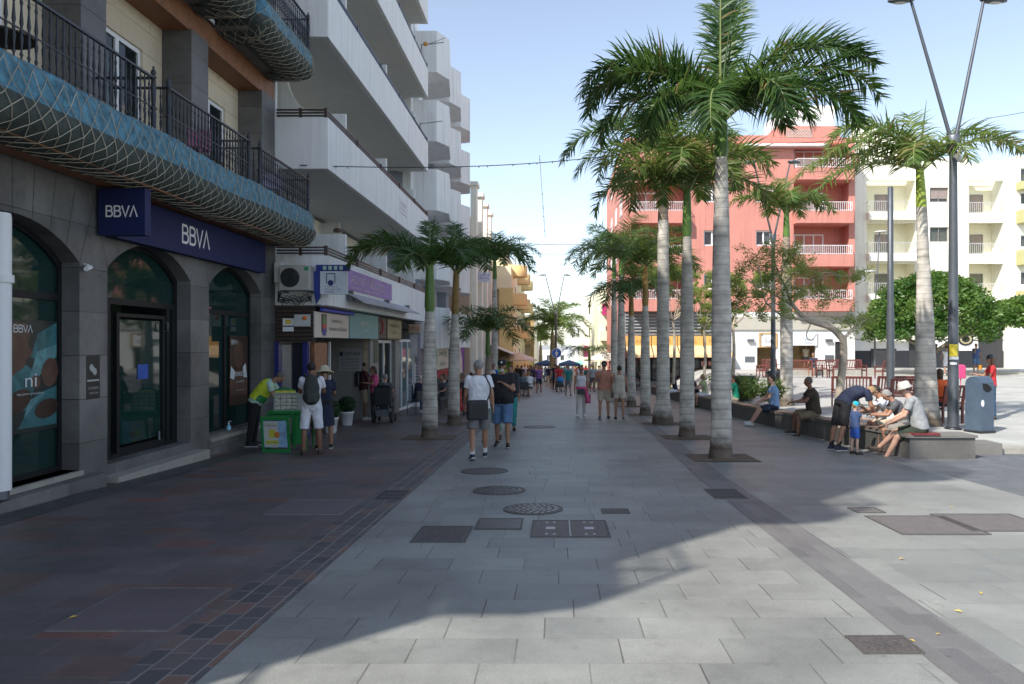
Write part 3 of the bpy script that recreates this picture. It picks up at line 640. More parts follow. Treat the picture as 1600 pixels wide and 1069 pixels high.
# ---- safety nets wrapped round the slabs
cloth=M_('blue_net_cloth',(.075,.205,.28),.75,var=.55,scale=9,bump=.6,bscale=70)
cloth2=M_('grey_green_net',(.055,.07,.062),.9,var=.4,scale=6,bump=.5,bscale=50)
cord=M_('net_cord',(.40,.36,.28),.8,var=.2)
def net_wrap(y0,y1,zb,zt,seed,near,far,label):
    t=thing('safety_net',(-5.8,(y0+y1)/2,zb),label,'netting','blue debris nets wrapped under the balconies')
    xo=-5.775; path=[]
    if near: path+=[((XF+.03,y0),(0,-1)),((xo-.15,y0),(0,-1)),((xo-.04,y0+.02),(.5,-.85)),((xo,y0+.12),(.85,-.5))]
    n=int((y1-y0)/.13)
    for i in range(n+1):
        y=y0+.2+(y1-y0-.4)*i/n; path.append(((xo,y),(1,0)))
    if far: path+=[((xo,y1-.12),(.85,.5)),((xo-.04,y1-.02),(.5,.85)),((xo-.15,y1),(0,1)),((XF+.03,y1),(0,1))]
    # resample
    pts=[];
    for (p,nn),(p2,n2) in zip(path[:-1],path[1:]):
        d=(Vector(p2)-Vector(p)).length; k=max(1,round(d/.11))
        for j in range(k): 
            f=j/k; pts.append((Vector(p).lerp(Vector(p2),f),Vector(nn).lerp(Vector(n2),f).normalized()))
    pts.append((Vector(path[-1][0]),Vector(path[-1][1])))
    hz=zt-zb
    prof=[(-.14,zt+.08),(-.02,zt+.10),(.03,zt-.02),(.055,zb+hz*.62),(.075,zb+hz*.40),(.045,zb+hz*.20),(-.05,zb+.02),(-.22,zb-.05),(-.42,zb-.055),(-.66,zb-.04)]
    def F(s,v,off=0):
        s=max(0,min(len(pts)-1.001,s)); i=int(s); f=s-i
        P=pts[i][0].lerp(pts[i+1][0],f); N_=pts[i][1].lerp(pts[i+1][1],f).normalized()
        v=max(0,min(len(prof)-1.001,v)); j=int(v); g=v-j
        d=prof[j][0]*(1-g)+prof[j+1][0]*g; z=prof[j][1]*(1-g)+prof[j+1][1]*g
        nz=noise.noise(Vector((s*.22+seed*9,v*.35,seed)))*.045+noise.noise(Vector((s*.9,v*.9,seed*3.)))*.03
        zz=noise.noise(Vector((s*.07,seed*5.,1.)))*.03
        if j<6: d+=abs(nz)*1.1-.004
        return Vector((P.x+N_.x*(d+off),P.y+N_.y*(d+off),z+zz*(1 if v<7 else .3)+(-off if v>6 else 0)))
    ns=len(pts)-1; vv=[i*.5 for i in range(19)]
    q=MB(); rows=[[F(s,v) for v in vv] for s in range(ns+1)]
    vs=[p for r in rows for p in r]; nv=len(vv)
    fa=[(i*nv+j,i*nv+j+1,(i+1)*nv+j+1,(i+1)*nv+j) for i in range(ns) for j in range(nv-1)]
    q.add(vs,[f for f in fa if f[0]%nv<7],True); q.build('blue_cloth',cloth,t)
    q=MB(); q.add(vs,[f for f in fa if f[0]%nv>=7],True); q.build('grey_cloth',cloth2,t)
    # cords
    q=MB(); rnd=random.Random(seed); cell=1.9; nj=int(9/.95)
    P={}
    def node(i,j):
        if (i,j) not in P:
            P[(i,j)]=F((i+(.5 if j%2 else 0))*cell+rnd.uniform(-.2,.2),j*.95+rnd.uniform(-.12,.12),.014+rnd.uniform(0,.02))
        return P[(i,j)]
    for i in range(int(ns/cell)):
        for j in range(nj):
            a=node(i,j)
            for k in ((i,j+1),(i+1,j+1)) if j%2 else ((i,j+1),(i-1,j+1)):
                if k[0]<0: continue
                b=node(*k); d=b-a
                if d.length>.75: continue
                q.tube([a,b],.0052,3,cap=False,smooth=False)
    for k in range(3):
        q.tube([F(s,0.1+k*.25+.3*noise.noise(Vector((s*.15,k,seed))),.02) for s in range(0,ns,1)],.006,3,cap=False)
    q.build('cord_netting',cord,t,norm=False)
net_wrap(3,17.98,4.07,4.72,1,False,True,'long blue and grey debris net wrapping the first floor balcony edge')
net_wrap(14.89,17.91,7.94,8.5,2,True,True,'blue and grey debris net under the second floor balcony nearest the white building')
net_wrap(11.37,14.45,7.94,8.5,3,True,True,'debris net under the second floor balcony cut by the top of the photo')
net_wrap(7.75,11.04,7.94,8.5,4,True,True,'debris net under the nearer second floor balcony above the frame')
# ================================================================ white apartment building
apt=thing('apartment_building',(-6.2,25,gz(25)),'long white apartment building with continuous balconies above a row of shops','building')
Y0,Y1=18.07,32.3; XP=-5.45
q=MB(); q.box(-17,-8.4,Y0,Y1,-1,17.6); q.box(-8.4,XF-.0,Y0,Y0+.12,2.68,17.0)
q.box(-8.4,-7.2,Y1-.2,Y1,2.68,17)
q.build('main_wall',white,apt)
q=MB(ML(-7.9)); 
for z in (2.85,6.1,9.3,12.45):
    hs=[]
    for k,y in enumerate((18.9,23.8,28.8)): hs.append(rect(y,y+1.5,z+.02,z+2.1)); hs.append(rect(y+2.2,y+3.2,z+.9,z+2.1))
    q.plate(rect(Y0+.12,Y1-.2,z,z+2.95),hs,-.2,0)
q.build('balcony_back_wall',palecream,apt)
for z in (2.85,6.1,9.3,12.45):
    for y in (18.9,23.8,28.8):
        for (a,b,c,d) in ((y,y+1.5,z+.02,z+2.1),(y+2.2,y+3.2,z+.9,z+2.1)):
            q=MB(ML(-7.95)); q.plate(rect(a,b,c,d),[rect(a+.09,b-.09,c+.09,d-.09)],-.06,.03); f=q.build('window',darkwood,apt)
            q=MB(ML(-7.98)); q.quad((a+.05,c+.05,0),(b-.05,c+.05,0),(b-.05,d-.05,0),(a+.05,d-.05,0)); q.build('pane',glass,f)
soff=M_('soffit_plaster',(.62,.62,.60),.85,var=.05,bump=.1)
for k,(zb_,zt_) in enumerate(((2.65,3.84),(5.92,7.14),(9.08,10.3),(12.24,13.46),(15.4,16.62))):
    q=MB(); q.box(-8.4,XP-.125,Y0+.12,Y1-.12,zb_,zb_+.2); q.build('balcony_floor',soff,apt)
    q=MB(); q.box(XP-.12,XP,Y0,Y1,zb_-.002,zt_); q.box(XF,XP-.122,Y0,Y0+.118,zb_-.002,zt_); q.box(XF,XP-.122,Y1-.118,Y1,zb_-.002,zt_)
    q.build('balcony_parapet',white,apt)
    q=MB(); mt=M_('brown_rail',(.055,.035,.03),.5,var=.2) if k<2 else M_('dark_blue_rail',(.07,.08,.13),.45)
    for dz in (.06,.13,.20):
        q.box(XP-.075,XP-.045,Y0+.05,Y1-.05,zt_+dz-.018,zt_+dz+.018); q.box(XF-.2,XP-.06,Y0+.045,Y0+.075,zt_+dz-.018,zt_+dz+.018)
    for y in [Y0+.06+ (Y1-Y0-.12)*j/5 for j in range(6)]: q.box(XP-.1,XP-.02,y-.03,y+.03,zt_-.02,zt_+.24)
    q.box(XP-.7,XP-.64,Y0+.03,Y0+.09,zt_-.02,zt_+.24)
    q.build('parapet_rail',mt,apt)
# partitions with the concave top
def partition(y,z):
    q=MB(Matrix(((1,0,0,0),(0,0,-1,y+.06),(0,1,0,0),(0,0,0,1))))
    P=[(-7.9,z),(XP-.25,z),(XP-.25,z+1.85),(-6.35,z+1.85)]
    for i in range(1,9): 
        a=R(90*i/8); P.append((-6.35-.95*math.sin(a),z+1.85+1.1*(1-math.cos(a))))
    P.append((-7.9,z+2.95)); q.plate(P,[],0,.12); q.build('balcony_partition',white,apt)
for z in (2.85,6.12,9.28,12.44):
    for y in (20.56,25.5,30.6): partition(y,z)
for i,(z,y) in enumerate(((5.45,18.9),(8.75,18.6),(5.3,24.2))):
    q=MB(); q.lathe([(.11,0),(.13,.03),(.08,.12)],(-7.0,y,z),n=14); q.build('ceiling_light',M_('brown_lamp',(.12,.08,.05),.5),apt)
# roof antennas
q=MB()
# ground floor shops
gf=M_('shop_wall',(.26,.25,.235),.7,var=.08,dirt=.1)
q=MB(); q.box(-8.4,-7.6,Y0,Y1,-1.2,2.66); q.box(-7.6,-5.9,24.05,24.3,-1.2,2.64); q.box(-6.3,-5.9,24.31,25.2,-1.2,2.64); q.box(-6.1,-5.85,27.6,28.3,-1.2,2.64); q.box(-7.6,-6.0,Y1-.3,Y1-.0,-1.2,2.64)
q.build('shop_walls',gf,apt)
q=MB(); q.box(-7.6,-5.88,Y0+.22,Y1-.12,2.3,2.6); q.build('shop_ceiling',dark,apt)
def shopfront(y0,y1,x,z0,z1,n,frame,parent=apt,gm=glass,back=None):
    q=MB(ML(x)); hs=[]; w_=(y1-y0)/n
    for i in range(n): hs.append(rect(y0+i*w_+.05,y0+(i+1)*w_-.05,z0+.12,z1-.1))
    q.plate(rect(y0,y1,z0,z1),hs,-.08,0); f=q.build('shopfront',frame,parent)
    q=MB(ML(x-.04)); q.quad((y0,z0,0),(y1,z0,0),(y1,z1,0),(y0,z1,0)); q.build('pane',gm,f)
    return f
shopfront(25.25,27.6,-6.0,-.8,1.85,2,whiteclean)
shopfront(28.3,31.9,-6.0,-.9,1.9,3,whiteclean,gm=glass_mat('bright_shop_glass',(.2,.3,.35),.5,through=(.6,.7,.75)))
shopfront(19.4,21.0,-6.35,-.55,1.75,2,MATS['dark_frame'])
for b_ in ((-6.33,-6.27,21.0,21.08,-.6,1.78),(-6.38,-6.32,19.35,19.42,-.6,1.8)): q=MB(); q.box(*b_); q.build('white_door_post',whiteclean,apt)
for b_ in ((-6.72,-6.6,18.0,18.2,-.6,1.78),(-6.05,-5.93,18.05,18.2,-.6,1.78)): q=MB(); q.box(*b_); q.build('blue_door_post',M_('royal_blue',(.012,.016,.14),.4),apt)
q=MB(); q.box(-6.6,-6.38,18.22,18.26,-.45,1.7); q.build('mirror_panel',M_('pale_reflection',(.55,.53,.48),.15,metal=.6),apt)
q=MB(); q.box(-6.38,-6.06,18.28,18.32,-.5,1.76); q.build('dark_door',M_('dark_navy_door',(.012,.012,.03),.3),apt)
q=MB(); q.box(-5.92,-5.84,18.3,19.3,-.2,1.75); q.build('orange_advert',M_('orange_advert',(.20,.075,.035),.4,var=.4,scale=4),apt)
# slatted panel
q=MB(MF(18.03)); 
for k in range(9): q.box(-6.7,-5.78,1.82+k*.095,1.82+k*.095+.06,.0,.03)
q.box(-6.7,-5.78,1.78,1.8,-.0,.06); q.build('slatted_panel',darkwood,apt)
q=MB(); q.box(-6.7,-5.78,18.04,18.2,1.79,2.64); q.build('slat_backing',dark,apt)
q=MB(MF(18.0)); q.box(-6.5,-6.22,2.16,2.33,.0,.01); q.box(-6.5,-6.24,2.02,2.13,.0,.01); q.build('notices',paper,apt)
q=MB(MF(18.0)); q.box(-6.44,-6.3,2.2,2.3,.011,.013); q.build('yellow_badge',M_('badge_yellow',(.7,.5,.05),.5),apt)
s=thing('alarm_box',(-6.0,18,2.3),'white alarm box with an orange strobe on the slatted panel','alarm box')
q=MB(MF(18.0)); q.bbox(-6.2,-5.83,0,0,0,0) if False else None; q.box(-6.2,-5.84,2.14,2.42,0,.08); q.build('box',M_('dull_white',(.5,.5,.48),.5),s)
q=MB(MF(17.92)); q.ball((-5.95,2.34,.01),(.06,.05,.04)); q.build('strobe',M_('orange_strobe',(.7,.15,.02),.3),s)
# AC unit
s=thing('air_conditioner',(-6.1,17.9,3.3),'dirty white air conditioner unit bracketed beside the blue lottery sign','air conditioner')
q=MB(); q.bbox(-6.46,-5.74,17.62,17.98,2.98,3.56,.02); q.build('casing',M_('ac_white',(.42,.41,.37),.5,dirt=.3),s)
q=MB(MF(17.62)); q.plate([(-6.2+.23*math.cos(t*.3927),3.27+.23*math.sin(t*.3927)) for t in range(16)],[],.0,.004); q.build('fan_opening',dark,s)
q=MB(MF(17.61)); 
for r in (.05,.09,.13,.17,.21): q.tube([(-6.2+r*math.cos(t*.3927),3.27+r*math.sin(t*.3927),.01) for t in range(17)],.004,3,cap=False)
q.build('fan_grille',steel,s)
for x_ in (-6.42,-5.82): q=MB(); q.box(x_,x_+.04,17.6,18.07,2.93,2.975); q.build('bracket',steel,s)
q=MB(); q.box(-5.86,-5.76,17.612,17.618,3.44,3.52); q.build('green_label',M_('label_green',(.02,.25,.12),.5),s)
s=thing('junction_box',(-6.6,17.95,3.3),'small white box on the wall left of the air conditioner','box')
q=MB(); q.bbox(-6.66,-6.48,17.85,18.06,3.18,3.66,.015); q.build('casing',whiteclean,s)
s=thing('cable_bundle',(-6.2,17.95,2.8),'tangle of dark cables hanging under the air conditioner','cables')
rr=random.Random(4)
q=MB()
for k in range(9):
    P=[(-6.6+rr.uniform(0,.1),17.98,2.98)];x0,x1=-6.6,-5.8
    for j in range(9): P.append((x0+(x1-x0)*j/8,17.96+rr.uniform(-.02,.02),2.78+rr.uniform(-.08,.1)-.06*math.sin(j*.4*k)))
    q.tube(P,.008,4)
q.build('cables',black,s)
# shop signs: (y0,y1,z0,z1,mat)
X=-5.75
def sign(y0,y1,z0,z1,m,label,x=X,th=.12,frame=None):
    s=thing('shop_sign',(x,(y0+y1)/2,z0),label,'sign','signs along the shop row')
    q=MB(ML(x)); q.box(y0,y1,z0,z1,-th,0); q.build('sign_board',m,s)
    if frame: q=MB(ML(x)); q.plate(rect(y0-.03,y1+.03,z0-.03,z1+.03),[rect(y0+.02,y1-.02,z0+.02,z1-.02)],-.02,.012); q.build('frame',frame,s)
    return s
s=sign(18.05,21.0,1.88,2.5,M_('pale_sign',(.62,.56,.50),.5,var=.06),'pale lottery shop sign with a coloured bar and grey writing')
q=MB(ML(X)); text_into(q,'Loterías y',19.9,2.24,1.0,.14,w=.002); text_into(q,'Apuestas del Estado',19.95,2.03,1.6,.14,w=.002); q.build('lettering',M_('grey_ink',(.12,.12,.13),.6),s)
q=MB(ML(X)); q.box(18.55,18.95,2.0,2.46,.0,.01); q.build('bar_frame',black,s)
q=MB(ML(X)); q.ball((18.75,2.36,.012),(.12,.06,.006)); q.box(18.62,18.88,2.22,2.32,.01,.016); q.build('green_patch',M_('sign_green',(.1,.25,.12),.5),s)
q=MB(ML(X)); q.box(18.62,18.88,2.1,2.22,.01,.017); q.build('red_patch',M_('sign_red',(.5,.06,.05),.5),s)
q=MB(ML(X)); q.box(18.62,18.88,1.93,2.1,.01,.018); q.build('blue_patch',M_('sign_blue',(.03,.05,.3),.5),s)
s=thing('sign_canopy',(X,19.5,2.6),'blue rounded light canopy over the pale lottery sign','canopy')
q=MB(ML(X)); q.tube([(18.3,2.56,.08),(21.2,2.56,.08)],.05,10); q.build('tube_cover',M_('canopy_blue',(.06,.09,.5),.35),s)
q=MB(ML(X)); q.box(18.02,21.1,2.62,2.66,-.0,.14); q.build('bracket',steel,s)
s=sign(21.1,24.5,1.88,2.62,M_('teal_sign',(.17,.36,.37),.5,var=.05),'plain teal shop sign with small white lettering')
q=MB(ML(X)); text_into(q,'HERMES',22.8,2.26,.95,.15,w=.002); text_into(q,'BOUTIQUE',22.8,2.08,.75,.08,w=.002); q.build('lettering',paper,s)
s=sign(24.55,25.7,1.9,2.6,M_('dark_grey_sign',(.05,.05,.055),.5),'dark grey sign with a red ring between teal and cream signs')
q=MB(ML(X)); q.tube([(24.75+.35*math.cos(a*.3),2.28+.22*math.sin(a*.3),.01) for a in range(-5,6)],.035,5); q.build('red_ring',M_('sign_red2',(.35,.03,.03),.5),s)
s=sign(25.8,28.2,1.9,2.58,M_('olive_sign',(.32,.29,.17),.5,var=.3,scale=3),'olive and cream illustrated sign in a black frame',frame=black)
q=MB(ML(X)); text_into(q,'FARMACIA',27,2.3,1.6,.12,w=.002); text_into(q,'NATURAL',27,2.08,1.0,.09,w=.002); q.build('lettering',M_('brown_ink',(.12,.09,.06),.6),s)
s=sign(19.4,25.0,3.15,3.68,M_('purple_banner',(.27,.17,.44),.55,var=.22,scale=1.5),'long purple banner with white capitals on the parapet',x=XP+.03,th=.02)
q=MB(ML(XP+.03)); text_into(q,'ARDYNES Y ABOGADOS',22.0,3.34,4.0,.22,w=.002); text_into(q,'ABOGADOS   ASESORIA   922 75 00 00',21.6,3.2,3.2,.07,w=.002); q.build('lettering',M_('pale_lilac_ink',(.62,.52,.62),.6),s)
# lottery projecting sign
s=thing('projecting_lottery_sign',(-5.3,17.9,3.2),'white and blue lottery sign projecting from the corner parapet','sign')
q=MB(MF(17.92) @ Matrix.Translation((.235,-.02,0))); q.box(-5.82,-5.18,2.92,3.47,-.08,0); q.build('sign_board',M_('cool_white',(.55,.58,.62),.5),s)
q=MB(MF(17.92) @ Matrix.Translation((.235,-.02,0))); q.box(-5.92,-5.12,3.475,3.62,-.09,.01); q.plate([(-6.02,3.45),(-5.83,3.5),(-5.83,2.86),(-5.93,2.7)],[],-.08,0); q.build('blue_border',M_('deep_blue',(.012,.03,.2),.5),s)
q=MB(MF(17.92) @ Matrix.Translation((.235,-.02,0))); 
for k in range(4): q.box(-5.75+k*.13,-5.67+k*.13,3.5,3.59,.012,.016)
q.build('colour_squares',M_('pale_green_sq',(.4,.52,.4),.5),s)
q=MB(MF(17.92) @ Matrix.Translation((.235,-.02,0))); q.plate(rect(-5.68,-5.46,3.18,3.42),[rect(-5.66,-5.48,3.18,3.40)],.001,.004); q.plate([(-5.57+.07*math.cos(t*.5236),3.19+.07*math.sin(t*.5236)) for t in range(12)],[],.002,.006); text_into(q,'Loterías y',-5.56,3.08,.3,.04,w=.002); text_into(q,'Apuestas del',-5.53,3.02,.36,.04,w=.002); text_into(q,'Estado',-5.6,2.96,.2,.04,w=.002); q.build('emblem',M_('emblem_navy',(.015,.02,.12),.5),s)
# cassette awning
s=thing('folded_awning',(XP,23.5,3),'folded grey white cassette awning under the purple banner','awning')
q=MB(ML(XP)); 
q.add([(19.6,3.08,0),(27.5,3.08,0),(27.5,2.84,.5),(19.6,2.84,.5),(19.6,3.05,0),(27.5,3.05,0),(27.5,2.78,.5),(19.6,2.78,.5)],[(0,1,2,3),(7,6,5,4),(0,3,7,4),(1,5,6,2),(3,2,6,7),(0,4,5,1)]); q.build('canvas',M_('awning_grey',(.42,.42,.45),.8,var=.08),s)
for y in (19.7,24,27.3): q=MB(ML(XP)); q.box(y,y+.12,2.85,3.12,0,.16); q.build('wall_bracket',steel,s)
q=MB(ML(XP)); q.tube([(19.8,2.98,.03),(23.5,2.82,.42)],.02,6); q.build('folding_arm',steel,s)
# entrance recess with notary plate
s=thing('plaque',(-6.5,24,1.2),'grey white notary name board in the dark recess','sign')
q=MB(MF(24.04)); q.box(-6.9,-6.15,.86,1.58,.0,.03); q.build('board',M_('board_grey',(.30,.30,.30),.5),s)
q=MB(MF(24.0)); text_into(q,'NOTARIA',-6.45,1.36,.5,.1,w=.0); q.box(-6.86,-6.76,1.34,1.47,0,.003)
for k in range(4): text_into(q,'Lcdo. Garcia - Lcda. Perez',-6.52,1.22-k*.1,.55,.05,w=0)
q.build('lettering',M_('ink_blue',(.02,.03,.08),.6),s)
s=thing('wall_poster',(-5.97,24,1.5),'dark green poster on the pier beside the notary board','poster')
q=MB(MF(24.04)); q.box(-6.12,-5.98,.5,1.9,.0,.01); q.build('orange_strip',M_('warm_strip',(.4,.3,.22),.6,var=.3,scale=5),s)
q=MB(ML(-5.9)); q.box(24.5,25.1,1.1,1.85,0,.02); q.build('sheet',M_('poster_green',(.02,.07,.05),.5,var=.4,scale=6),s)
# hanging sign and small orange sign beyond
s=thing('hanging_sign',(-5.4,29.5,1.9),'small orange lettered sign over a tall pale panel on a bracket','sign')
q=MB(MF(29.6)); q.box(-5.75,-5.3,2.15,2.5,-.06,0); q.build('orange_board',M_('orange_board',(.45,.32,.22),.5,var=.3,scale=9),s)
q=MB(MF(29.6)); q.box(-5.7,-5.42,1.2,2.08,-.04,0); q.build('pale_board',M_('pale_board',(.42,.42,.42),.35,var=.3,scale=4),s)
q=MB(MF(29.5)); text_into(q,'MODA',-5.52,2.25,.36,.13,w=-.09); q.build('lettering',M_('red_ink',(.4,.08,.05),.5),s)
q=MB(MF(29.6)); q.tube([(-5.9,2.52,-.03),(-5.3,2.52,-.03)],.015,5); q.build('bracket',black,s)
# TV aerials
for i,(y,z) in enumerate(((30.5,10.7),(30.8,14.0))):
    s=thing('tv_aerial',(-5.4,y,z-.3),['dark rod aerial on the third floor rail','aerial with an orange tip on the fourth floor rail'][i],'aerial')
    q=MB(); q.tube([(-5.5,y,z-.5),(-5.45,y,z-.05)],.015,5); q.tube([(-5.5,y,z-.1),(-4.55,y,z+.02)],.012,5)
    for k in range(8): q.tube([(-5.2+k*.08,y-.12,z-.07+.01*k),(-5.2+k*.08,y+.12,z-.07+.01*k)],.006,4)
    if i: q.tube([(-5.3,y,z-.1),(-4.5,y,z+.2)],.01,4)
    q.build('rods',black,s)
    if i: q=MB(); q.ball((-5.3,y,z-.05),(.1,.08,.09)); q.build('tip',M_('orange_tip',(.6,.3,.05),.5),s)
s=thing('parapet_sign',(XP,24,6.4),'small white notice fixed on the first floor parapet','notice'); q=MB(ML(XP)); q.box(26.3,27.6,6.35,6.85,.002,.02); q.build('board',paper,s)
q=MB(ML(XP+.02)); text_into(q,'SE VENDE',26.95,6.62,1.0,.11,w=.002); text_into(q,'922 79 00 00',26.95,6.44,1.0,.09,w=.002); q.build('lettering',M_('faded_red_ink',(.45,.3,.35),.6),s)
# ================================================================ stepped white building
st=thing('stepped_apartment_building',(-7,39,gz(39)),'white apartment building with saw tooth bays, recess shade coloured grey, beyond the balconies','building')
q=MB(); q.box(-17,-6.55,32.35,46.5,2.8,15.6); q.build('upper_wall',recess_shade,st)
q=MB(); q.box(-17,-6.2,32.35,46.5,-1.6,2.8+.0); q.build('ground_floor_wall',purp,st)
for u,y0 in enumerate((33.0,37.1,41.3)):
    for k in range(5):
        zt=15.4-3.02*k; zb_=zt-1.8
        q=MB(); P=[(-6.6,y0),(-5.2,y0),(-4.78,y0+.95),(-5.05,y0+3.3),(-6.6,y0+3.9)]; n=5
        vs=[(x,y,zb_) for x,y in P]+[(x,y,zt) for x,y in P]
        # underside slopes up to the wall
        q.add(vs,[tuple(range(5,10)),tuple(range(4,-1,-1))]+[(i,(i+1)%5,(i+1)%5+5,i+5) for i in range(5)]); q.build('bay_parapet',white,st)
        q=MB(); q.box(-6.6,-6.0,y0+.1,y0+1.1,zb_-1.23,zb_-.004); q.build('bay_wall',white if k%2==0 else recess_shade,st)  # every other storey takes the shade-coloured plaster
        q=MB(ML(-6.55)); q.plate(rect(y0+1.3,y0+3.2,zb_-1.2,zb_-.05),[rect(y0+1.37,y0+2.2,zb_-1.13,zb_-.12),rect(y0+2.3,y0+3.13,zb_-1.13,zb_-.12)],.0,.05); f=q.build('window',whiteclean,st)
        q=MB(ML(-6.53)); q.quad((y0+1.35,zb_-1.15,0),(y0+3.15,zb_-1.15,0),(y0+3.15,zb_-.1,0),(y0+1.35,zb_-.1,0)); q.build('pane',glass,f)
    q=MB(); q.box(-6.9,-6.2,y0+.3,y0+1.2,15.3,16.3); q.build('roof_block',white,st)
q=MB(); q.box(-7.6,-6.2,32.36,33,2.8,16.9); q.build('end_fin',white,st)
for y in (33.6,35.2,38.3,41.5): 
    q=MB(ML(-6.2)); q.plate(rect(y,y+1.1,1.35,2.9),[rect(y+.08,y+.5,1.43,2.82),rect(y+.6,y+1.02,1.43,2.82)],0,.06); f=q.build('window',whiteclean,st)
    q=MB(ML(-6.17)); q.quad((y+.05,1.4,0),(y+1.05,1.4,0),(y+1.05,2.85,0),(y+.05,2.85,0)); q.build('pane',glass,f)
shopfront(34.2,37.2,-6.15,-1.2,1.0,3,MATS['dark_frame'],st); shopfront(38.4,42,-6.15,-1.3,1.0,3,MATS['dark_frame'],st)
q=MB(); q.box(-6.16,-5.9,32.5,33.9,-1.5,2.2); q.build('corner_pier',purp,st)
s=sign(35.3,40.2,.45,1.75,M_('white_green_sign',(.52,.56,.50),.5,var=.08),'white café sign with a green disc logo between the two near palms',x=-5.7)
q=MB(ML(-5.7)); q.plate([(35.9+.5*math.cos(t*.393),1.1+.5*math.sin(t*.393)) for t in range(16)],[],.001,.01); q.box(34.9,35.3,.45,1.75,-.1,.0); q.build('green_disc',M_('logo_green',(.05,.32,.12),.5),s)
q=MB(ML(-5.7)); text_into(q,'Swing',38.2,1.0,2.8,.45,w=.003); text_into(q,'cafe bar',38.2,.62,2.0,.25,w=.003); q.build('lettering',M_('teal_ink',(.03,.18,.2),.5),s)
s=thing('red_valance',(-5.6,38,.2),'red valance hanging under the café sign','awning'); q=MB(ML(-5.7)); q.box(36.5,40.8,.05,.42,-.05,0); q.build('valance',M_('red_cloth',(.3,.015,.03),.7),s)
s=sign(40.8,46.3,-.0,1.9,M_('pinkish_white_sign',(.55,.50,.52),.5,var=.1,scale=2),'white sign with a purple corner beyond the café sign',x=-5.6)
q=MB(ML(-5.6)); poly(q,[(43.6,1.9),(46.3,1.9),(46.3,0),(45.6,0),(45.2,.9)],.002); q.build('purple_corner',M_('purple_paint',(.13,.03,.30),.5),s)
s=thing('green_sign',(-5.6,43,2.6),'dark green empty fascia above the purple cornered sign','sign'); q=MB(ML(-6.1)); q.box(41,46.4,2.1,2.85,0,.15); q.build('board',M_('bottle_green',(.02,.08,.05),.5),s)
# ================================================================ cream building and yellow block further on
cr=thing('cream_pilaster_building',(-6,53,gz(53)),'cream building with tall pilasters behind the café row','building')
salmon=M_('salmon_plaster',(.55,.40,.28),.8,var=.05)
q=MB(); q.box(-16,-5.3,46.55,60,-2,9.6); q.build('main_wall',salmon,cr)
for y in (47.2,50.8,54.4,58): 
    q=MB(); q.box(-5.32,-4.95,y,y+.9,-2,11.6); q.box(-5.4,-4.85,y-.15,y+1.05,11.6,11.85); q.build('pilaster',palecream,cr)
for y in (48.4,52,55.6):
    for z in (.8,3.6,6.4):
        q=MB(ML(-5.3)); q.plate(rect(y,y+1.8,z,z+1.8),[rect(y+.1,y+.85,z+.1,z+1.7),rect(y+.95,y+1.7,z+.1,z+1.7)],.0,.08); f=q.build('window',darkwood,cr)
        q=MB(ML(-5.27)); q.quad((y+.05,z+.05,0),(y+1.75,z+.05,0),(y+1.75,z+1.75,0),(y+.05,z+1.75,0)); q.build('pane',glass,f)
shopfront(47,59.5,-5.2,-1.8,.9,8,whiteclean,cr)
s=thing('projecting_dental_sign',(-4.7,50,6),'white projecting sign with violet letters above the palms','sign')
q=MB(MF(50)); q.box(-5.2,-4.28,5.8,6.45,-.1,0); q.build('sign_board',paper,s)
q=MB(MF(50)); text_into(q,'CLINICA',-4.74,6.2,.75,.16,w=.002); text_into(q,'DENTAL',-4.74,5.98,.7,.16,w=.002); text_into(q,'1er PISO',-4.74,5.84,.4,.08,w=.002); q.build('lettering',M_('violet_ink',(.16,.1,.5),.5),s)
yl=thing('yellow_apartment_building',(-5,66,gz(66)),'pale yellow apartment building with rounded yellow balconies far down the left side','building')
yel=M_('yellow_plaster',(.66,.53,.24),.8,var=.05); pcr=M_('lemon_cream_plaster',(.80,.74,.50),.8,var=.04)
q=MB(MF(61)); q.plate(rect(-13,-3.6,-2.5,8.0),[rect(-5.2+.1,-4.3,4.6,5.7),rect(-4.1,-3.9,1.5,2.6),rect(-7.6,-6.2,4.6,5.8),rect(-7.6,-6.2,1.2,2.5)],-.3,0); q.M=I4; q.box(-13,-3.6,61.3,88,-2.5,8.0); q.box(-12,-4.4,63,85,8.0,10.0); q.build('main_wall',pcr,yl)
q=MB(MF(60.9)); 
for z in (3.0,6.1): q.box(-13,-3.5,z,z+1.0,0,.55)
q.build('front_balcony',pcr,yl)
for k,z in enumerate((-.6,2.2,5.0,7.4)):
    for y in (63,71,79):
        q=MB(); q.lathe([(1.2,0),(1.2,.95),(1.12,.95),(1.12,.05)],(-3.6,y+1.5,z),n=18,smooth=True); q.build('round_balcony',yel,yl)
        q=MB(ML(-3.6)); q.plate(rect(y+3.5,y+5,z+.3,z+1.9),[rect(y+3.6,y+4.9,z+.4,z+1.8)],.0,.05); f=q.build('window',whiteclean,yl); q=MB(ML(-3.58)); q.quad((y+3.5,z+.35,0),(y+5,z+.35,0),(y+5,z+1.85,0),(y+3.5,z+1.85,0)); q.build('pane',glass,f)
q=MB(); q.box(-4.5,-3.4,60.3,60.7,-2.5,6.2); q.build('yellow_pier',yel,yl)
s=thing('green_shop_hoarding',(-4.4,60,-.6),'bright green shop hoarding low on the yellow building','sign'); q=MB(MF(60.2)); q.box(-6.3,-3.6,-.7,.75,0,.1); q.build('board',M_('lime_green',(.22,.50,.04),.6),s)
og=thing('ochre_building',(-4.5,97,gz(97)),'ochre orange building at the far end of the left side','building')
och=M_('ochre_plaster',(.50,.34,.17),.8,var=.06)
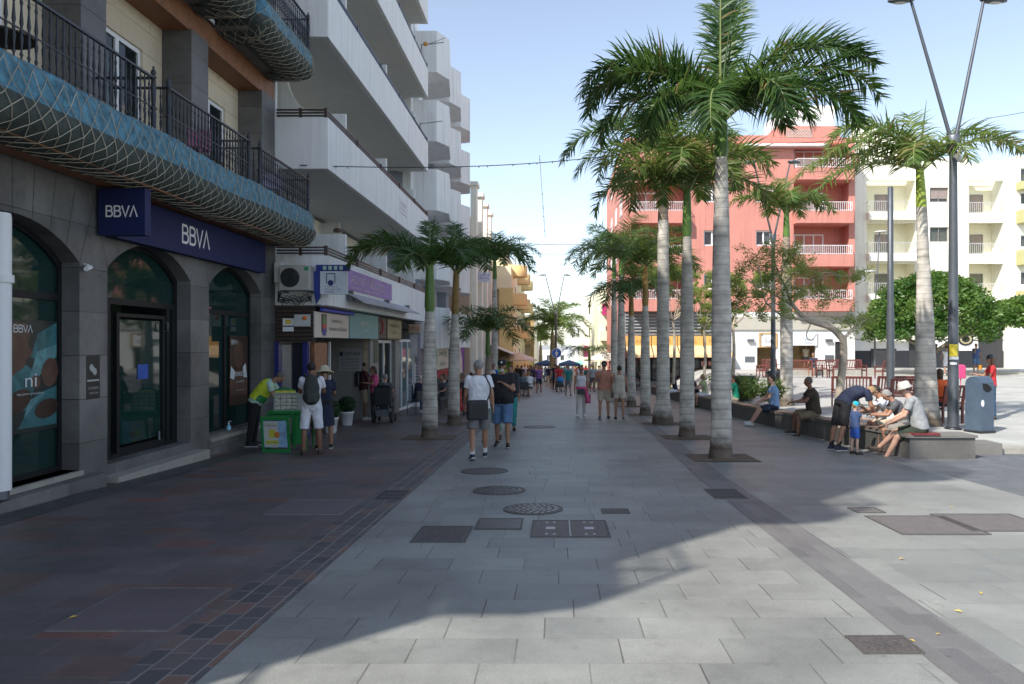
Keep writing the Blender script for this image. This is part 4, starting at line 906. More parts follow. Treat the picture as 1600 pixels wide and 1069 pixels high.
q=MB(MF(92)); q.plate(rect(-14,-2.7,-3.5,5.2),[rect(-3.9,-3.1,2.4,4.0),rect(-3.9,-3.1,-.4,1.2),rect(-5.6,-4.5,2.4,4.0)],-.3,0); q.M=I4; q.box(-14,-2.7,92.3,125,-3.5,5.2); q.build('main_wall',M_('offwhite_far',(.72,.68,.58),.8,var=.04),og)
q=MB(MF(92)); 
for z in (-1.3,1.6,4.4): q.box(-14,-2.55,z,z+.5,.02,.8)
q.box(-3.0,-2.6,-3.5,5.6,.02,.82); q.build('ochre_bands',och,og)
# ================================================================ RIGHT SIDE: red building
YR=52.0
red=thing('red_apartment_building',(12.6,YR,-.3),'salmon red apartment building with white railed balconies behind the palms','building')
def zy(py,Y): return H-(py-VY)/FPX*Y
def xx(px,Y): return (px-VX)/FPX*Y
def win(parent,M,u0,u1,v0,v1,w=0,fm=None,n=2,fr=.07,dep=.08,gm=None,back=None,shutter=0,name='window'):
    fm=fm or whiteclean; hs=[]; ww=(u1-u0-fr)/n
    for i in range(n): hs.append(rect(u0+fr+i*ww,u0+(i+1)*ww,v0+fr,v1-fr))
    q=MB(M); q.plate(rect(u0,u1,v0,v1),hs,w-dep,w); 
    f=q.build(name,fm,parent)
    if not shutter and random.random()<.6 and (u1-u0)>.8:
        c0,c1=((u0+fr,u0+(u1-u0)*random.uniform(.3,.6)) if random.random()<.5 else (u1-(u1-u0)*random.uniform(.3,.6),u1-fr))
        q=MB(M); n_=10
        for i in range(n_): a_,b_=c0+(c1-c0)*i/n_,c0+(c1-c0)*(i+1)/n_; q.quad((a_,v0+fr,w-dep-.02-.03*(i%2)),(b_,v0+fr,w-dep-.05+.03*(i%2)),(b_,v1-fr,w-dep-.05+.03*(i%2)),(a_,v1-fr,w-dep-.02-.03*(i%2)))
        q.build('curtain',curtain,f)
    q=MB(M); q.quad((u0+.02,v0+.02,w-dep+.03),(u1-.02,v0+.02,w-dep+.03),(u1-.02,v1-.02,w-dep+.03),(u0+.02,v1-.02,w-dep+.03)); q.build('pane',gm or glassdark,f)
    if shutter:
        q=MB(M); k=0; v=v1-fr
        while v>v1-fr-(v1-v0-2*fr)*shutter: q.box(u0+fr,u1-fr,v-.055,v,w-dep+.032,w-dep+.05); v-=.06
        q.build('roller_shutter',M_('shutter_slats',(.30,.24,.22),.6,var=.1),f)
    return f
glassdark=glass_mat('far_dark_glass',(.03,.035,.04),.5,through=(.6,.62,.62))
def rail(parent,M,u0,u1,v0,v1,w,m,side=0,name='balcony_railing',st=.12):
    q=MB(M); q.box(u0,u1,v1-.035,v1,w-.02,w+.02); q.box(u0,u1,v0+.04,v0+.07,w-.015,w+.015)
    n=int((u1-u0)/st)
    for i in range(n+1):
        u=u0+(u1-u0)*i/n; q.box(u-.011,u+.011,v0,v1-.03,w-.01,w+.01)
    if side:
        for u in (u0,u1):
            q.box(u-.02,u+.02,v1-.035,v1,w-side,w); 
            for j in range(1,int(side/st)): q.box(u-.01,u+.01,v0,v1,w-j*st-.01,w-j*st+.01)
    return q.build(name,m,parent)
M=MF(YR)
bays_r=[(5.2,8.95),(16.4,20.2)]
zf=[zy(487,YR)+.0,zy(418,YR),zy(351,YR),zy(284,YR)]        # undersides of the solid bands
z0b=zf[0]
top=zy(215,YR)
outer=rect(4.75,20.62,z0b,top)
holes=[]
for bi,(a,b) in enumerate(bays_r):
    for k in range(4):
        v0=zf[k]+.85; v1=(zf[k+1]-.05 if k<3 else zy(232,YR))
        if bi==0 and k==3: continue
        holes.append(rect(a,b,v0,v1))
mid=[(xx(1181,YR),xx(1210,YR),zy(316,YR),zy(289,YR)),(xx(1181,YR),xx(1206,YR),zy(384,YR),zy(360,YR)),(xx(1181,YR),xx(1206,YR),zy(452,YR),zy(428,YR)),(10.2,11.4,zy(316,YR),zy(289,YR)),(10.2,11.4,zy(384,YR),zy(360,YR)),(10.2,11.4,zy(452,YR),zy(428,YR))]
holes+= [rect(*m) for m in mid]
q=MB(M); q.plate(outer,holes,-.3,0); q.build('front_wall',redp,red)
q=MB(); q.box(4.75,20.62,YR+1.6,70,-2,top-.01); q.box(4.75,5.05,YR+.302,YR+1.598,z0b,top-.01); q.box(20.3,20.62,YR+.302,YR+1.598,z0b,top-.01); q.box(9.0,16.35,YR+.5,YR+1.598,z0b,top-.01)
for k in range(4): q.box(5.06,20.29,YR+.303,YR+1.597,zf[k],zf[k]+.15)
q.build('rear_body',redp,red)
for bi,(a,b) in enumerate(bays_r):
    for k in range(4):
        if bi==0 and k==3: continue
        q=MB(M); q.box(a-.05,b+.05,zf[k],zf[k]+.82,.003,.75); q.build('balcony_band',redp,red)
        rail(red,M,a+.02,b-.02,zf[k]+.82,zf[k]+1.45,.68,whiteclean,.6,st=.13)
        Mb=MF(YR+1.55)
        win(red,Mb,a+.5,a+2.6,zf[k]+.2,zf[k]+2.5,0,whiteclean,3,.09,.1,gm=glassdark)
for i,m in enumerate(mid): win(red,MF(YR+.15),m[0],m[1],m[2],m[3],0,whiteclean,2,.09,.1,shutter=.0 if i%3 else .5)
# upper floor / penthouse
q=MB(M); q.box(xx(1213,YR),xx(1313,YR),zy(214.8,YR),zy(197,YR),-4,-.0); q.box(xx(1120,YR),xx(1213,YR)-.01,zy(214.8,YR),zy(209,YR),-4,-.4); q.build('attic_parapet',redp,red)
tilec=M_('clay_tiles',(.38,.12,.08),.8,var=.2,scale=6)
q=MB(M); x=xx(1130,YR)
while x<xx(1318,YR): q.tube([(x,zy(224,YR)+.12,-.3),(x,zy(227,YR)-.02,.32)],.09,6); x+=.19
q.build('tile_eave',tilec,red)
q=MB(M)
x0=xx(1226,YR)
for i in range(9):
    for j in range(3):
        cx,cz=x0+.2+i*.2*1.0,zy(213,YR)+j*.2
        q.plate([(cx+.1*math.cos(t*.7854),cz+.1*math.sin(t*.7854)) for t in range(8)],[[(cx+.06*math.cos(t*.7854),cz+.06*math.sin(t*.7854)) for t in range(8)]],.005,.03)
q.build('lattice_blocks',M_('lattice',(.5,.42,.38),.8),red)
q=MB(M); q.box(xx(1223,56),xx(1304,56),zy(225,56),zy(165,56),-9,-4); q.build('white_lift_house',whiteclean,red)
q=MB(M); q.box(xx(1160,YR),xx(1290,YR),zy(231,YR),zy(229,YR)+.05,.05,.6); q.build('white_fascia',whiteclean,red)
# ground floor: white shops at right, grille and ochre awnings at left
xw=xx(1140,YR)
gw=M_('white_shop_wall',(.70,.70,.68),.7,var=.04,dirt=.06)
yb=zy(600,YR)
doors=[(xx(1183,YR),xx(1213,YR),zy(600,YR),zy(543,YR)),(xx(1238,YR),xx(1275,YR),zy(586,YR),zy(540,YR)),(xx(1305,YR),xx(1324,YR),zy(590,YR),zy(534,YR))]
q=MB(M); q.plate(rect(xw,20.62,yb-1.5,z0b-.02),[rect(*d) for d in doors],-.25,-.02); q.build('ground_floor_wall',gw,red)
q=MB(M); q.box(xw,20.62,z0b-1.25,z0b-.35,-.015,.1); q.build('band_course',M_('grey_beige_band',(.42,.40,.34),.7,var=.06),red)
q=MB(M)
for d in doors[:2]: q.quad((d[0]-.5,d[2]-.5,-1.2),(d[1]+.5,d[2]-.5,-1.2),(d[1]+.5,d[3]+.5,-1.2),(d[0]-.5,d[3]+.5,-1.2))
q.build('shop_interior',M_('warm_interior',(.20,.13,.05),.8,var=.4,scale=3),red)
q=MB(M); d=doors[2]; q.box(d[0],d[1],d[2],d[3],-.2,-.12); q.build('dark_door',dark,red)
q=MB(M); q.plate(rect(xx(1186,YR),xx(1214,YR),zy(543,YR),zy(520,YR)),[rect(xx(1188,YR),xx(1212,YR),zy(541.5,YR),zy(522,YR))],.0,.08); q.build('ochre_door_head',M_('ochre_frame',(.5,.3,.12),.6),red)
for (a,b,c,d_) in ((1164,1179,557,566),(1289,1303,555,566)):
    q=MB(M); q.box(xx(a,YR),xx(b,YR),zy(d_,YR),zy(c,YR),-.02,.02); q.build('wall_plate',steel,red)
for px in (1172,1294):
    q=MB(M); q.box(xx(px,YR)-.2,xx(px,YR)+.25,zy(534,YR),zy(530,YR),0,.2); q.build('wall_lamp',steel,red)
s=thing('shop_sign',(xx(1257,YR),YR,2.2),'pale blank shop sign over the warm lit kiosk hatch','sign'); q=MB(M); q.box(xx(1237,YR),xx(1276,YR),zy(540,YR),zy(519,YR),.0,.12); q.build('sign_board',M_('light_grey_board',(.62,.64,.68),.5),s)
q=MB(M); text_into(q,'Cafetería',xx(1262,YR),zy(532,YR),.8,.16,w=.122); text_into(q,'helados',xx(1262,YR),zy(537,YR),.6,.12,w=.122); q.build('lettering',M_('sign_ink',(.2,.24,.32),.6),s)
s=thing('shop_sign',(xx(1200,YR),YR,2.2),'white board with dark letters inside the ochre door head','sign'); q=MB(M); q.box(xx(1192,YR),xx(1209,YR),zy(541,YR),zy(523,YR),.09,.12); q.build('sign_board',paper,s)
q=MB(M); text_into(q,'Bar',xx(1200,YR),zy(536,YR),.45,.35,w=.122); q.build('lettering',MATS['sign_ink'],s)
xl0,xl1=4.8,xw-.02
q=MB(M); q.box(xl0,xl1,yb-2,zy(575,YR),-1.3,-1.0); q.box(xl0,xl1,zy(524,YR),z0b-.02,-.5,-.2); q.build('arcade_wall',M_('grey_arcade',(.22,.22,.22),.8),red)
q=MB(M); z=zy(518,YR)
while z<z0b-.2: q.box(xl0,xl1,z,z+.07,-.15,-.1); z+=.22
q.build('horizontal_grille',M_('grille_grey',(.33,.33,.34),.6),red)
for i in range(4):
    a=xl0+(xl1-xl0)*i/4; b=xl0+(xl1-xl0)*(i+1)/4
    s=thing('shop_awning',((a+b)/2,YR,1.5),['cream and ochre awning at the street corner of the red building','second ochre awning from the street corner','third ochre awning from the street corner','ochre awning nearest the white shop wall'][i],'awning','ochre awnings under the red building')
    q=MB(M); q.box(a+.03,b-.03,zy(540,YR),zy(525,YR),-.02,.06); q.build('fascia',M_('ochre_fascia',(.62,.36,.10),.6,var=.05),s)
    q=MB(M); q.add([(a+.04,zy(540,YR),.05),(b-.04,zy(540,YR),.05),(b-.04,zy(554,YR),1.3),(a+.04,zy(554,YR),1.3),(a+.04,zy(541,YR),.03),(b-.04,zy(541,YR),.03),(b-.04,zy(558,YR),1.3),(a+.04,zy(558,YR),1.3)],[(0,1,2,3),(7,6,5,4),(3,2,6,7),(0,3,7,4),(1,5,6,2)]); q.build('canvas',M_('cream_orange_canvas',(.72,.50,.27),.8,var=.05),s)
    q=MB(M); text_into(q,['CAFE','BAR','GRILL','PIZZA'][i],(a+b)/2,zy(537,YR),1.0,.3,w=.062); q.build('lettering',M_('dim_ochre_ink',(.40,.2,.06),.6),s)
for i in range(5):
    a=xl0+(xl1-xl0)*i/5+.1
    win(red,MF(YR+.9),a,a+1.9,zy(596,YR),zy(560,YR),0,MATS['dark_frame'],2,.08,.1)
# corner side of the red building along the street is rear_body; windows on it
for k in range(4):
    for y in (54,58.5,63): win(red,ML(4.75) @ Matrix.Diagonal((1,1,-1,1)),y,y+1.4,zf[k]+1.0,zf[k]+2.3,.04,whiteclean,2,.08,.06)
# ================================================================ white building at the right
YW=54.0
wb=thing('white_apartment_building',(27,YW,.1),'white and cream apartment building with recessed balconies at the right','building')
MW=MF(YW)
lev=[zy(468,YW),zy(404,YW),zy(340,YW)]   # balcony slab mid heights
bw=[(xx(1354,YW),xx(1430,YW)),(xx(1513.5,YW),xx(1585,YW))]
yel2=M_('soft_yellow_plaster',(.78,.75,.58),.8,var=.03)
holes=[]
rt=[zy(282,YW),zy(348,YW),zy(409,YW)]
for bi,(a,b) in enumerate(bw):
    for k,(pt,pb) in enumerate(((282,336),(348,400),(412,463),(478,522))):
        holes.append(rect(a,b,zy(pb,YW),zy(pt,YW)))
ww_=[(xx(1453,YW),xx(1482,YW),zy(b,YW),zy(a,YW)) for a,b in ((293,316),(355,378),(424,444),(486,506))]
holes+=[rect(*m) for m in ww_]
q=MB(MW); q.plate([(20.64,zy(530,YW)),(xx(1587,YW),zy(530,YW)),(xx(1587,YW),zy(255,YW)),(xx(1512,YW),zy(255,YW)),(xx(1512,YW),zy(247,YW)),(20.64,zy(247,YW))],holes,-.25,0); q.build('front_wall',palecream,wb)
q=MB(MW); q.box(20.64,xx(1587,YW),-1,zy(262,YW),-14,-1.5); 
for a,b in ((20.64,bw[0][0]),(bw[0][1],bw[1][0]),(bw[1][1],xx(1587,YW))): q.box(a,b,zy(530,YW),zy(262,YW),-1.5,-.253)
q.build('rear_body',yel2,wb)
for bi,(a,b) in enumerate(bw):
    for k,pb in enumerate((336,400,463,524)):
        q=MB(MW); q.box(a-.05,b+.05,zy(pb+9,YW),zy(pb-3,YW),-1.48,.55) if bi==0 else q.box(a-.02,b+.02,zy(pb+9,YW),zy(pb-3,YW),-1.48,.02); q.build('balcony_slab',palecream,wb)
        rail(wb,MW,a,b,zy(pb-3,YW),zy(pb-20,YW),.48 if bi==0 else -.02,M_('pale_rail',(.5,.5,.5),.5),.45 if bi==0 else 0,st=.14)
        dx=a+.9+ (.3 if bi==0 else 0)
        win(wb,MF(YW+1.45),dx,dx+.95,zy(pb-2,YW),zy(pb-38,YW),0,M_('grey_frame',(.22,.21,.20),.6),1,.07,.08,gm=glassdark,shutter=[.7,.4,.0,.3][k])
for i,m in enumerate(ww_): win(wb,MF(YW+.12),m[0],m[1],m[2],m[3],0,MATS['grey_frame'],2,.06,.08,shutter=[.75,0,.3,.3][i])
q=MB(MW); q.box(20.64,xx(1587,YW),zy(548,YW),zy(531,YW),-.3,.02); q.box(20.64,xx(1587,YW),-1.0,zy(575,YW),-.3,.1); q.build('white_ground_band',whiteclean,wb)
q=MB(MW); q.box(20.66,xx(1587,YW),zy(575,YW),zy(548.5,YW),-.28,.03); q.build('dark_base',M_('blue_black_paint',(.022,.024,.032),.5,var=.1),wb)
for a,b,c,d_ in ((1360,1400,545,574),(1420,1450,532,573),(1528,1566,520,573),(1470,1490,540,574)):
    q=MB(MW); q.box(xx(a,YW),xx(b,YW),zy(d_,YW),zy(c,YW),.031,.06); q.build('dark_shutter_door',M_('charcoal_shutter',(.035,.035,.04),.6,var=.15),wb)
q=MB(MW); q.lathe([(.01,.0),(.55,.0),(.55,.05),(.01,.05)],n=24,smooth=False)
ringv=[]; q=MB(MW); q.plate([(xx(1508,YW)+.55*math.cos(t*.2618),zy(530,YW)+.45*math.sin(t*.2618)) for t in range(24)],[],.03,.09); s=thing('round_wall_clock_sign',(xx(1508,YW),YW,2),'round dark sign with a pale ring on the white wall behind the ficus','sign'); q.build('disc',dark,s)
q=MB(MW); q.plate([(xx(1508,YW)+.42*math.cos(t*.2618),zy(530,YW)+.34*math.sin(t*.2618)) for t in range(24)],[[(xx(1508,YW)+.3*math.cos(t*.2618),zy(530,YW)+.24*math.sin(t*.2618)) for t in range(24)]],.09,.1); q.build('ring',M_('ochre_ring',(.4,.35,.2),.5),s)
# roof pieces
q=MB(MW); q.box(xx(1330,56.5),xx(1430,56.5),zy(262,56.5),zy(213,56.5),-6,-2.5); q.box(xx(1345,58),xx(1370,58),zy(222,58),zy(196,58),-6,-4); q.build('roof_storey',palecream,wb)
q=MB(MW); 
for i in range(12): q.box(xx(1515,YW)+i*.28,xx(1515,YW)+i*.28+.02,zy(255,YW),zy(250,YW),-.3,-.28)
q.box(xx(1512,YW),xx(1586,YW),zy(250.5,YW),zy(249.6,YW),-.3,-.28); q.build('roof_rail',MATS['pale_rail'],wb)
ob=thing('olive_apartment_building',(36,52,0),'pale olive and white apartment building cut by the right edge','building')
YO=52.5; MO=MF(YO); x0=xx(1588,YO)
q=MB(MO); hs=[rect(x0+.3,x0+1.5,zy(b,YO),zy(a,YO)) for a,b in ((262,284),(300,320),(367,387),(424,446),(486,506))]
q.plate(rect(x0,x0+16,-1,zy(243,YO)),hs,-.3,0); q.M=I4; q.box(x0,x0+16,YO+.31,YO+12,-1,zy(243,YO)); q.build('front_wall',palecream,ob)
q=MB(MO); 
for a,b in ((286,298),(330,350),(392,415),(455,478)): q.box(x0-.02,x0+16,zy(b,YO),zy(a,YO),.002,.7)
q.build('olive_balcony_band',M_('olive_plaster',(.48,.46,.22),.8,var=.05),ob)
for a,b in ((262,284),(300,320),(367,387),(424,446),(486,506)): win(ob,MF(YO+.1),x0+.3,x0+1.5,zy(b,YO),zy(a,YO),0,whiteclean,2,.08,.08)
# buildings behind the left-hand corner, far down the right side
def simple_block(name,label,Y,x0,x1,pt,base,m,cols,rows,depth=20,bal=None,pw=.9,ph=1.3):
    t=thing(name,((x0+x1)/2,Y,gz(Y)),label,'building')
    zt=zy(pt,Y); hs=[]; W=(x1-x0)/cols; st=3.0; M_2=MF(Y)
    z=zt-2.4; ws=[]
    for r in range(rows):
        for c in range(cols):
            u=x0+W*(c+.5)-pw/2; ws.append((u,u+pw,z,z+ph))
        z-=st
    q=MB(M_2); q.plate(rect(x0,x1,base,zt),[rect(*w_) for w_ in ws],-.25,0); q.M=I4; q.box(x0,x1,Y+.252,Y+depth,base,zt); q.build('wall',m,t)
    for w_ in ws: win(t,MF(Y+.12),*w_,0,MATS['grey_frame'] if random.random()<.5 else whiteclean,2,.07,.08)
    if bal:
        for r in range(rows):
            for c in bal:
                u=x0+W*(c+.5); zz=zt-2.5-st*r; q=MB(M_2); q.box(u-W*.42,u+W*.42,zz-.15,zz+.85,.002,.9); q.build('balcony',m,t)
    return t
lem=M_('lemon_plaster',(.80,.77,.58),.8,var=.04)
simple_block('cream_apartment_building','bright cream apartment block just left of the red building',78,4.4,14,447,-4,lem,4,4,bal=(0,2))
simple_block('white_terrace_building','white stepped apartment block behind the right hand palms',96,3.6,12,462,-5,palecream,4,4,bal=(1,))
simple_block('low_white_building','low white building at the far end of the right side',122,2.9,12,502,-6,white,4,3)
simple_block('pale_end_building','pale building closing the far end of the street',185,-40,40,548,-6,M_('hazy_white',(.62,.64,.66),.8,var=.05),24,2)
s=thing('grey_shed_roof',(5,70,2),'grey projecting roof canopy beside the cream block','canopy'); q=MB(MF(74)); q.plate([(xx(948,74),zy(483,74)),(xx(975,74),zy(465,74)),(xx(975,74),zy(474,74)),(xx(950,74),zy(489,74))],[],-2,0); q.build('roof',steel,s)
# clothes hanging on a far balcony
for (px,pyy,c,l) in ((944,483,(.5,.03,.16),'magenta cloth hanging from the cream block balcony'),(915,548,(.45,.08,.2),'small pink cloth hanging low on the white terrace block')):
    s=MB(MF(77)); s.box(xx(px-4,77),xx(px+4,77),zy(pyy+10,77),zy(pyy-8,77),0.95,.99); o=s.build('hanging_cloth',M_('cloth_'+str(px),c,.8),None); tag(o,l,'cloth')
# ================================================================ PALMS
def trunk_mat(name,c1,c2,ring):
    m,t,b,N,L=nodes(name); b.inputs['Roughness'].default_value=.85
    tc=N.new('ShaderNodeTexCoord'); sp=N.new('ShaderNodeSeparateXYZ'); L.new(tc.outputs['Object'],sp.inputs[0])
    mp=N.new('ShaderNodeMapping'); mp.inputs['Scale'].default_value=(.8,.8,7); L.new(tc.outputs['Object'],mp.inputs[0])
    nz=N.new('ShaderNodeTexNoise'); nz.inputs['Scale'].default_value=1.6; nz.inputs['Detail'].default_value=6; L.new(mp.outputs[0],nz.inputs[0])
    n2=N.new('ShaderNodeTexNoise'); n2.inputs['Scale'].default_value=3.2; n2.inputs['Detail'].default_value=8; L.new(tc.outputs['Object'],n2.inputs[0])
    wv=N.new('ShaderNodeTexWave'); wv.wave_type='BANDS'; wv.bands_direction='Z'; wv.wave_profile='SAW'; wv.inputs['Scale'].default_value=ring; wv.inputs['Distortion'].default_value=3.2; wv.inputs['Detail'].default_value=3; wv.inputs['Detail Scale'].default_value=.7
    L.new(tc.outputs['Object'],wv.inputs[0])
    cr=N.new('ShaderNodeValToRGB'); e=cr.color_ramp.elements; e[0].position=.3; e[0].color=(*c1,1); e[1].position=.62; e[1].color=(*c2,1); L.new(nz.outputs[0],cr.inputs[0])
    ma=N.new('ShaderNodeMapRange'); ma.inputs[1].default_value=.0; ma.inputs[2].default_value=.22; ma.inputs[3].default_value=.7; ma.inputs[4].default_value=1; L.new(wv.outputs['Fac'],ma.inputs[0])
    mb_=N.new('ShaderNodeMapRange'); mb_.inputs[1].default_value=.3; mb_.inputs[2].default_value=.7; mb_.inputs[3].default_value=.6; mb_.inputs[4].default_value=1.25; L.new(n2.outputs[0],mb_.inputs[0])
    # brown root collar: real colouring of the palm's foot
    zr=N.new('ShaderNodeMapRange'); zr.inputs[1].default_value=.35; zr.inputs[2].default_value=.60; zr.inputs[3].default_value=0; zr.inputs[4].default_value=1
    ad=N.new('ShaderNodeMath'); ad.operation='MULTIPLY_ADD'; L.new(n2.outputs[0],ad.inputs[0]); ad.inputs[1].default_value=.3; L.new(sp.outputs[2],ad.inputs[2]); L.new(ad.outputs[0],zr.inputs[0])
    mr=N.new('ShaderNodeMix'); mr.data_type='RGBA'; L.new(zr.outputs[0],mr.inputs[0]); mr.inputs[6].default_value=(.13,.10,.075,1); L.new(cr.outputs[0],mr.inputs[7])
    mm=N.new('ShaderNodeMath'); mm.operation='MULTIPLY'; L.new(ma.outputs[0],mm.inputs[0]); L.new(mb_.outputs[0],mm.inputs[1])
    mx=N.new('ShaderNodeMix'); mx.data_type='RGBA'; mx.blend_type='MULTIPLY'; mx.inputs[0].default_value=1; L.new(mr.outputs[2],mx.inputs[6]); L.new(mm.outputs[0],mx.inputs[7])
    L.new(mx.outputs[2],b.inputs['Base Color'])
    bp=N.new('ShaderNodeBump'); bp.inputs['Strength'].default_value=.6; bp.inputs['Distance'].default_value=.03; L.new(mm.outputs[0],bp.inputs['Height']); L.new(bp.outputs[0],b.inputs['Normal'])
    MATS[name]=m; return m
tgrey=trunk_mat('palm_trunk_grey',(.40,.365,.315),(.56,.525,.47),1.75)
tbrown=trunk_mat('palm_trunk_brown',(.17,.115,.075),(.34,.28,.215),2.0)
shaftg=M_('crownshaft_green',(.085,.17,.03),.45,var=.25,scale=3)
shafty=M_('crownshaft_yellow',(.30,.38,.06),.45,var=.2,scale=3)
shaftb=M_('crownshaft_orange',(.27,.16,.04),.55,var=.3,scale=4)
pl_dark=leaf_mat('palm_leaf',(.025,.075,.018),(.075,.14,.030),.38)
pl_lite=leaf_mat('palm_leaf_light',(.055,.13,.022),(.15,.20,.045),.42)
pl_dry=leaf_mat('palm_leaf_dry',(.16,.12,.045),(.26,.20,.07),.3)
rach=M_('frond_rib',(.16,.20,.06),.5,var=.15)
def frond(parent,base,az,el,L,bend,rnd,mat,nl=62,ll=.62,wd=.034,droop=1.0,twist=0,wind=(.0,0),dryn=0):
    # rachis
    pts=[];p=Vector(base);n=26;e=el
    h=Vector((math.cos(az),math.sin(az),0)); sideaz=rnd.uniform(-.25,.25)
    for i in range(n+1):
        t=i/n; pts.append(p.copy())
        e=el-bend*(t**1.35)
        a=az+sideaz*t*t
        d=Vector((math.cos(a)*math.cos(e),math.sin(a)*math.cos(e),math.sin(e)))
        d+=Vector((wind[0],wind[1],0))*t; d.normalize(); p=p+d*(L/n)
    q=MB(); q.tube(pts,[.030*(1-.88*i/n)+.003 for i in range(n+1)],5,cap=False)
    vs=[];fs=[];lv=[];lfc=[]
    for k in range(nl):
        t=.10+.90*(k+rnd.uniform(-.2,.2))/nl; t=min(max(t,.05),.995)
        f=t*n; i=min(int(f),n-1); P=pts[i].lerp(pts[i+1],f-i); T=(pts[i+1]-pts[i]).normalized()
        S=T.cross(Vector((0,0,1)))
        if S.length<.2: S=Vector((-math.sin(az),math.cos(az),0))
        S.normalize(); U=S.cross(T).normalized()
        ln=ll*(math.sin(math.pi*(.14+.80*t))**.6)*rnd.uniform(.82,1.1)
        if t>.9: ln*=.9
        for sg in (-1,1):
            # plumose: leaflets leave in several planes
            up=rnd.choice((-.45,-.1,.25,.7,.35))+rnd.uniform(-.1,.1)
            fw=.34+.60*t+rnd.uniform(-.08,.08)
            D=(S*sg*1.0+U*up+T*fw).normalized()
            w=wd*rnd.uniform(.8,1.15); a=P.copy(); cur=D.copy(); segs=4
            base_i=len(vs); sag=.17*droop*rnd.uniform(.5,1.5)*(1 if rnd.random()<.9 else 2.2)
            tw_=rnd.uniform(-.5,.5)
            for j in range(segs+1):
                u=j/segs; ww=w*(.45+1.3*u if u<.35 else .9*(1.0-(u-.35)/.65*.96))*.5
                sd=T-cur*T.dot(cur); sd.normalize(); nn=cur.cross(sd); sd=(sd*math.cos(tw_)+nn*math.sin(tw_))
                vs.append(a+sd*ww); vs.append(a-sd*ww)
                a=a+cur*(ln/segs)
                cur=(cur+Vector((wind[0]*.35,wind[1]*.35,-sag*(.5+1.5*u)))).normalized()
            for j in range(segs): b=base_i+j*2; fs.append((b,b+1,b+3,b+2))
    me_q=MB(); me_q.add(vs,fs)
    nr=len(q.v); 
    # one mesh: rib + leaflets
    off=Vector((0,0,0)); pr=parent
    while pr: off+=pr.location; pr=pr.parent
    V=[tuple(v-off) for v in q.v+me_q.v]; F=[tuple(f) for f in q.f]+[tuple(i+nr for i in f) for f in me_q.f]
    me=bpy.data.meshes.new('frond'); me.from_pydata(V,[],F); me.materials.append(rach); me.materials.append(mat); me.materials.append(pl_dry)
    nq=len(q.f)
    mi=[0]*nq
    for k in range(len(me_q.f)//4):
        dry= rnd.random()<dryn
        mi+= [2 if dry else 1]*4
    me.polygons.foreach_set('material_index',mi)
    o=bpy.data.objects.new('frond',me); COL.objects.link(o); o.parent=parent
    return o
PALM_PIT=MATS['soil']
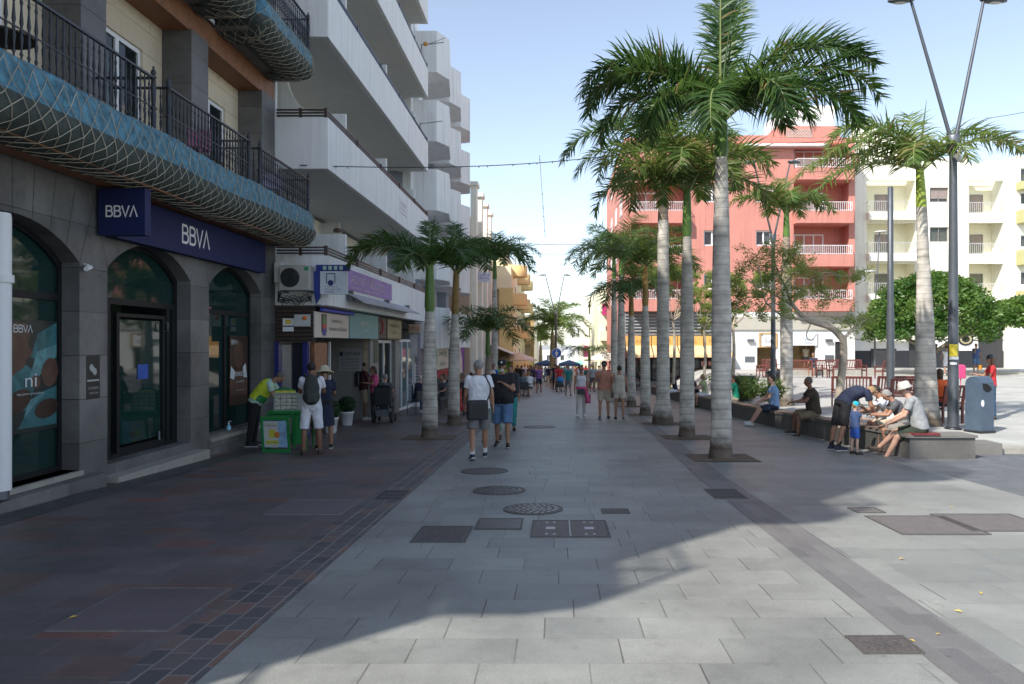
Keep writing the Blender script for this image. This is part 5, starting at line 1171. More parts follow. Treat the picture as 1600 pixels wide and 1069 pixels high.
def palm(x,y,zg,z_shaft,z_crown,prof,label,fronds,group,lean=(0,0),shaft=shaftg,mat=pl_dark,tm=tgrey,L=2.7,seed=0,ll=.62,nl=62,pit=True,r_shaft=.11,spear=True,wind=(0,0),brown=None,dryn=.03,droop=1.0,wd=.034):
    rnd=random.Random(seed*31+5)
    if seed!=1: nl=int(nl*1.15); wd*=1.45; ll*=1.2; L*=1.08
    t=thing('palm_tree',(x,y,zg),label,'palm tree',group)
    # trunk
    N_=44; q=MB(); pts=[]; rad=[]
    hh=z_shaft-zg
    def axis(z):
        u=(z-zg)/(z_crown-zg); return Vector((x+lean[0]*u*u,y+lean[1]*u*u,z))
    vs=[];fs=[];ns=20
    for i in range(N_+1):
        u=i/N_; z=zg-.05+ (hh+.05)*u; c=axis(z)
        # profile interpolation
        for (a,ra),(b,rb) in zip(prof[:-1],prof[1:]):
            if a<=u<=b: r=ra+(rb-ra)*(u-a)/(b-a); break
        r*=1+.012*math.sin(i*2.4)
        for k in range(ns):
            th=2*math.pi*k/ns; rr=r*(1+.05*noise.noise(Vector((math.cos(th)*1.5,math.sin(th)*1.5,z*1.6+seed)))*(2.2 if u<.08 else 1))
            vs.append((c.x+rr*math.cos(th),c.y+rr*math.sin(th),z))
    for i in range(N_):
        for k in range(ns): fs.append((i*ns+k,i*ns+(k+1)%ns,(i+1)*ns+(k+1)%ns,(i+1)*ns+k))
    q.add(vs,fs,True); tr=q.build('trunk',tm,t)
    if brown: tr.data.materials.append(tbrown); 
    if brown:
        for p_ in tr.data.polygons:
            if p_.center.z>brown-zg: p_.material_index=1
    q=MB(); m=8; P=[axis(z_shaft+(z_crown-z_shaft)*i/m) for i in range(m+1)]
    rs=[prof[-1][1]*1.0]+[r_shaft*(1.12-.35*i/m) for i in range(1,m+1)]
    q.tube(P,rs,14,cap=False); q.build('crownshaft',shaft,t)
    top=axis(z_crown); d=(axis(z_crown)-axis(z_crown-.3)).normalized()
    for f in fronds:
        az,el,fl=f[0],f[1],f[2]; bend=f[3] if len(f)>3 else 95; m_=(f[4] if len(f)>4 else None) or mat; lk=f[5] if len(f)>5 else 1
        b=top+Vector((math.cos(R(az))*.05,math.sin(R(az))*.05,rnd.uniform(-.12,.02)))
        frond(t,b,R(az),R(el),fl*L,R(bend),rnd,m_,nl=int(nl*min(1,.5+fl*.5)),ll=ll*lk,wd=wd,droop=droop,wind=wind,dryn=dryn)
    if spear:
        q=MB(); q.tube([top,top+Vector((.05,0,.7))*(L/2.7),top+Vector((.15,0,1.5))*(L/2.7)],[.035,.025,.004],6); q.build('spear_leaf',mat,t)
    if pit:
        o=MB(); s=.62; o.box(x-s*.75,x+s*1.25,y-s*.8,y+s*.8,gz(y)-.02,gz(y)+.001) if False else None
        q=MB(); zz=gz(y); s=.6
        q.add([(x-s,y-s,gz(y-s)+.003),(x+s,y-s,gz(y-s)+.003),(x+s,y+s,gz(y+s)+.003),(x-s,y+s,gz(y+s)+.003)],[(0,1,2,3)])
        tag(q.build('planting_pit',PALM_PIT,norm=False),kind='structure')
    return t
P0=[(0,1.0),(.05,.86),(.12,.80),(.5,.76),(.85,.58),(1,.44)]
def prof(r): return [(a,b*r) for a,b in P0]
def ring(n,el,L_,bend,off=0,jit=12,seed=1):
    rr=random.Random(seed); return [(off+360*i/n+rr.uniform(-jit,jit),el+rr.uniform(-9,9),L_*rr.uniform(.88,1.08),bend+rr.uniform(-14,14)) for i in range(n)]
GR='royal palms in the row on the right of the street'
x1,y1=3.11,14.17
palm(x1,y1,gz(y1),5.22,6.02,prof(.24),'tall palm nearest the camera in the right hand row, towering over the street',
  [(180,62,1.0,135),(172,55,.92,125),(190,50,.95,130),(186,34,.85,120),(160,66,.85,120),(92,88,.95,12,None,.72),(60,83,.80,22,None,.8),(0,60,1.05,100),(-6,52,1.0,110),(8,66,1.0,105),(12,45,.95,110),(-18,40,.85,120),(-60,45,.62,150),(-110,40,.58,150),(-40,30,.58,110),(40,50,.66,120),(130,50,.7,120),(-150,35,.62,120)],GR,seed=1,L=3.4,nl=128,ll=.78,wd=.050,droop=1.0,wind=(.05,0),r_shaft=.125,dryn=.03)
palm(3.17,18.2,gz(18.2),4.3,5.45,prof(.225),'second palm of the right hand row with a drooping yellow green crown',
  ring(9,58,.95,155,20,seed=2)+ring(6,72,.95,120,50,seed=3)+[(170,35,1.05,120),(10,35,1.05,115)],GR,seed=2,L=2.4,mat=pl_lite,nl=70,dryn=.08)
palm(3.19,22.4,gz(22.4),6.95,7.45,[(0,.33),(.05,.29),(.1,.2),(.5,.18),(.8,.16),(.93,.11),(1,.1)],'third palm of the right hand row, tall with a browned upper trunk',
  ring(7,42,.95,125,10,seed=4)+ring(4,66,.9,100,35,seed=5)+[(182,38,1.15,115),(195,20,1.0,95),(170,50,1.1,120)],GR,seed=3,L=2.9,brown=5.4,shaft=shaftb,nl=66)
palm(3.15,26.5,gz(26.5),3.05,4.5,prof(.225),'fourth palm of the right hand row with an orange brown shaft',
  ring(8,45,1,125,15,seed=6)+ring(4,68,.95,105,40,seed=7),GR,seed=4,L=2.3,shaft=shaftb,nl=56,mat=pl_lite)
palm(3.2,31.9,gz(31.9),2.9,3.9,prof(.23),'fifth palm of the right hand row, low crown',
  ring(8,42,1,120,5,seed=8)+ring(3,68,.95,100,40,seed=9),GR,seed=5,L=2.2,tm=tgrey,shaft=shaftb,nl=50)
palm(3.15,36.2,gz(36),5.0,6.0,prof(.24),'sixth palm of the right hand row, crown over the café tables',
  ring(9,42,1,125,0,seed=10)+ring(4,66,.95,105,30,seed=11),GR,seed=6,L=2.8,nl=50)
palm(3.15,40.6,gz(40.6),5.2,6.3,prof(.24),'farthest tall palm of the right hand row',
  ring(9,40,1.05,120,20,seed=12)+ring(4,66,.95,105,50,seed=13),GR,seed=7,L=3.2,nl=50)
palm(2.6,58,gz(58),.4,1.2,prof(.2),'low dark palm far down the right side',ring(9,25,1,90,20,seed=14),GR,seed=8,L=2.2,nl=34,pit=False)
GL='palms in the row along the left sidewalk'
palm(-3.03,18.2,gz(18.2),2.5,3.62,prof(.235),'left row palm nearest the camera with a green crownshaft',
  [(180,52,1.05,112),(165,60,1.0,115),(198,42,1.0,105),(100,76,.75,60,None,.75),(60,62,.85,110),(10,58,.8,120),(-35,52,.66,130),(-110,46,.66,130)],GL,seed=11,L=2.0,nl=62,ll=.5,r_shaft=.12,lean=(.0,0),droop=1.1)
palm(-3.02,22.4,gz(22.4),2.6,3.9,prof(.225),'second left row palm with a brown upper trunk and full crown',
  [(0,52,1.05,112),(-14,44,1.05,110),(16,62,1.0,115),(180,52,.85,115),(155,62,.85,110),(100,78,.75,50,None,.75),(70,66,.95,95),(-50,50,.8,125),(-120,48,.75,125)],GL,seed=12,L=2.4,shaft=shaftb,nl=66,ll=.55,lean=(.08,0),droop=1.1)
palm(-3.0,33.5,gz(33.5),1.2,2.3,prof(.19),'third left row palm, low and spreading behind the walkers',
  ring(9,42,1,115,8,seed=15)+ring(3,66,.95,95,40,seed=16),GL,seed=13,L=2.2,tm=tbrown,nl=50,mat=pl_dark,pit=False)
palm(-3.1,38.5,gz(38.5),5.0,6.0,prof(.22),'tall dark palm rising behind the second left row palm',
  ring(8,48,1,120,8,seed=17)+ring(3,68,.95,95,40,seed=18),GL,seed=14,L=2.4,nl=50,pit=False)
palm(-.35,86,gz(86),3.0,4.0,prof(.4),'bushy palm standing in the middle of the street far ahead',
  ring(13,30,1,85,8,seed=19)+ring(8,60,.95,70,30,seed=20)+ring(8,0,.9,60,15,seed=21),None,seed=15,L=4.6,mat=pl_lite,nl=60,ll=.9,wd=.06,pit=False,tm=tbrown)
palm(-2.2,112,gz(112),1.4,2.2,prof(.4),'pale hazy palm beyond the middle palm',ring(11,30,1,85,8,seed=22)+ring(6,60,.95,70,30,seed=23),None,seed=16,L=4.2,mat=pl_lite,nl=44,ll=.9,wd=.07,pit=False,tm=tbrown)
# plaza palms
yR=18.6; xR=9.12
palm(xR,yR,plaza(xR,yR),5.08,6.05,[(0,.385),(.05,.33),(.11,.285),(.25,.25),(.5,.2),(.8,.14),(1,.125)],'stout palm on the plaza beside the tall lamp post, yellow green crownshaft',
  [(178,68,1.0,140),(165,75,.9,125),(185,20,1.12,64),(196,8,1.05,55),(190,40,1.0,100),(0,54,1.0,108),(-10,44,.95,100),(12,62,.95,112),(85,80,.65,50),(-70,50,.62,140),(-120,45,.66,130),(120,60,.75,120),(210,50,.9,112)],'palms on the plaza',seed=21,L=2.8,mat=pl_lite,shaft=shafty,nl=62,ll=.55,pit=False,r_shaft=.12,lean=(-.15,0),droop=1.15,dryn=.1)
xR2,yR2=7.95,26.0
palm(xR2,yR2,plaza(xR2,yR2),5.4,6.3,prof(.27),'slimmer plaza palm in front of the red building',
  ring(7,58,1,140,8,seed=24)+[(172,45,1.1,90),(0,45,1.0,110),(90,78,.8,40)],'palms on the plaza',seed=22,L=1.75,mat=pl_lite,tm=tgrey,brown=3.8,nl=50,ll=.5,pit=False,dryn=.06)
# ================================================================ TREES
def leaves_into(vs,fs,c,r,n,size,rnd,flat=1.0):
    for _ in range(n):
        while True:
            d=Vector((rnd.uniform(-1,1),rnd.uniform(-1,1),rnd.uniform(-1,1)))
            if d.length<1: break
        p=c+Vector((d.x*r,d.y*r,d.z*r*flat))
        a=rnd.uniform(0,6.283); e=rnd.uniform(-.5,.9); u=Vector((math.cos(a)*math.cos(e),math.sin(a)*math.cos(e),math.sin(e)))
        v=u.cross(Vector((rnd.uniform(-1,1),rnd.uniform(-1,1),rnd.uniform(-1,1)))).normalized()
        s=size*rnd.uniform(.6,1.3); i=len(vs)
        vs+= [p-u*s,p+v*s*.45,p+u*s,p-v*s*.45]; fs.append((i,i+1,i+2,i+3))
def finish_leaves(name,vs,fs,m,parent):
    q=MB(); q.add(vs,fs); return q.build(name,m,parent,norm=False)
ficus=leaf_mat('ficus_leaf',(.028,.095,.014),(.115,.20,.035),.3,scale=.9)
ficusd=leaf_mat('ficus_leaf_lime',(.12,.20,.03),(.20,.27,.05),.3,scale=.9)
def ficus_tree(x,y,zg,rx,ry,zb_,zt_,label,seed,n=620):
    rnd=random.Random(seed); t=thing('ficus_tree',(x,y,zg),label,'tree','clipped ficus trees in front of the white building')
    q=MB(); q.tube([(x-.1,y,zg),(x,y,zg+.8),(x+.25,y,zb_+.3)],[.24,.19,.17],10); 
    for a in range(6):
        an=a*1.05; q.tube([(x+.1,y,zb_-.3),(x+math.cos(an)*rx*.4,y+math.sin(an)*ry*.4,zb_+.6),(x+math.cos(an)*rx*.8,y+math.sin(an)*ry*.8,zb_+1.0)],[.13,.08,.03],7)
    q.build('trunk',M_('ficus_bark',(.22,.18,.14),.9,var=.2,bump=.5),t)
    vs=[];fs=[];hh=(zt_-zb_)
    for k in range(n):
        u=rnd.uniform(-1,1); an=rnd.uniform(0,6.283)
        th=rnd.uniform(.0,1)**.5
        # dome: flat-ish base, rounded top with lumps
        lump=1+.09*noise.noise(Vector((math.cos(an)*2,math.sin(an)*2,u*2+seed)))
        el=rnd.uniform(-.25,1.57); ce=math.cos(el); 
        c=Vector((x+rx*math.cos(an)*ce*lump,y+ry*math.sin(an)*ce*lump,zb_+hh*.30+hh*.68*math.sin(el)*lump*(1 if el>0 else .8)))
        c=Vector((x,y,zb_+hh*.35)).lerp(c,rnd.uniform(.82,1.0))
        leaves_into(vs,fs,c,.40,52,.125,rnd)
    finish_leaves('crown',vs,fs,ficus,t); return t
ficus_tree(22.1,44.5,-.12,3.75,3.2,zy(545,44.5),zy(431,44.5),'broad dome shaped ficus with dense bright green foliage',3,720)
ficus_tree(28.9,46,-.1,2.6,2.6,zy(512,46),zy(468,46),'flatter clipped ficus cut by the right edge of the photo',4,420)
# wispy trees near the low wall
feather=leaf_mat('feathery_leaf',(.14,.22,.045),(.30,.34,.10),.5,scale=2)
bark=M_('pale_bark',(.42,.35,.27),.85,var=.2,scale=5,bump=.5,bscale=30)
def limb(q,pts,r0,r1):
    # smooth catmull through pts
    P=[Vector(p) for p in pts]; out=[]
    for i in range(len(P)-1):
        p0=P[max(i-1,0)];p1=P[i];p2=P[i+1];p3=P[min(i+2,len(P)-1)]
        for j in range(5):
            t=j/5; out.append(.5*((2*p1)+(p2-p0)*t+(2*p0-5*p1+4*p2-p3)*t*t+(3*p1-p0-3*p2+p3)*t**3))
    out.append(P[-1]); n=len(out); q.tube(out,[r0+(r1-r0)*i/(n-1) for i in range(n)],9); return out
def wispy(root,zg,limbs,label,seed,clusters,rad,size,n,group=None,name='poinciana_tree'):
    rnd=random.Random(seed); t=thing(name,(root[0],root[1],zg),label,'tree',group)
    q=MB(); ends=[]
    for pts,r0,r1 in limbs: o=limb(q,pts,r0,r1); ends.append(o)
    vs=[];fs=[]
    for c in clusters:
        c=Vector(c)
        # twigs to the nearest limb
        best=min((p for o in ends for p in o[len(o)//3:]),key=lambda p:(p-c).length)
        q.tube([best,best.lerp(c,.5)+Vector((0,0,.08)),c],[.018,.012,.006],5)
        for k in range(7):
            d=Vector((rnd.uniform(-1,1),rnd.uniform(-1,1),rnd.uniform(-.7,.8)))*rad
            tip=c+d; q.tube([c,c.lerp(tip,.5)+Vector((0,0,.05)),tip],.005,3,cap=False)
            for j in range(5): leaves_into(vs,fs,c.lerp(tip,.25+.75*j/4),rad*.26,n,size,rnd,1.0)
    q.build('trunk',bark,t); finish_leaves('crown',vs,fs,feather,t); return t
yT=16.3
A=lambda px,py,dy=0: tuple(at(px,py,yT+dy))
cl=[]
rr=random.Random(8)
feather.node_tree.nodes['Principled BSDF'].inputs['Roughness'].default_value=.6
for px,py in ((1160,425),(1180,405),(1195,440),(1210,420),(1165,455),(1190,470),(1222,450),(1245,430),(1262,418),(1285,438),(1305,425),(1240,402),(1215,480),(1180,495),(1250,465),(1272,455),(1300,465),(1330,430),(1325,505),(1345,515),(1232,398),(1150,480),(1205,398)):
    cl.append(A(px+rr.uniform(-6,6),py+rr.uniform(-5,5),rr.uniform(-1.0,1.2)))
wispy((at(1309,655,yT).x,yT,0),gz(yT)+.3,[([A(1309,668),A(1311,620),A(1318,560),A(1317,525)],.095,.075),([A(1317,530),A(1298,512,.1),A(1262,500,.2),A(1240,478,.3),A(1228,450,.3),A(1218,432,.4)],.08,.02),([A(1262,500,.2),A(1225,494,0),A(1200,476,-.2),A(1193,465,-.3)],.035,.012),([A(1238,476,.3),A(1252,452,.6),A(1268,436,.7)],.035,.01),([A(1268,503,.2),A(1260,524,.1),A(1268,532,0),A(1276,522,0)],.015,.006),([A(1316,532),A(1335,512,.2),A(1352,500,.5)],.04,.01),([A(1242,480,.3),A(1200,455,.6),A(1170,440,.8)],.03,.01)],
 'crooked bare limbed tree leaning left over the bench wall with thin feathery leaves',5,cl,.42,.026,19,name='leaning_tree')
def wisp2(px,py,Y,ptop,label,seed,w,zg=None,n=16):
    b=at(px,py,Y); r=random.Random(seed); zg=b.z if zg is None else zg
    T=lambda dx,ppy,dy=0:(at(px+dx,ppy,Y).x,Y+dy,at(px+dx,ppy,Y).z)
    lim=[([(b.x,Y,zg),T(2,(py+ptop)/2+30),T(0,(py*.45+ptop*.55))],.08,.05)]
    cs=[]
    for k in range(9):
        dx=r.uniform(-w,w); yy=ptop+r.uniform(0,60); dy=r.uniform(-1,1); e=T(dx,yy,dy)
        lim.append(([T(0,py*.45+ptop*.55),T(dx*.5,(py*.3+ptop*.7)+10,dy*.5),e],.035,.01)); cs.append(e)
        cs.append(T(dx+r.uniform(-12,12),yy+r.uniform(-14,22),dy+.4))
    return wispy((b.x,Y,zg),zg,lim,label,seed,cs,.42,.045,n,name='young_tree')
wisp2(1145,600,30,432,'young thin leaved tree between the two nearest right hand palms',31,28)
wisp2(1052,600,36,420,'slim light green tree behind the third right hand palm',32,34)
wisp2(1100,600,40,440,'slim light green tree further back on the plaza',33,30)
# small shrubs by the wall
def shrub(x,y,zg,r,h,label,seed,m=None,n=90,name='shrub'):
    rnd=random.Random(seed); t=thing(name,(x,y,zg),label,'shrub'); vs=[];fs=[]; q=MB()
    for k in range(14):
        a=rnd.uniform(0,6.28); e=Vector((x+math.cos(a)*r*rnd.uniform(.3,1),y+math.sin(a)*r*rnd.uniform(.3,1),zg+h*rnd.uniform(.5,1)))
        q.tube([(x,y,zg),((x+e.x)/2,(y+e.y)/2,zg+h*.5),tuple(e)],.009,4)
        for j in range(3): leaves_into(vs,fs,Vector((x,y,zg)).lerp(e,.5+.25*j),r*.3,n//3,.05,rnd)
    q.build('stems',bark,t); finish_leaves('foliage',vs,fs,m or pl_lite,t); return t
shrub(6.9,24.2,gz(24)+.45,.5,.8,'leafy shrub in the planter beside the second palm',41)
shrub(7.1,27.2,gz(27)+.45,.5,.8,'leafy shrub in the planter beyond the first shrub',42)
shrub(6.9,32,gz(32)+.4,.6,.9,'low bright shrub in the planter seen between the palms',43)
# ================================================================ STREET FURNITURE
# low bench wall
bwl=thing('bench_wall',(6.5,24,gz(24)),'long low dark stone wall with timber seat edge running along the promenade','wall')
conc=tile_mat('bench_wall_stone',1.1,.6,[(0,(.095,.092,.086)),(1,(.14,.134,.125))],(.05,.05,.05),.008,.004,rough=.7,fh=0,fv=.8,axes='yz',swap=False,stain=.3)
ctop=M_('bench_wall_top',(.17,.162,.15),.7,var=.12,scale=3,bump=.2)
seatw=M_('weathered_seat',(.20,.13,.10),.6,var=.25,scale=6,bump=.2)
WP=[(6.58,14.05),(6.38,17),(6.15,21),(5.99,25.5),(5.9,32),(5.9,40),(5.9,48)]
def wall_x(y):
    for (xa,ya),(xb,yb) in zip(WP[:-1],WP[1:]):
        if ya<=y<=yb: return xa+(xb-xa)*(y-ya)/(yb-ya)
    return 5.9
def wall_prism(q,o0,o1,z0,z1):
    for (xa,ya),(xb,yb) in zip(WP[:-1],WP[1:]):
        A=[(xa+o0,ya),(xa+o1,ya),(xb+o1,yb),(xb+o0,yb)]
        q.add([(x,y,gz(y)+z0) for x,y in A]+[(x,y,gz(y)+z1) for x,y in A],[(3,2,1,0),(4,5,6,7),(0,1,5,4),(1,2,6,5),(2,3,7,6),(3,0,4,7)])
q=MB(); wall_prism(q,0,.50,-.2,.385); q.box(6.583,7.80,14.03,14.6,gz(14)-.3,gz(14.05)+.385); q.build('stone_base',conc,bwl)
q=MB(); wall_prism(q,-.03,.52,.387,.43); q.box(6.50,7.83,13.99,14.62,gz(14)+.388,gz(14)+.434); q.build('coping',ctop,bwl)
q=MB(); wall_prism(q,-.02,.40,.432,.462); q.build('seat_boards',seatw,bwl)
q=MB(); q.box(6.62,7.12,13.965,14.35,gz(14)+.437,gz(14)+.475); q.build('red_end_board',M_('dark_red_board',(.16,.03,.03),.5,var=.2),bwl)
q=MB(); q.box(7.85,8.7,14.7,15.3,gz(15)-.2,gz(15)+.22); q.build('end_block',ctop,bwl)
sb=MB(); 
for (xa,ya),(xb,yb) in zip(WP[:-1],WP[1:]): sb.quad((xa+.5,ya+.5 if ya<15 else ya,gz(ya)+.33),(7.25,ya+.5 if ya<15 else ya,gz(ya)+.33),(7.25,yb,gz(yb)+.33),(xb+.5,yb,gz(yb)+.33))
tag(sb.build('planter_soil',M_('dry_planter_soil',(.20,.16,.11),.95,var=.3,scale=6,bump=.8),norm=False),kind='structure')
# lamp posts
def vlamp(x,y,zg,zj,dxs,dz,r,label,headl=.62,cup=True,rot=0,sticker=False):
    t=thing('lamp_post',(x,y,zg),label,'lamp post','double armed lamp posts')
    c,s_=math.cos(rot),math.sin(rot)
    q=MB(); q.lathe([(r*1.0,0),(r,.9),(r*.96,.95),(r*.8,(zj-zg)*.6),(r*.66,zj-zg-.25)],(x,y,zg),n=20); q.build('post',polegrey,t)
    q=MB(); q.lathe([(r*.7,-.3),(r*1.02,-.25),(r*1.22,0),(r*1.1,.03),(.01,.03)],(x,y,zj),n=20); q.build('collar',steel,t)
    q=MB(); q.lathe([(r*1.5,0),(r*1.5,.03),(r*1.02,.06)],(x,y,zg),n=20); q.build('base_plate',black,t)
    for sgn,dx in zip((-1,1),dxs):
        e=Vector((x+c*dx,y+s_*dx,zj+dz)); b=Vector((x+c*sgn*r*.45,y+s_*sgn*r*.45,zj-.05))
        q=MB(); q.tube([b,b.lerp(e,.5),e],[r*.36,r*.32,r*.26],10); arm=q.build('arm',polegrey,t)
        d=Vector((c*sgn,s_*sgn,-.06)).normalized()
        q=MB(); p0=e-d*.08+Vector((0,0,.02)); 
        for k,(u,w_,h_) in enumerate(((0,.05,.04),)): pass
        vs=[];fs=[];n=12
        side=Vector((-s_,c,0))
        for i in range(8):
            u=i/7; w_=.04+.11*math.sin(math.pi*min(1,u*1.0)**.8)*(1 if u<1 else .2); h_=.03+.045*math.sin(math.pi*u)
            P=p0+d*headl*u
            for k in range(n):
                a=2*math.pi*k/n; vs.append(P+side*w_*math.cos(a)+Vector((0,0,1))*h_*math.sin(a))
        for i in range(7):
            for k in range(n): fs.append((i*n+k,i*n+(k+1)%n,(i+1)*n+(k+1)%n,(i+1)*n+k))
        fs+= [tuple(range(n)),tuple(range(7*n,8*n))]
        q.add(vs,fs,True); hd=q.build('lamp_head',M_('lamp_head_metal',(.10,.11,.12),.4,metal=.4),t)
        q=MB(); P=p0+d*headl*.55-Vector((0,0,.066)); q.ball(P,(.16 if abs(c)>.5 else .07,.07 if abs(c)>.5 else .16,.02)); q.build('lens',M_('lens_white',(.6,.6,.58),.3),hd)
    return t
xb,yb=9.4,17.85
t=vlamp(xb,yb,plaza(xb,yb),6.62,(-1.0,.72),3.22,.128,'tall dark lamp post with yellow and white stickers beside the blue litter bin')
q=MB(); q.tube([(xb-.02,yb,6.15),(xb+.1,yb-.03,6.12),(xb+.22,yb-.05,6.02)],[.09,.10,.04],10); q.build('white_cover',whiteclean,t)
m_=MB(); 
def wrap_patch(q,a0,a1,z0,z1,rr):
    vs=[(xb+rr*math.cos(R(a0+(a1-a0)*i/8)),yb+rr*math.sin(R(a0+(a1-a0)*i/8)),z) for z in (z0,z1) for i in range(9)]
    q.add(vs,[(i,i+1,i+10,i+9) for i in range(8)])
z=zy(537,17.7)
wrap_patch(m_,200,290,zy(557,17.7),zy(538,17.7),.127); m_.build('yellow_sticker',M_('sticker_yellow',(.7,.55,.04),.5,var=.15,scale=14),t)
m_=MB(); wrap_patch(m_,200,300,zy(562,17.7),zy(557.5,17.7),.128); wrap_patch(m_,210,280,zy(570,17.7),zy(566,17.7),.128); m_.build('white_sticker',paper,t)
q=MB(); q.lathe([(.115,0),(.115,2.8),(.105,2.9),(.095,3.1),(.08,6.75),(.02,6.79)],(10.2,23,plaza(10.2,23)),n=16); t=thing('lamp_post',(10.2,23,plaza(10.2,23)),'slim dark post whose top disappears into the stout plaza palm','lamp post'); q.build('post',polegrey,t)

vlamp(8.07,28,plaza(8.07,28),5.75,(-.72,.62),2.7,.10,'slim lamp post with a left leaning arm in front of the red building',headl=.45)
vlamp(.03,76,gz(76),4.78,(-1.05,.85),3.85,.16,'distant double armed lamp post with the blue round sign in mid street',headl=.75)
s=thing('pedestrian_sign',(.05,75.6,0),'round blue sign with a white walking figure in the middle of the street','sign')
q=MB(MF(75.75)); q.plate([(.1+.50*math.cos(t*.2618),.78+.50*math.sin(t*.2618)) for t in range(24)],[],0,.03); q.build('disc',M_('sign_bright_blue',(.01,.16,.62),.4,emit=0),s)
q=MB(MF(75.75)); q.plate([(.1+.50*math.cos(t*.2618),.78+.50*math.sin(t*.2618)) for t in range(24)],[[(.1+.46*math.cos(t*.2618),.78+.46*math.sin(t*.2618)) for t in range(24)]],.0,.04); q.ball((.1,1.02,.04),(.07,.07,.01)); q.plate([(.0,.9),(.2,.9),(.24,.7),(.17,.7),(.17,.45),(.11,.45),(.1,.62),(.09,.45),(.03,.45),(.03,.7),(-.04,.7)],[],.03,.045); q.build('white_figure',whiteclean,s)
q=MB(MF(75.75)); q.box(-.0,.2,-.35,.2,0,.02); q.build('plate_below',whiteclean,s)
# thin lamp in front of the white building
t=thing('small_lamp_post',(20,47,-.1),'thin pale lamp post with two flat disc heads against the white building','lamp post')
X_=xx(1367,47); q=MB(); q.tube([(X_,47,-.1),(X_,47,3.8),(X_+.3,47,zy(363,47))],[.07,.05,.04],8); q.build('post',steel,t)
for px,py in ((1376,361),(1358,423)):
    q=MB(); q.lathe([(.02,0),(.40,.02),(.35,.1),(.05,.14)],(xx(px,47),47,zy(py+3,47)),n=16); q.build('disc_head',M_('pale_lamp',(.5,.5,.48),.4),t)
q=MB(); q.tube([(X_,47,zy(425,47)),(xx(1358,47),47,zy(423,47))],.03,6); q.build('arm',steel,t)
# litter bin
def bin_():
    x,y=9.74,17.35; zg=plaza(x,y)
    t=thing('litter_bin',(x,y,zg),'tall blue grey litter bin with a black opening beside the lamp post','litter bin',rz=R(22))
    q=MB(); vs=[];n=0
    P=[(-.2,0),(.2,0),(.2,1.13),(.17,1.21),(.08,1.27),(-.06,1.29),(-.14,1.25),(-.2,1.15)]
    q.M=Matrix(((0,0,1,0),(1,0,0,0),(0,1,0,0),(0,0,0,1)))
    q.plate(P,[],-.21,.21); q.build('body',M_('bin_blue',(.065,.095,.135),.45,var=.12,scale=5,bump=.05),t,local=True)
    q=MB(); q.box(-.23,.23,-.23,.23,-.02,.05); q.build('base',black,t,local=True)
    q=MB(MF(-.2).copy()); q.plate([(-.15,1.13),(-.02,1.12),(.09,1.06),(.14,1.0),(.06,.94),(-.04,.93),(-.13,1.0)],[],.001,.008); q.build('opening',M_('deep_black',(.005,.005,.006),.8),t,local=True)
    q=MB(MF(-.2).copy()); q.plate([(-.15+.05*math.cos(k*.5236),.68+.08*math.sin(k*.5236)) for k in range(12)],[],.001,.005); q.build('badge',paper,t,local=True)
    q=MB(); q.box(.211,.218,-.17,.17,.1,1.08); q.build('shaded_side',M_('bin_blue_shaded',(.05,.075,.13),.4),t,local=True)  # darker copy of the body blue stands in for the shaded side
bin_()
# benches
def make_bench(wd,name,label,loc,rz,group):
    t=thing(name,loc,label,'bench' if wd>1 else 'chair',group,rz)
    h=wd/2
    q=MB(); 
    for k in range(5): q.box(-h+.03,h-.03,-.22+k*.095,-.22+k*.095+.08,.42,.445)
    q.build('seat',redwood,t,local=True)
    q=MB(); M_b=Matrix.Translation((0,.24,.44)) @ Matrix.Rotation(R(-12),4,'X'); q.M=M_b
    q.box(-h,h,-.02,.02,.47,.54); q.box(-h,h,-.015,.015,.05,.10)
    n=int(wd/.095)
    for k in range(n): u=-h+.06+(wd-.12)*k/(n-1); q.box(u-.02,u+.02,-.012,.012,.09,.48)
    q.box(-h-.0,-h+.05,-.025,.025,-.05,.50); q.box(h-.05,h,-.025,.025,-.05,.50)
    q.build('backrest',redwood,t,local=True)
    for s_ in (-1,1):
        x=s_*(h-.025); q=MB(); q.box(x-.03,x+.03,-.27,.30,.64,.675); q.build('armrest',redwood,t,local=True)
        for y0 in (-.22,.24): q=MB(); q.box(x-.026,x+.026,y0-.026,y0+.026,0,.64 if y0<0 else .44); q.build('leg',redwood,t,local=True)
        q=MB(); q.box(x-.015,x+.015,-.2,.22,.34,.40); q.build('side_rail',redwood,t,local=True)
    return t
GB='red wooden benches and chairs on the plaza'
def on_plaza(px,Y): x=(px-VX)/FPX*Y; return (x,Y,plaza(x,Y))
bsp=[(1191,41,-115,1.0),(1206,42,10,.9),(1247,41,160,1.5),(1289,41,120,.75),(1325,41,8,1.95),(1379,40,-150,.7)]
labs=['red bench facing right, leftmost of the far plaza row','red bench beside the slim plaza palm in the far row','red bench in front of the kiosk hatch','small red chair left of the long far bench','long red bench with its back to the white wall','small red chair at the right end of the far row']
for (px,Y,rz,wd),l in zip(bsp,labs): make_bench(wd,'wooden_bench' if wd>.8 else 'wooden_chair',l,on_plaza(px,Y),R(rz),GB)
make_bench(1.2,'wooden_bench','dark red slatted bench seen from behind beside the leaning tree',on_plaza(1330,24.2),R(160),GB)
make_bench(1.25,'wooden_bench','red bench seen from behind, left of the dark slim post',on_plaza(1395,24),R(180),GB)
make_bench(.62,'wooden_chair','red wooden armchair in front of the woman in orange',on_plaza(1447,22.5),R(165),GB)
make_bench(.62,'wooden_chair','red wooden armchair in which the woman in orange sits',on_plaza(1478,19.4),R(192),GB)
make_bench(1.2,'wooden_bench','red slatted bench partly hidden behind the stout palm',on_plaza(1420,22.5),R(172),GB)
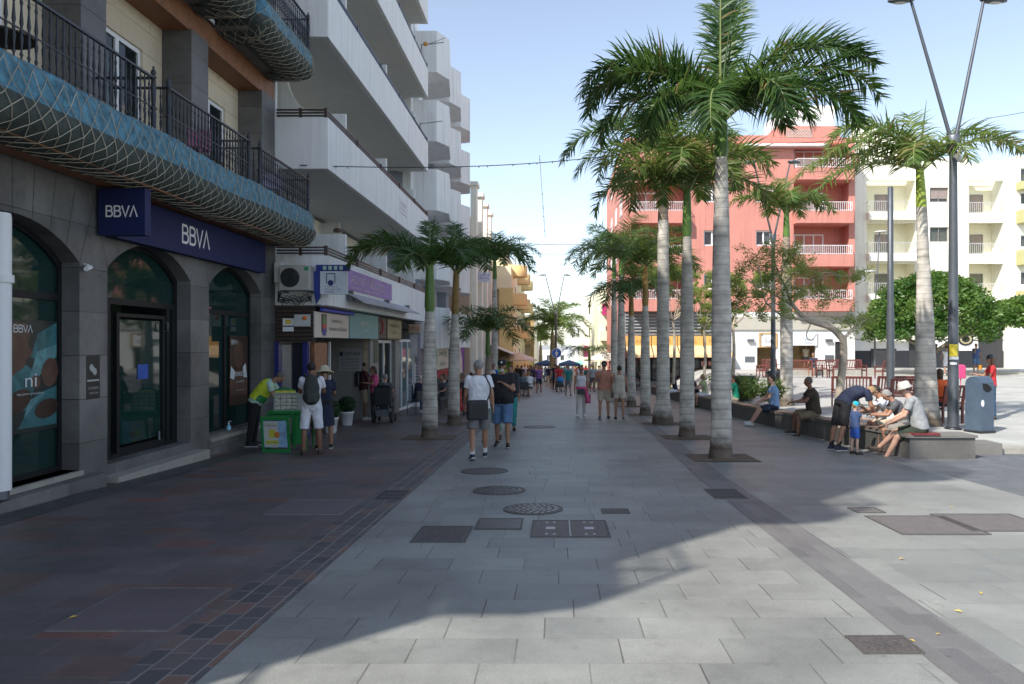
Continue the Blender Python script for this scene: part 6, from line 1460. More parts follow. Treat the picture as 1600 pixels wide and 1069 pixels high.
# wall blocks behind far benches
s=thing('low_white_wall',(13,43.5,0),'low pale wall behind the far row of red benches','wall'); q=MB(); q.box(13.2,19.3,43.2,43.6,-.15,.28); q.build('blocks',stone_s,s)
s=thing('ramp_parapet',(22,46,0),'low white sloping kerb wall in front of the dark shopfronts','wall'); q=MB(); x0,x1=xx(1385,48),xx(1600,48); q.add([(x0,48,-.4),(x1+4,48,-.4),(x1+4,48.4,-.4),(x0,48.4,-.4),(x0,48,-.05),(x1+4,48,.18),(x1+4,48.4,.18),(x0,48.4,-.05)],[(0,3,2,1),(4,5,6,7),(0,1,5,4),(1,2,6,5),(2,3,7,6),(3,0,4,7)]); q.build('parapet',whiteclean,s)
# dark planter pots
def pot(x,y,zg,r,h,m,label,plant=None,seed=1):
    t=thing('plant_pot',(x,y,zg),label,'plant pot'); q=MB(); q.lathe([(r*.72,0),(r*.8,.05),(r*.98,h*.85),(r*1.06,h*.87),(r*1.06,h),(r*.9,h),(r*.85,h*.85)],(x,y,zg),n=20); q.build('pot',m,t)
    q=MB(); q.lathe([(.001,0),(r*.9,0)],(x,y,zg+h*.9),n=20,cap=False); q.build('earth',MATS['soil'],t); return t
pot(7.5,30,plaza(7.5,30),.42,1.0,black,'tall black urn planter on the plaza edge')
pot(9.2,31.5,plaza(9.2,31.5),.4,.9,black,'second black planter beside the urn')
shrub(7.35,28.6,plaza(7.35,28.6),.55,1.0,'variegated bushy plant beside the black urn planter',44)
whitepot=M_('white_pot',(.62,.62,.62),.4,var=.04)
box_leaf=leaf_mat('boxwood_leaf',(.012,.05,.015),(.03,.09,.025),.15,scale=4)
for (x,y,l) in ((-6.05,21.9,'white pot with clipped ball shrub in front of the notary recess'),(-5.78,19.4,'white pot with clipped ball shrub half hidden by the sunhat woman')):
    t=pot(x,y,gz(y),.19,.40,whitepot,l); rnd=random.Random(3); vs=[];fs=[]
    for k in range(260):
        a=rnd.uniform(0,6.28);u=rnd.uniform(-1,1);c=math.sqrt(1-u*u); leaves_into(vs,fs,Vector((x+.24*c*math.cos(a),y+.24*c*math.sin(a),gz(y)+.60+.22*u)),.03,7,.022,rnd)
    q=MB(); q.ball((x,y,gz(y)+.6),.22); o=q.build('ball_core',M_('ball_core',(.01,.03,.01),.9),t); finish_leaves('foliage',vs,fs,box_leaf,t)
# overhead cables with small bulbs
def cable(name,pts,r,label,bulbs=0,seed=1,drops=0):
    rnd=random.Random(seed); P=[]; a,b=[Vector(p) for p in pts[:2]]; sag=pts[2]
    for i in range(41):
        t_=i/40; p=a.lerp(b,t_); p.z-=sag*4*t_*(1-t_); P.append(p)
    t=thing(name,tuple(a),label,'cable'); q=MB(); q.tube(P,r,4,cap=False); q.build('wire',black,t)
    if bulbs:
        q=MB()
        for k in range(bulbs):
            i=rnd.uniform(1,39); p=P[int(i)]; q.lathe([(.006,-.05),(.016,-.03),(.01,0)],tuple(p),n=6)
        q.build('bulbs',steel,t)
cable('string_light_cable',[at(468,258,17.95),at(1010,235,26),.25],.012,'black cable with small bulbs crossing high over the street',26,2)
cable('overhead_cable',[at(655,372,34),at(960,381,48),.15],.014,'thin cable crossing the street above the left palms',14,3)
cable('overhead_cable',[at(690,392,44),at(985,395,60),.15],.014,'second thin cable crossing further down the street',8,4)
cable('hanging_cable',[at(843,242,23.5),at(852,372,24.5),0],.006,'very thin cable hanging down from the string light cable',10,5)
cable('overhead_cable',[at(1230,224,50),at(1345,213,50),.1],.02,'cable running from the red building roof to the white roof',0,6)
cable('overhead_cable',[at(1540,185,30),at(1700,150,30),.1],.01,'upper of two cables leaving the right edge of the photo',0,7)
cable('overhead_cable',[at(1490,200,30),at(1700,190,30),.25],.012,'lower of two cables leaving the right edge of the photo',0,8)
# lottery seller's stand
SX,SY=-5.58,15.2; sg=gz(SY)
green=M_('stand_green',(.015,.20,.045),.4,var=.1); gy=M_('stand_yellow',(.55,.55,.06),.5)
s=thing('advert_board',(SX,SY,sg),'green framed floor board with a sunny advert in front of the ticket stand','sign board')
mm=Matrix.Translation((SX,SY-.1,sg)) @ Matrix.Rotation(R(8),4,'X') @ Matrix(((1,0,0,0),(0,0,-1,0),(0,1,0,0),(0,0,0,1)))
q=MB(mm); q.plate(rect(-.28,.28,0,.72),[rect(-.235,.235,.06,.66)],-.02,.02); q.box(-.28,-.25,.0,.72,-.3,-.27); q.box(.25,.28,0,.72,-.3,-.27); q.build('frame',green,s)
q=MB(mm); q.box(-.235,.235,.1,.64,-.01,.0); q.build('advert_sheet',M_('advert_sky',(.25,.42,.6),.5,var=.4,scale=4),s)
q=MB(mm); q.box(-.225,.06,.11,.63,.001,.003); q.build('white_column',M_('advert_white',(.50,.50,.46),.5,var=.15,scale=8),s)
q=MB(mm); q.box(-.2,.05,.17,.24,.004,.006); q.box(-.13,.0,.3,.46,.004,.006); q.build('yellow_blocks',gy,s)
q=MB(mm); q.ball((.03,.36,.006),(.06,.06,.004)); q.build('orange_disc',M_('advert_orange',(.6,.2,.05),.5),s)
q=MB(mm); text_into(q,'EXTRA DE VERANO',-.08,.53,.24,.035,w=.004); text_into(q,'20 MILLONES',.14,.38,.12,.03,w=.002); text_into(q,'CUPON DIARIO',-.07,.19,.2,.03,w=.007); q.build('lettering',M_('brown_letter',(.2,.12,.02),.5),s)
s=thing('ticket_stand',(SX+.15,SY+.45,sg),'green folding ticket stand with rows of lottery tickets in a clear box','stand')
x0,x1,y0,y1=SX-.3,SX+.52,SY+.2,SY+.75
q=MB(); q.bbox(x0,x1,y0,y1,sg+.72,sg+.80,.02); q.build('table_top',green,s)
for (a,b) in ((x0+.04,y0+.04),(x1-.04,y0+.04),(x0+.04,y1-.04),(x1-.04,y1-.04)): q=MB(); q.tube([(a,b,sg),(a,b,sg+.73)],.022,8); q.build('leg',green,s)
q=MB(); q.box(x0+.06,x1-.06,y0-.0,y0+.02,sg+.66,sg+.74); q.box(x0+.5,x1,y0-.005,y0+.01,sg+.12,sg+.70); q.build('front_panel',green,s)
q=MB(MF(y0+.08)); q.plate(rect(x0+.1,x1-.22,sg+.8,sg+1.16),[rect(x0+.12,x1-.24,sg+.82,sg+1.12)],-.34,.0); q.build('display_box',M_('clear_plastic',(.30,.33,.32),.2),s)
q=MB(MF(y0+.09)); 
for i in range(4):
    for j in range(4): q.box(x0+.13+i*.115,x0+.23+i*.115,sg+.83+j*.075,sg+.89+j*.075,-.02,-.012)
q.build('tickets',M_('ticket_paper',(.50,.52,.42),.6,var=.5,scale=20),s)
q=MB(); q.bbox(x0+.12,x0+.48,y0+.08,y0+.3,sg+1.16,sg+1.2,.01); q.build('yellow_lid',gy,s)
q=MB(); q.tube([(x0+.1,y0+.2,sg+1.2),(x0+.3,y0+.2,sg+1.26),(x0+.5,y0+.2,sg+1.2)],.02,6); q.build('handle',green,s)
s=thing('shoulder_bag',(-5.95,15.9,gz(15.9)),'beige bag on the ground beside the lottery seller','bag'); q=MB(); q.bbox(-6.05,-5.85,15.8,16.0,gz(15.9),gz(15.9)+.5,.05); q.build('bag_body',M_('beige_bag',(.35,.28,.18),.8),s)
# card rack outside the last shop of the white building
rx,ry=-6.02,32.1; s=thing('card_rack',(rx,ry,gz(ry)),'white postcard rack on a box base in front of the grey corner','display rack')
q=MB(); q.bbox(rx-.28,rx+.28,ry-.25,ry+.25,gz(ry),gz(ry)+.92,.02); q.build('box_base',whiteclean,s)
q=MB(); q.box(rx-.06,rx+.06,ry-.04,ry+.04,gz(ry)+.92,gz(ry)+1.85); 
for k in range(6):
    z=gz(ry)+1.05+k*.13; q.box(rx-.2,rx+.2,ry-.05,ry-.03,z,z+.02)
q.build('rack',whiteclean,s)
# café furniture under the signs on the left
def cafe_chair(x,y,rz,label,g='dark café chairs on the left sidewalk',m=black):
    t=thing('cafe_chair',(x,y,gz(y)),label,'chair',g,rz)
    q=MB(); q.bbox(-.22,.22,-.22,.22,.44,.47,.02); q.build('seat',m,t,local=True)
    q=MB(); q.bbox(-.21,.21,-.24,-.21,.52,.84,.02); q.tube([(-.2,-.22,.44),(-.2,-.23,.8)],.012,6); q.tube([(.2,-.22,.44),(.2,-.23,.8)],.012,6); q.build('backrest',m,t,local=True)
    for a in (-.2,.2):
        for b in (-.2,.2): q=MB(); q.tube([(a*1.05,b*1.05,0),(a,b,.44)],.012,6); q.build('leg',m,t,local=True)
    return t
def cafe_table(x,y,label,m=None):
    t=thing('cafe_table',(x,y,gz(y)),label,'table','café tables on the left sidewalk')
    q=MB(); q.lathe([(.35,.71),(.35,.735),(.01,.735)],n=22); q.build('table_top',m or steel,t,local=True)
    q=MB(); q.lathe([(.22,0),(.22,.02),(.03,.04),(.03,.71)],n=14); q.build('pedestal',black,t,local=True)
cs=[(-5.0,27.0,60,'dark café chair facing the street behind the nearest left palm'),(-4.2,28.2,-120,'dark café chair by the first café table'),(-4.7,31.0,90,'dark café chair between the two near palms'),(-3.7,31.6,-90,'dark café chair right of the second café table'),(-4.9,34.2,80,'dark café chair under the green disc sign'),(-3.7,35.0,-100,'dark café chair behind the second palm'),(-4.4,38.4,80,'dark café chair before the purple cornered sign'),(-1.75,41.2,20,'dark café chair standing in the street edge, back to the camera'),(-2.2,42.4,0,'dark café chair beyond the street edge chair')]
for x,y,r_,l in cs: cafe_chair(x,y,R(r_),l)
for x,y,l in ((-4.6,27.7,'round café table nearest the camera on the left'),(-4.2,31.4,'round café table between the two near palms'),(-4.3,34.7,'round café table under the café sign'),(-1.6,42.4,'round café table at the street edge')): cafe_table(x,y,l)
s=thing('mobility_scooter',(-3.4,26.6,gz(26.6)),'red mobility scooter parked behind the second left palm','scooter')
g_=gz(26.6); q=MB(); q.bbox(-3.65,-3.15,26.2,27.0,g_+.14,g_+.36,.05); q.bbox(-3.55,-3.25,26.1,26.25,g_+.3,g_+.95,.05); q.build('body',M_('scooter_red',(.40,.02,.02),.35),s)
q=MB(); q.bbox(-3.6,-3.2,26.6,27.0,g_+.5,g_+.6,.04); q.bbox(-3.6,-3.2,26.98,27.06,g_+.6,g_+1.1,.04); q.build('seat',black,s)
for x in (-3.62,-3.18):
    for y in (26.3,26.95): q=MB(); q.tube([(x-.03,y,g_+.13),(x+.03,y,g_+.13)],.13,14); q.build('wheel',black,s)
# market tents and parasols far off
def tent(x,y,w_,d,zt_,m,label,name='market_tent'):
    t=thing(name,(x,y,gz(y)),label,'tent','market tents and parasols far down the street'); g_=gz(y)
    q=MB(); h=.7*w_/4; q.add([(x-w_/2,y-d/2,g_+zt_),(x+w_/2,y-d/2,g_+zt_),(x+w_/2,y+d/2,g_+zt_),(x-w_/2,y+d/2,g_+zt_),(x,y,g_+zt_+h),(x-w_/2,y-d/2,g_+zt_-.25),(x+w_/2,y-d/2,g_+zt_-.25),(x+w_/2,y+d/2,g_+zt_-.25),(x-w_/2,y+d/2,g_+zt_-.25)],[(0,1,4),(1,2,4),(2,3,4),(3,0,4),(0,5,6,1),(1,6,7,2),(2,7,8,3),(3,8,5,0)]); q.build('canopy',m,t)
    for a in (-1,1):
        for b in (-1,1): q=MB(); q.tube([(x+a*w_*.48,y+b*d*.48,g_),(x+a*w_*.48,y+b*d*.48,g_+zt_)],.03,6); q.build('pole',steel,t)
def parasol(x,y,r,z,m,label):
    t=thing('parasol',(x,y,gz(y)),label,'parasol','market tents and parasols far down the street'); g_=gz(y)
    q=MB(); q.lathe([(.02,z+.6),(r,z),(r,z-.12)],(x,y,g_),n=8,smooth=False,cap=False); q.build('canopy',m,t)
    q=MB(); q.lathe([(.25,0),(.25,.08),(.03,.1),(.03,z+.5)],(x,y,g_),n=10); q.build('pole',steel,t)
blue=M_('tent_blue',(.02,.07,.26),.6); cw=M_('canvas_white',(.70,.68,.62),.8,var=.05); cy=M_('canvas_beige',(.6,.5,.33),.8)
tent(-1.1,88,2.6,3,1.95,blue,'blue market tent, left half behind the mid street post'); tent(1.6,88,2.5,3,1.95,blue,'blue market tent to the right of the mid street post')
tent(3.3,100,2.4,3,2.0,M_('mint_canvas',(.2,.45,.38),.7),'mint green awning tent beyond the blue tents')
for i,(x,y,r,z,m,l) in enumerate(((4.1,62,1.5,2.3,cw,'white parasol nearest the camera on the far right side'),(5.6,66,1.5,2.3,cw,'white parasol next to the cream block'),(4.3,72,1.6,2.3,cy,'beige parasol behind the white parasols'),(5.0,82,1.7,2.3,cw,'small distant white parasol on the right'),(-3.2,66,1.5,2.3,cw,'white parasol in front of the yellow building'),(-3.6,60,1.3,2.2,cy,'beige parasol beside the green hoarding'),(-3.4,76,1.6,2.3,cw,'distant white parasol on the left side'))): parasol(x,y,r,z,m,l)
for i,(y,m,l) in enumerate(((56,cw,'cream roll out awning low on the far left side'),(68,cw,'second cream awning far down the left side'))):
    s=thing('roll_awning',(-4.5,y,gz(y)),l,'awning'); q=MB(); z=gz(y)+2.9; q.add([(-5.15,y,z+.5),(-5.15,y+5,z+.5),(-3.2,y+5,z-.3),(-3.2,y,z-.3),(-5.15,y,z+.46),(-5.15,y+5,z+.46),(-3.2,y+5,z-.36),(-3.2,y,z-.36)],[(0,1,2,3),(7,6,5,4),(0,4,5,1),(1,5,6,2),(2,6,7,3),(3,7,4,0)]); q.build('canvas',m,s)
s=thing('round_planter',(.0,74.6,gz(74.6)),'dark round planter at the foot of the mid street lamp post','planter'); q=MB(); q.lathe([(.5,0),(.62,.1),(.66,1.35),(.7,1.4),(.6,1.4),(.55,1.2)],n=20); q.build('tub',M_('planter_grey',(.06,.06,.06),.6),s,local=True)
for (x,y,l) in ((5.2,54,'dark menu board by the red building corner'),(4.6,49,'dark covered stack beside the far palms')):
    s=thing('menu_board',(x,y,gz(y)),l,'board'); q=MB(); q.bbox(x-.4,x+.4,y-.15,y+.15,gz(y),gz(y)+1.3,.03); q.build('board',black,s)
# ================================================================ PEOPLE
def remesh(q,vox,smooth=4,name='m'):
    me=bpy.data.meshes.new(name); me.from_pydata([tuple(v) for v in q.v],[],q.f)
    bm=bmesh.new(); bm.from_mesh(me); bmesh.ops.recalc_face_normals(bm,faces=bm.faces); bm.to_mesh(me); bm.free()
    o=bpy.data.objects.new('tmp',me); COL.objects.link(o)
    md=o.modifiers.new('r','REMESH'); md.mode='VOXEL'; md.voxel_size=vox; md.use_smooth_shade=True
    dg=bpy.context.evaluated_depsgraph_get(); out=bpy.data.meshes.new_from_object(o.evaluated_get(dg))
    bpy.data.objects.remove(o); bpy.data.meshes.remove(me)
    bm=bmesh.new(); bm.from_mesh(out)
    for _ in range(smooth): bmesh.ops.smooth_vert(bm,verts=bm.verts,factor=.5,use_axis_x=True,use_axis_y=True,use_axis_z=True)
    bm.to_mesh(out); bm.free()
    out.polygons.foreach_set('use_smooth',[True]*len(out.polygons)); out.materials.clear()
    return out
def mobj(name,me,m,parent):
    if name in ('shirt','shorts','trousers','dress','vest','hair') and len(me.vertices)>3000:
        am={'hair':.006}.get(name,.011); f=22 if name=='hair' else 9
        for v,nn in zip(me.vertices,[v.normal.copy() for v in me.vertices]):
            c=v.co; k=noise.noise(Vector((c.x*f+c.z*3,c.y*f,c.z*f*.55)))
            v.co=c+nn*(am*(abs(k)*1.6-.25))
    me.materials.append(m); me.name=name; o=bpy.data.objects.new(name,me); COL.objects.link(o); o.parent=parent; return o
def cap(q,a,ra,b,rb,n=10,e0=True,e1=True,flat=1.0):
    a=Vector(a);b=Vector(b);d=(b-a); L=d.length
    if L<1e-6: return
    d/=L; pts=[];rad=[]
    if e0:
        for t in (-1,-.8,-.45): pts.append(a+d*ra*t); rad.append(ra*math.sqrt(max(0,1-t*t))+.0004)
    pts+= [a,b]; rad+=[ra,rb]
    if e1:
        for t in (.45,.8,1): pts.append(b+d*rb*t); rad.append(rb*math.sqrt(max(0,1-t*t))+.0004)
    q.tube(pts,rad,n)
def ring_loft(q,rings,n=18):   # rings: (center, right vec, fwd vec, hw, hd, front_extra)
    vs=[];fs=[]
    for c,r_,f_,a,b,fx in rings:
        for k in range(n):
            t=2*math.pi*k/n; x=math.cos(t); y=math.sin(t)
            x=math.copysign(abs(x)**.85,x); 
            vs.append(c+r_*a*x+f_*(b*y+(fx*max(0,y) if y>0 else 0)))
    m=len(rings)
    for i in range(m-1):
        for k in range(n): fs.append((i*n+k,i*n+(k+1)%n,(i+1)*n+(k+1)%n,(i+1)*n+k))
    fs+=[tuple(range(n-1,-1,-1)),tuple(range((m-1)*n,m*n))]
    q.add(vs,fs,True)
SKIN={k:M_('skin_'+k,c,.5,var=.08,scale=9) for k,c in dict(fair=(.50,.29,.21),tan=(.33,.17,.105),pale=(.58,.38,.29),brown=(.20,.095,.055),red=(.45,.22,.15)).items()}
def cl(name,c,r=.85,var=.16,scale=8): return M_(name,c,r,var=var,scale=scale,bump=.9,bscale=11)
def skeleton(P,s):
    L=R(P.get('lean',0)); B=R(P.get('bend',0)); tw=R(P.get('twist',0))
    J={}
    def dirn(a): return Vector((0,math.sin(a),math.cos(a)))
    legs=P.get('legs',[(0,4,0),(0,4,0)])
    def leg(side,fl,ab,kn,pel):
        h=pel+Vector((side*.092*s,0,-.03*s)); a1=R(fl); a2=R(fl-kn)
        k=h+Vector((side*math.sin(R(ab)),math.sin(a1)*math.cos(R(ab)),-math.cos(a1)*math.cos(R(ab))))*.435*s
        ab2=R(P.get('shin_ab',[ab*.3,ab*.3])[0 if side>0 else 1])
        an=k+Vector((side*math.sin(ab2),math.sin(a2)*math.cos(ab2),-math.cos(a2)*math.cos(ab2))).normalized()*.42*s
        return h,k,an
    pel=Vector((0,0,0)); Ls=[leg(1,*legs[0],pel),leg(-1,*legs[1],pel)]
    if 'seat' in P: pz=P['seat']+.115*s
    else: pz=-min(Ls[0][2].z,Ls[1][2].z)+.075*s
    pel=Vector((0,0,pz)); J['pel']=pel
    J['legs']=[leg(1,*legs[0],pel),leg(-1,*legs[1],pel)]
    a0,a1,a2=L,L+B*.5,L+B
    J['waist']=pel+dirn(a0)*.17*s; J['chest']=J['waist']+dirn(a1)*.22*s; J['neck']=J['chest']+dirn(a2)*.16*s
    J['ang']=(a0,a1,a2); hp=R(P.get('head',0)); hy=R(P.get('turn',0))
    J['rv']=Vector((math.cos(tw),math.sin(tw),0))
    nd=dirn(a2*.8+hp*.5); J['skull']=J['neck']+nd*.085*s
    ha=a2*.35+hp if abs(a2)<.6 else a2*.8+hp
    J['hu']=dirn(ha); J['hf']=Vector((-math.sin(hy),math.cos(ha)*math.cos(hy),-math.sin(ha))).normalized()
    J['hr']=J['hf'].cross(J['hu']).normalized(); J['hu']=J['hr'].cross(J['hf']).normalized()
    J['head']=J['skull']+J['hu']*.10*s+J['hf']*.015*s
    arms=P.get('arms',[(5,10,15,0),(5,10,15,0)]); J['arms']=[]
    for side,(fl,ab,el,inw) in zip((1,-1),arms):
        sh=J['neck']-dirn(a2)*.045*s+J['rv']*side*.175*s
        a=R(fl); d1=Vector((side*math.sin(R(ab)),math.sin(a)*math.cos(R(ab)),-math.cos(a)*math.cos(R(ab)))).normalized()
        e=sh+d1*.285*s; b=R(fl+el); d2=Vector((-side*math.sin(R(inw)),math.sin(b)*math.cos(R(inw)),-math.cos(b)*math.cos(R(inw)))).normalized()
        if abs(inw)<1: d2=(d2+Vector((side*math.sin(R(ab))*.5,0,0))).normalized()
        w_=e+d2*.25*s; J['arms'].append((sh,e,w_,d2,side))
    return J
def torso_rings(J,s,inf,lo,hi,build,belly,flare=0):
    a0,a1,a2=J['ang']; X=Vector((1,0,0)); rv=J['rv']
    def fr(a): return Vector((0,math.cos(a),-math.sin(a)))
    def dn(a): return Vector((0,math.sin(a),math.cos(a)))
    p=J['pel']; w_=J['waist']; c=J['chest']; n=J['neck']
    A=[(-.10,p-dn(a0)*.10*s,X,fr(a0),.125,.085,0),(-.04,p-dn(a0)*.04*s,X,fr(a0),.160,.108,0),(.05,p+dn(a0)*.05*s,X,fr(a0),.160,.110,belly*.5),(.13,p+dn(a0)*.13*s,X,fr(a0),.148,.102,belly),
       (.22,w_+dn(a1)*.05*s,X,fr(a1),.148,.100,belly*.9),(.32,w_+dn(a1)*.15*s,rv,fr(a1),.158,.105,belly*.4),(.42,c+dn(a2)*.03*s,rv,fr(a2),.170,.108,.01),(.49,c+dn(a2)*.10*s,rv,fr(a2),.165,.092,0),(.53,c+dn(a2)*.135*s,rv,fr(a2),.125,.07,0),(.56,n+dn(a2)*.01*s,rv,fr(a2),.062,.055,0)]
    out=[]
    for u,cc,r_,f_,hw,hd,fx in A:
        if lo<=u<=hi: k=1+flare*max(0,(.1-u)); out.append((cc,r_,f_,(hw*build+inf)*s*k,(hd*build+inf)*s*k,fx*s))
    return out
def person(label,loc,rz,Ht,P,top=None,bottom=None,shoes=None,hair=None,skin='tan',build=1.0,belly=0,vox=.011,sleeve=.6,leglen=.8,hat=None,dress=None,group=None,hairlen=0,kid=False,cat='person',eyes=True,socks=None,female=False):
    s=Ht/1.75; sk=SKIN[skin]
    t=thing('person',loc,label,cat,group,R(rz)); J=skeleton(P,s)
    fb=1.0 if vox<.02 else 0
    hs=1.25 if kid else 1.0
    q=MB(); ring_loft(q,torso_rings(J,s,0,-.1,.56,build*(.93 if female else 1),belly))
    cap(q,J['neck']-J['hu']*.03*s,.058*s,J['skull']+J['hu']*.04*s,.052*s)
    hc=J['head']; hr,hf,hu=J['hr'],J['hf'],J['hu']; k=s*hs
    def E(c,rx,ry,rz_,n=14,m=10):
        q2=MB(Matrix(((hr.x,hf.x,hu.x,c.x),(hr.y,hf.y,hu.y,c.y),(hr.z,hf.z,hu.z,c.z),(0,0,0,1)))); q2.ball((0,0,0),(rx,ry,rz_),n,m); return q2
    def put(q_,q2,sm=True): n0=len(q_.v); q_.v+=q2.v; q_.f+=[tuple(i+n0 for i in f) for f in q2.f]; q_.sm+=q2.sm
    put(q,E(hc+hu*.015*k,.074*k,.093*k,.098*k)); put(q,E(hc-hu*.055*k+hf*.02*k,.056*k,.068*k,.062*k))
    if fb:
        cap(q,hc+hf*.088*k+hu*.01*k,.009*k,hc+hf*.108*k-hu*.028*k,.013*k,8)
        put(q,E(hc+hf*.080*k-hu*.065*k,.022*k,.012*k,.009*k,8,6))
        for sd in (-1,1): put(q,E(hc+hr*sd*.078*k-hu*.01*k,.010*k,.018*k,.030*k,8,6)); put(q,E(hc+hr*sd*.032*k+hf*.078*k+hu*.022*k,.022*k,.014*k,.008*k,8,6))
    for sh,e,w_,d2,sd in J['arms']:
        bb=build**.6
        cap(q,sh,.052*s*bb,e,.040*s*bb); cap(q,e,.041*s*bb,w_,.027*s)
        # hand: palm, four unequal fingers, thumb from the palm side
        sidev=d2.cross(Vector((0,0,1)) if abs(d2.z)<.9 else Vector((0,1,0))).normalized()
        pn=d2.cross(sidev).normalized()
        if d2.z<-.7: sidev=Vector((0,1,0))-d2*d2.y; sidev.normalize(); pn=Vector((-sd,0,0))
        pc=w_+d2*.045*s
        for o_ in (-.026,-.009,.009,.026): cap(q,w_+d2*.0*s+sidev*o_*.6*s,.015*s,w_+d2*.085*s+sidev*o_*s,.013*s,8)
        if fb:
            for o_,ln in ((-.031,.058),(-.011,.072),(.010,.078),(.030,.068)):
                a_=w_+d2*.085*s+sidev*o_*s; b_=a_+(d2*.8+pn*.45).normalized()*ln*.5*s; c_=b_+(d2*.35+pn*.9).normalized()*ln*.5*s
                cap(q,a_,.0098*s,b_,.0092*s,7); cap(q,b_,.009*s,c_,.008*s,7)
            a_=w_+d2*.03*s+sidev*.03*s; b_=a_+(d2*.5+sidev*.7+pn*.4).normalized()*.035*s; cap(q,a_,.013*s,b_,.011*s,7); cap(q,b_,.0105*s,b_+(d2*.8+pn*.5).normalized()*.028*s,.009*s,7)
        else: cap(q,w_+d2*.085*s,.022*s,w_+d2*.14*s+pn*.02*s,.016*s,8)
    feet=[]
    for i,(h,kn,an) in enumerate(J['legs']):
        sd=1 if i==0 else -1
        cap(q,h,.088*s*build**.7,kn,.056*s); 
        mid=kn.lerp(an,.3)+Vector((0,-.012*s,0)); cap(q,kn,.054*s,mid,.056*s); cap(q,mid,.056*s,an,.035*s)
        pitch=P.get('foot',[0,0])[i]; fd=Vector((sd*.18,math.cos(R(pitch)),math.sin(R(pitch)))).normalized(); feet.append((an,fd))
        heel=an-Vector((0,0,.04*s))-fd*.03*s; toe=an-Vector((0,0,.055*s))+fd*.15*s
        cap(q,heel,.034*s,toe,.026*s); cap(q,an,.036*s,toe-fd*.06*s+Vector((0,0,.01*s)),.03*s)
    body=mobj('body',remesh(q,vox if vox<.02 else vox,3 if vox<.02 else 2),sk,t)
    if top or dress:
        q=MB(); m=top or dress; lo=-.05 if not dress else -.1
        rings=torso_rings(J,s,.020,lo,.56 if sleeve>0 else .53,build*(.95 if female else 1),belly*1.05,flare=.35 if not dress else 0); rings=[list(r) for r in rings]
        if sleeve>0: rings[-1][3]*=1.12; rings[-1][4]*=1.12
        ring_loft(q,[tuple(r) for r in rings])
        for sh,e,w_,d2,sd in J['arms']:
            if sleeve<=0: continue
            bb=build**.6
            if sleeve<=1: 
                en=sh.lerp(e,sleeve); cap(q,sh,.066*s*bb,en,.066*s*bb,12,e1=False)
            else: cap(q,sh,.066*s*bb,e,.055*s*bb,12); cap(q,e,.055*s*bb,e.lerp(w_,sleeve-1),.042*s,12,e1=False)
        if dress:
            p=J['pel']; kn=(J['legs'][0][1]+J['legs'][1][1])/2
            if 'seat' in P:
                for i in (0,1): cap(q,J['legs'][i][0],.11*s,J['legs'][i][1],.085*s,12,e1=False)
            else: ring_loft(q,[(p-Vector((0,0,.5*s*leglen)),Vector((1,0,0)),Vector((0,1,0)),.22*s,.19*s,0),(p,Vector((1,0,0)),Vector((0,1,0)),.18*s*build,.125*s*build,0)])
        mobj('dress' if dress else 'shirt',remesh(q,max(vox,.012),2),m,t)
    if bottom:
        q=MB(); ring_loft(q,torso_rings(J,s,.017,-.1,.13,build*(.98),belly*.6))
        for h,kn,an in J['legs']:
            bb=build**.7
            if leglen<=1: cap(q,h,.104*s*bb,h.lerp(kn,leglen),.088*s*bb,14,e1=False)
            else: cap(q,h,.104*s*bb,kn,.072*s,14); cap(q,kn,.073*s,kn.lerp(an,(leglen-1)),.056*s,14,e1=False)
        mobj('trousers' if leglen>1.3 else 'shorts',remesh(q,max(vox,.012),2),bottom,t)
    if socks:
        for i,(h,kn,an) in enumerate(J['legs']): q=MB(); cap(q,an+(kn-an).normalized()*.12*s,.045*s,an-Vector((0,0,.02*s)),.042*s,10); mobj('sock',remesh(q,max(vox,.012),1),socks,t)
    if shoes:
        for i,(an,fd) in enumerate(feet):
            q=MB(); dn_=Vector((0,0,1)); heel=an-dn_*.035*s-fd*.035*s; toe=an-dn_*.045*s+fd*.165*s
            cap(q,heel,.043*s,toe-fd*.06*s,.045*s,12); cap(q,toe-fd*.06*s,.045*s,toe,.034*s,12); cap(q,an-dn_*.01*s,.045*s,an+fd*.06*s-dn_*.02*s,.04*s,12)
            o=mobj('shoe',remesh(q,max(vox,.011),2),shoes,t)
            if fb:
                q=MB(); side=Vector((fd.y,-fd.x,0)).normalized(); up=side.cross(fd).normalized(); c=an-up*.078*s
                P_=[(-.075,-.035),(-.04,-.043),(.08,-.046),(.15,-.042),(.2,-.015),(.2,.015),(.15,.042),(.08,.046),(-.04,.043),(-.075,.035)]
                q.add([c+fd*a*s+side*b*s for a,b in P_]+[c+up*.022*s+fd*a*s+side*b*s for a,b in P_],[tuple(range(9,-1,-1)),tuple(range(10,20))]+[(i_,(i_+1)%10,(i_+1)%10+10,i_+10) for i_ in range(10)])
                q.build('sole',M_('pale_sole',(.45,.45,.44),.7) if shoes.name!='sandal_brown' else M_('dark_sole',(.03,.025,.02),.7),o,local=True)
    if hair:
        q=MB(); put(q,E(hc+hu*.028*k-hf*.020*k,.083*k,.092*k,.096*k,16,12))
        if hairlen: 
            cap(q,hc-hf*.05*k,.07*k,hc-hf*.065*k-hu*hairlen*k,.05*k,12)
            for sd in (-1,1): cap(q,hc+hr*sd*.06*k-hf*.02*k,.032*k,hc+hr*sd*.062*k-hf*.03*k-hu*hairlen*.9*k,.025*k,10)
        mobj('hair',remesh(q,max(.009,vox*.8),1),hair,t)
    if eyes and fb and not kid:
        q=MB()
        for sd in (-1,1): put(q,E(hc+hr*sd*.031*k+hf*.083*k+hu*.006*k,.011*k,.007*k,.006*k,8,6))
        q.build('eyes',M_('eye_dark',(.02,.015,.012),.3),t,local=True)
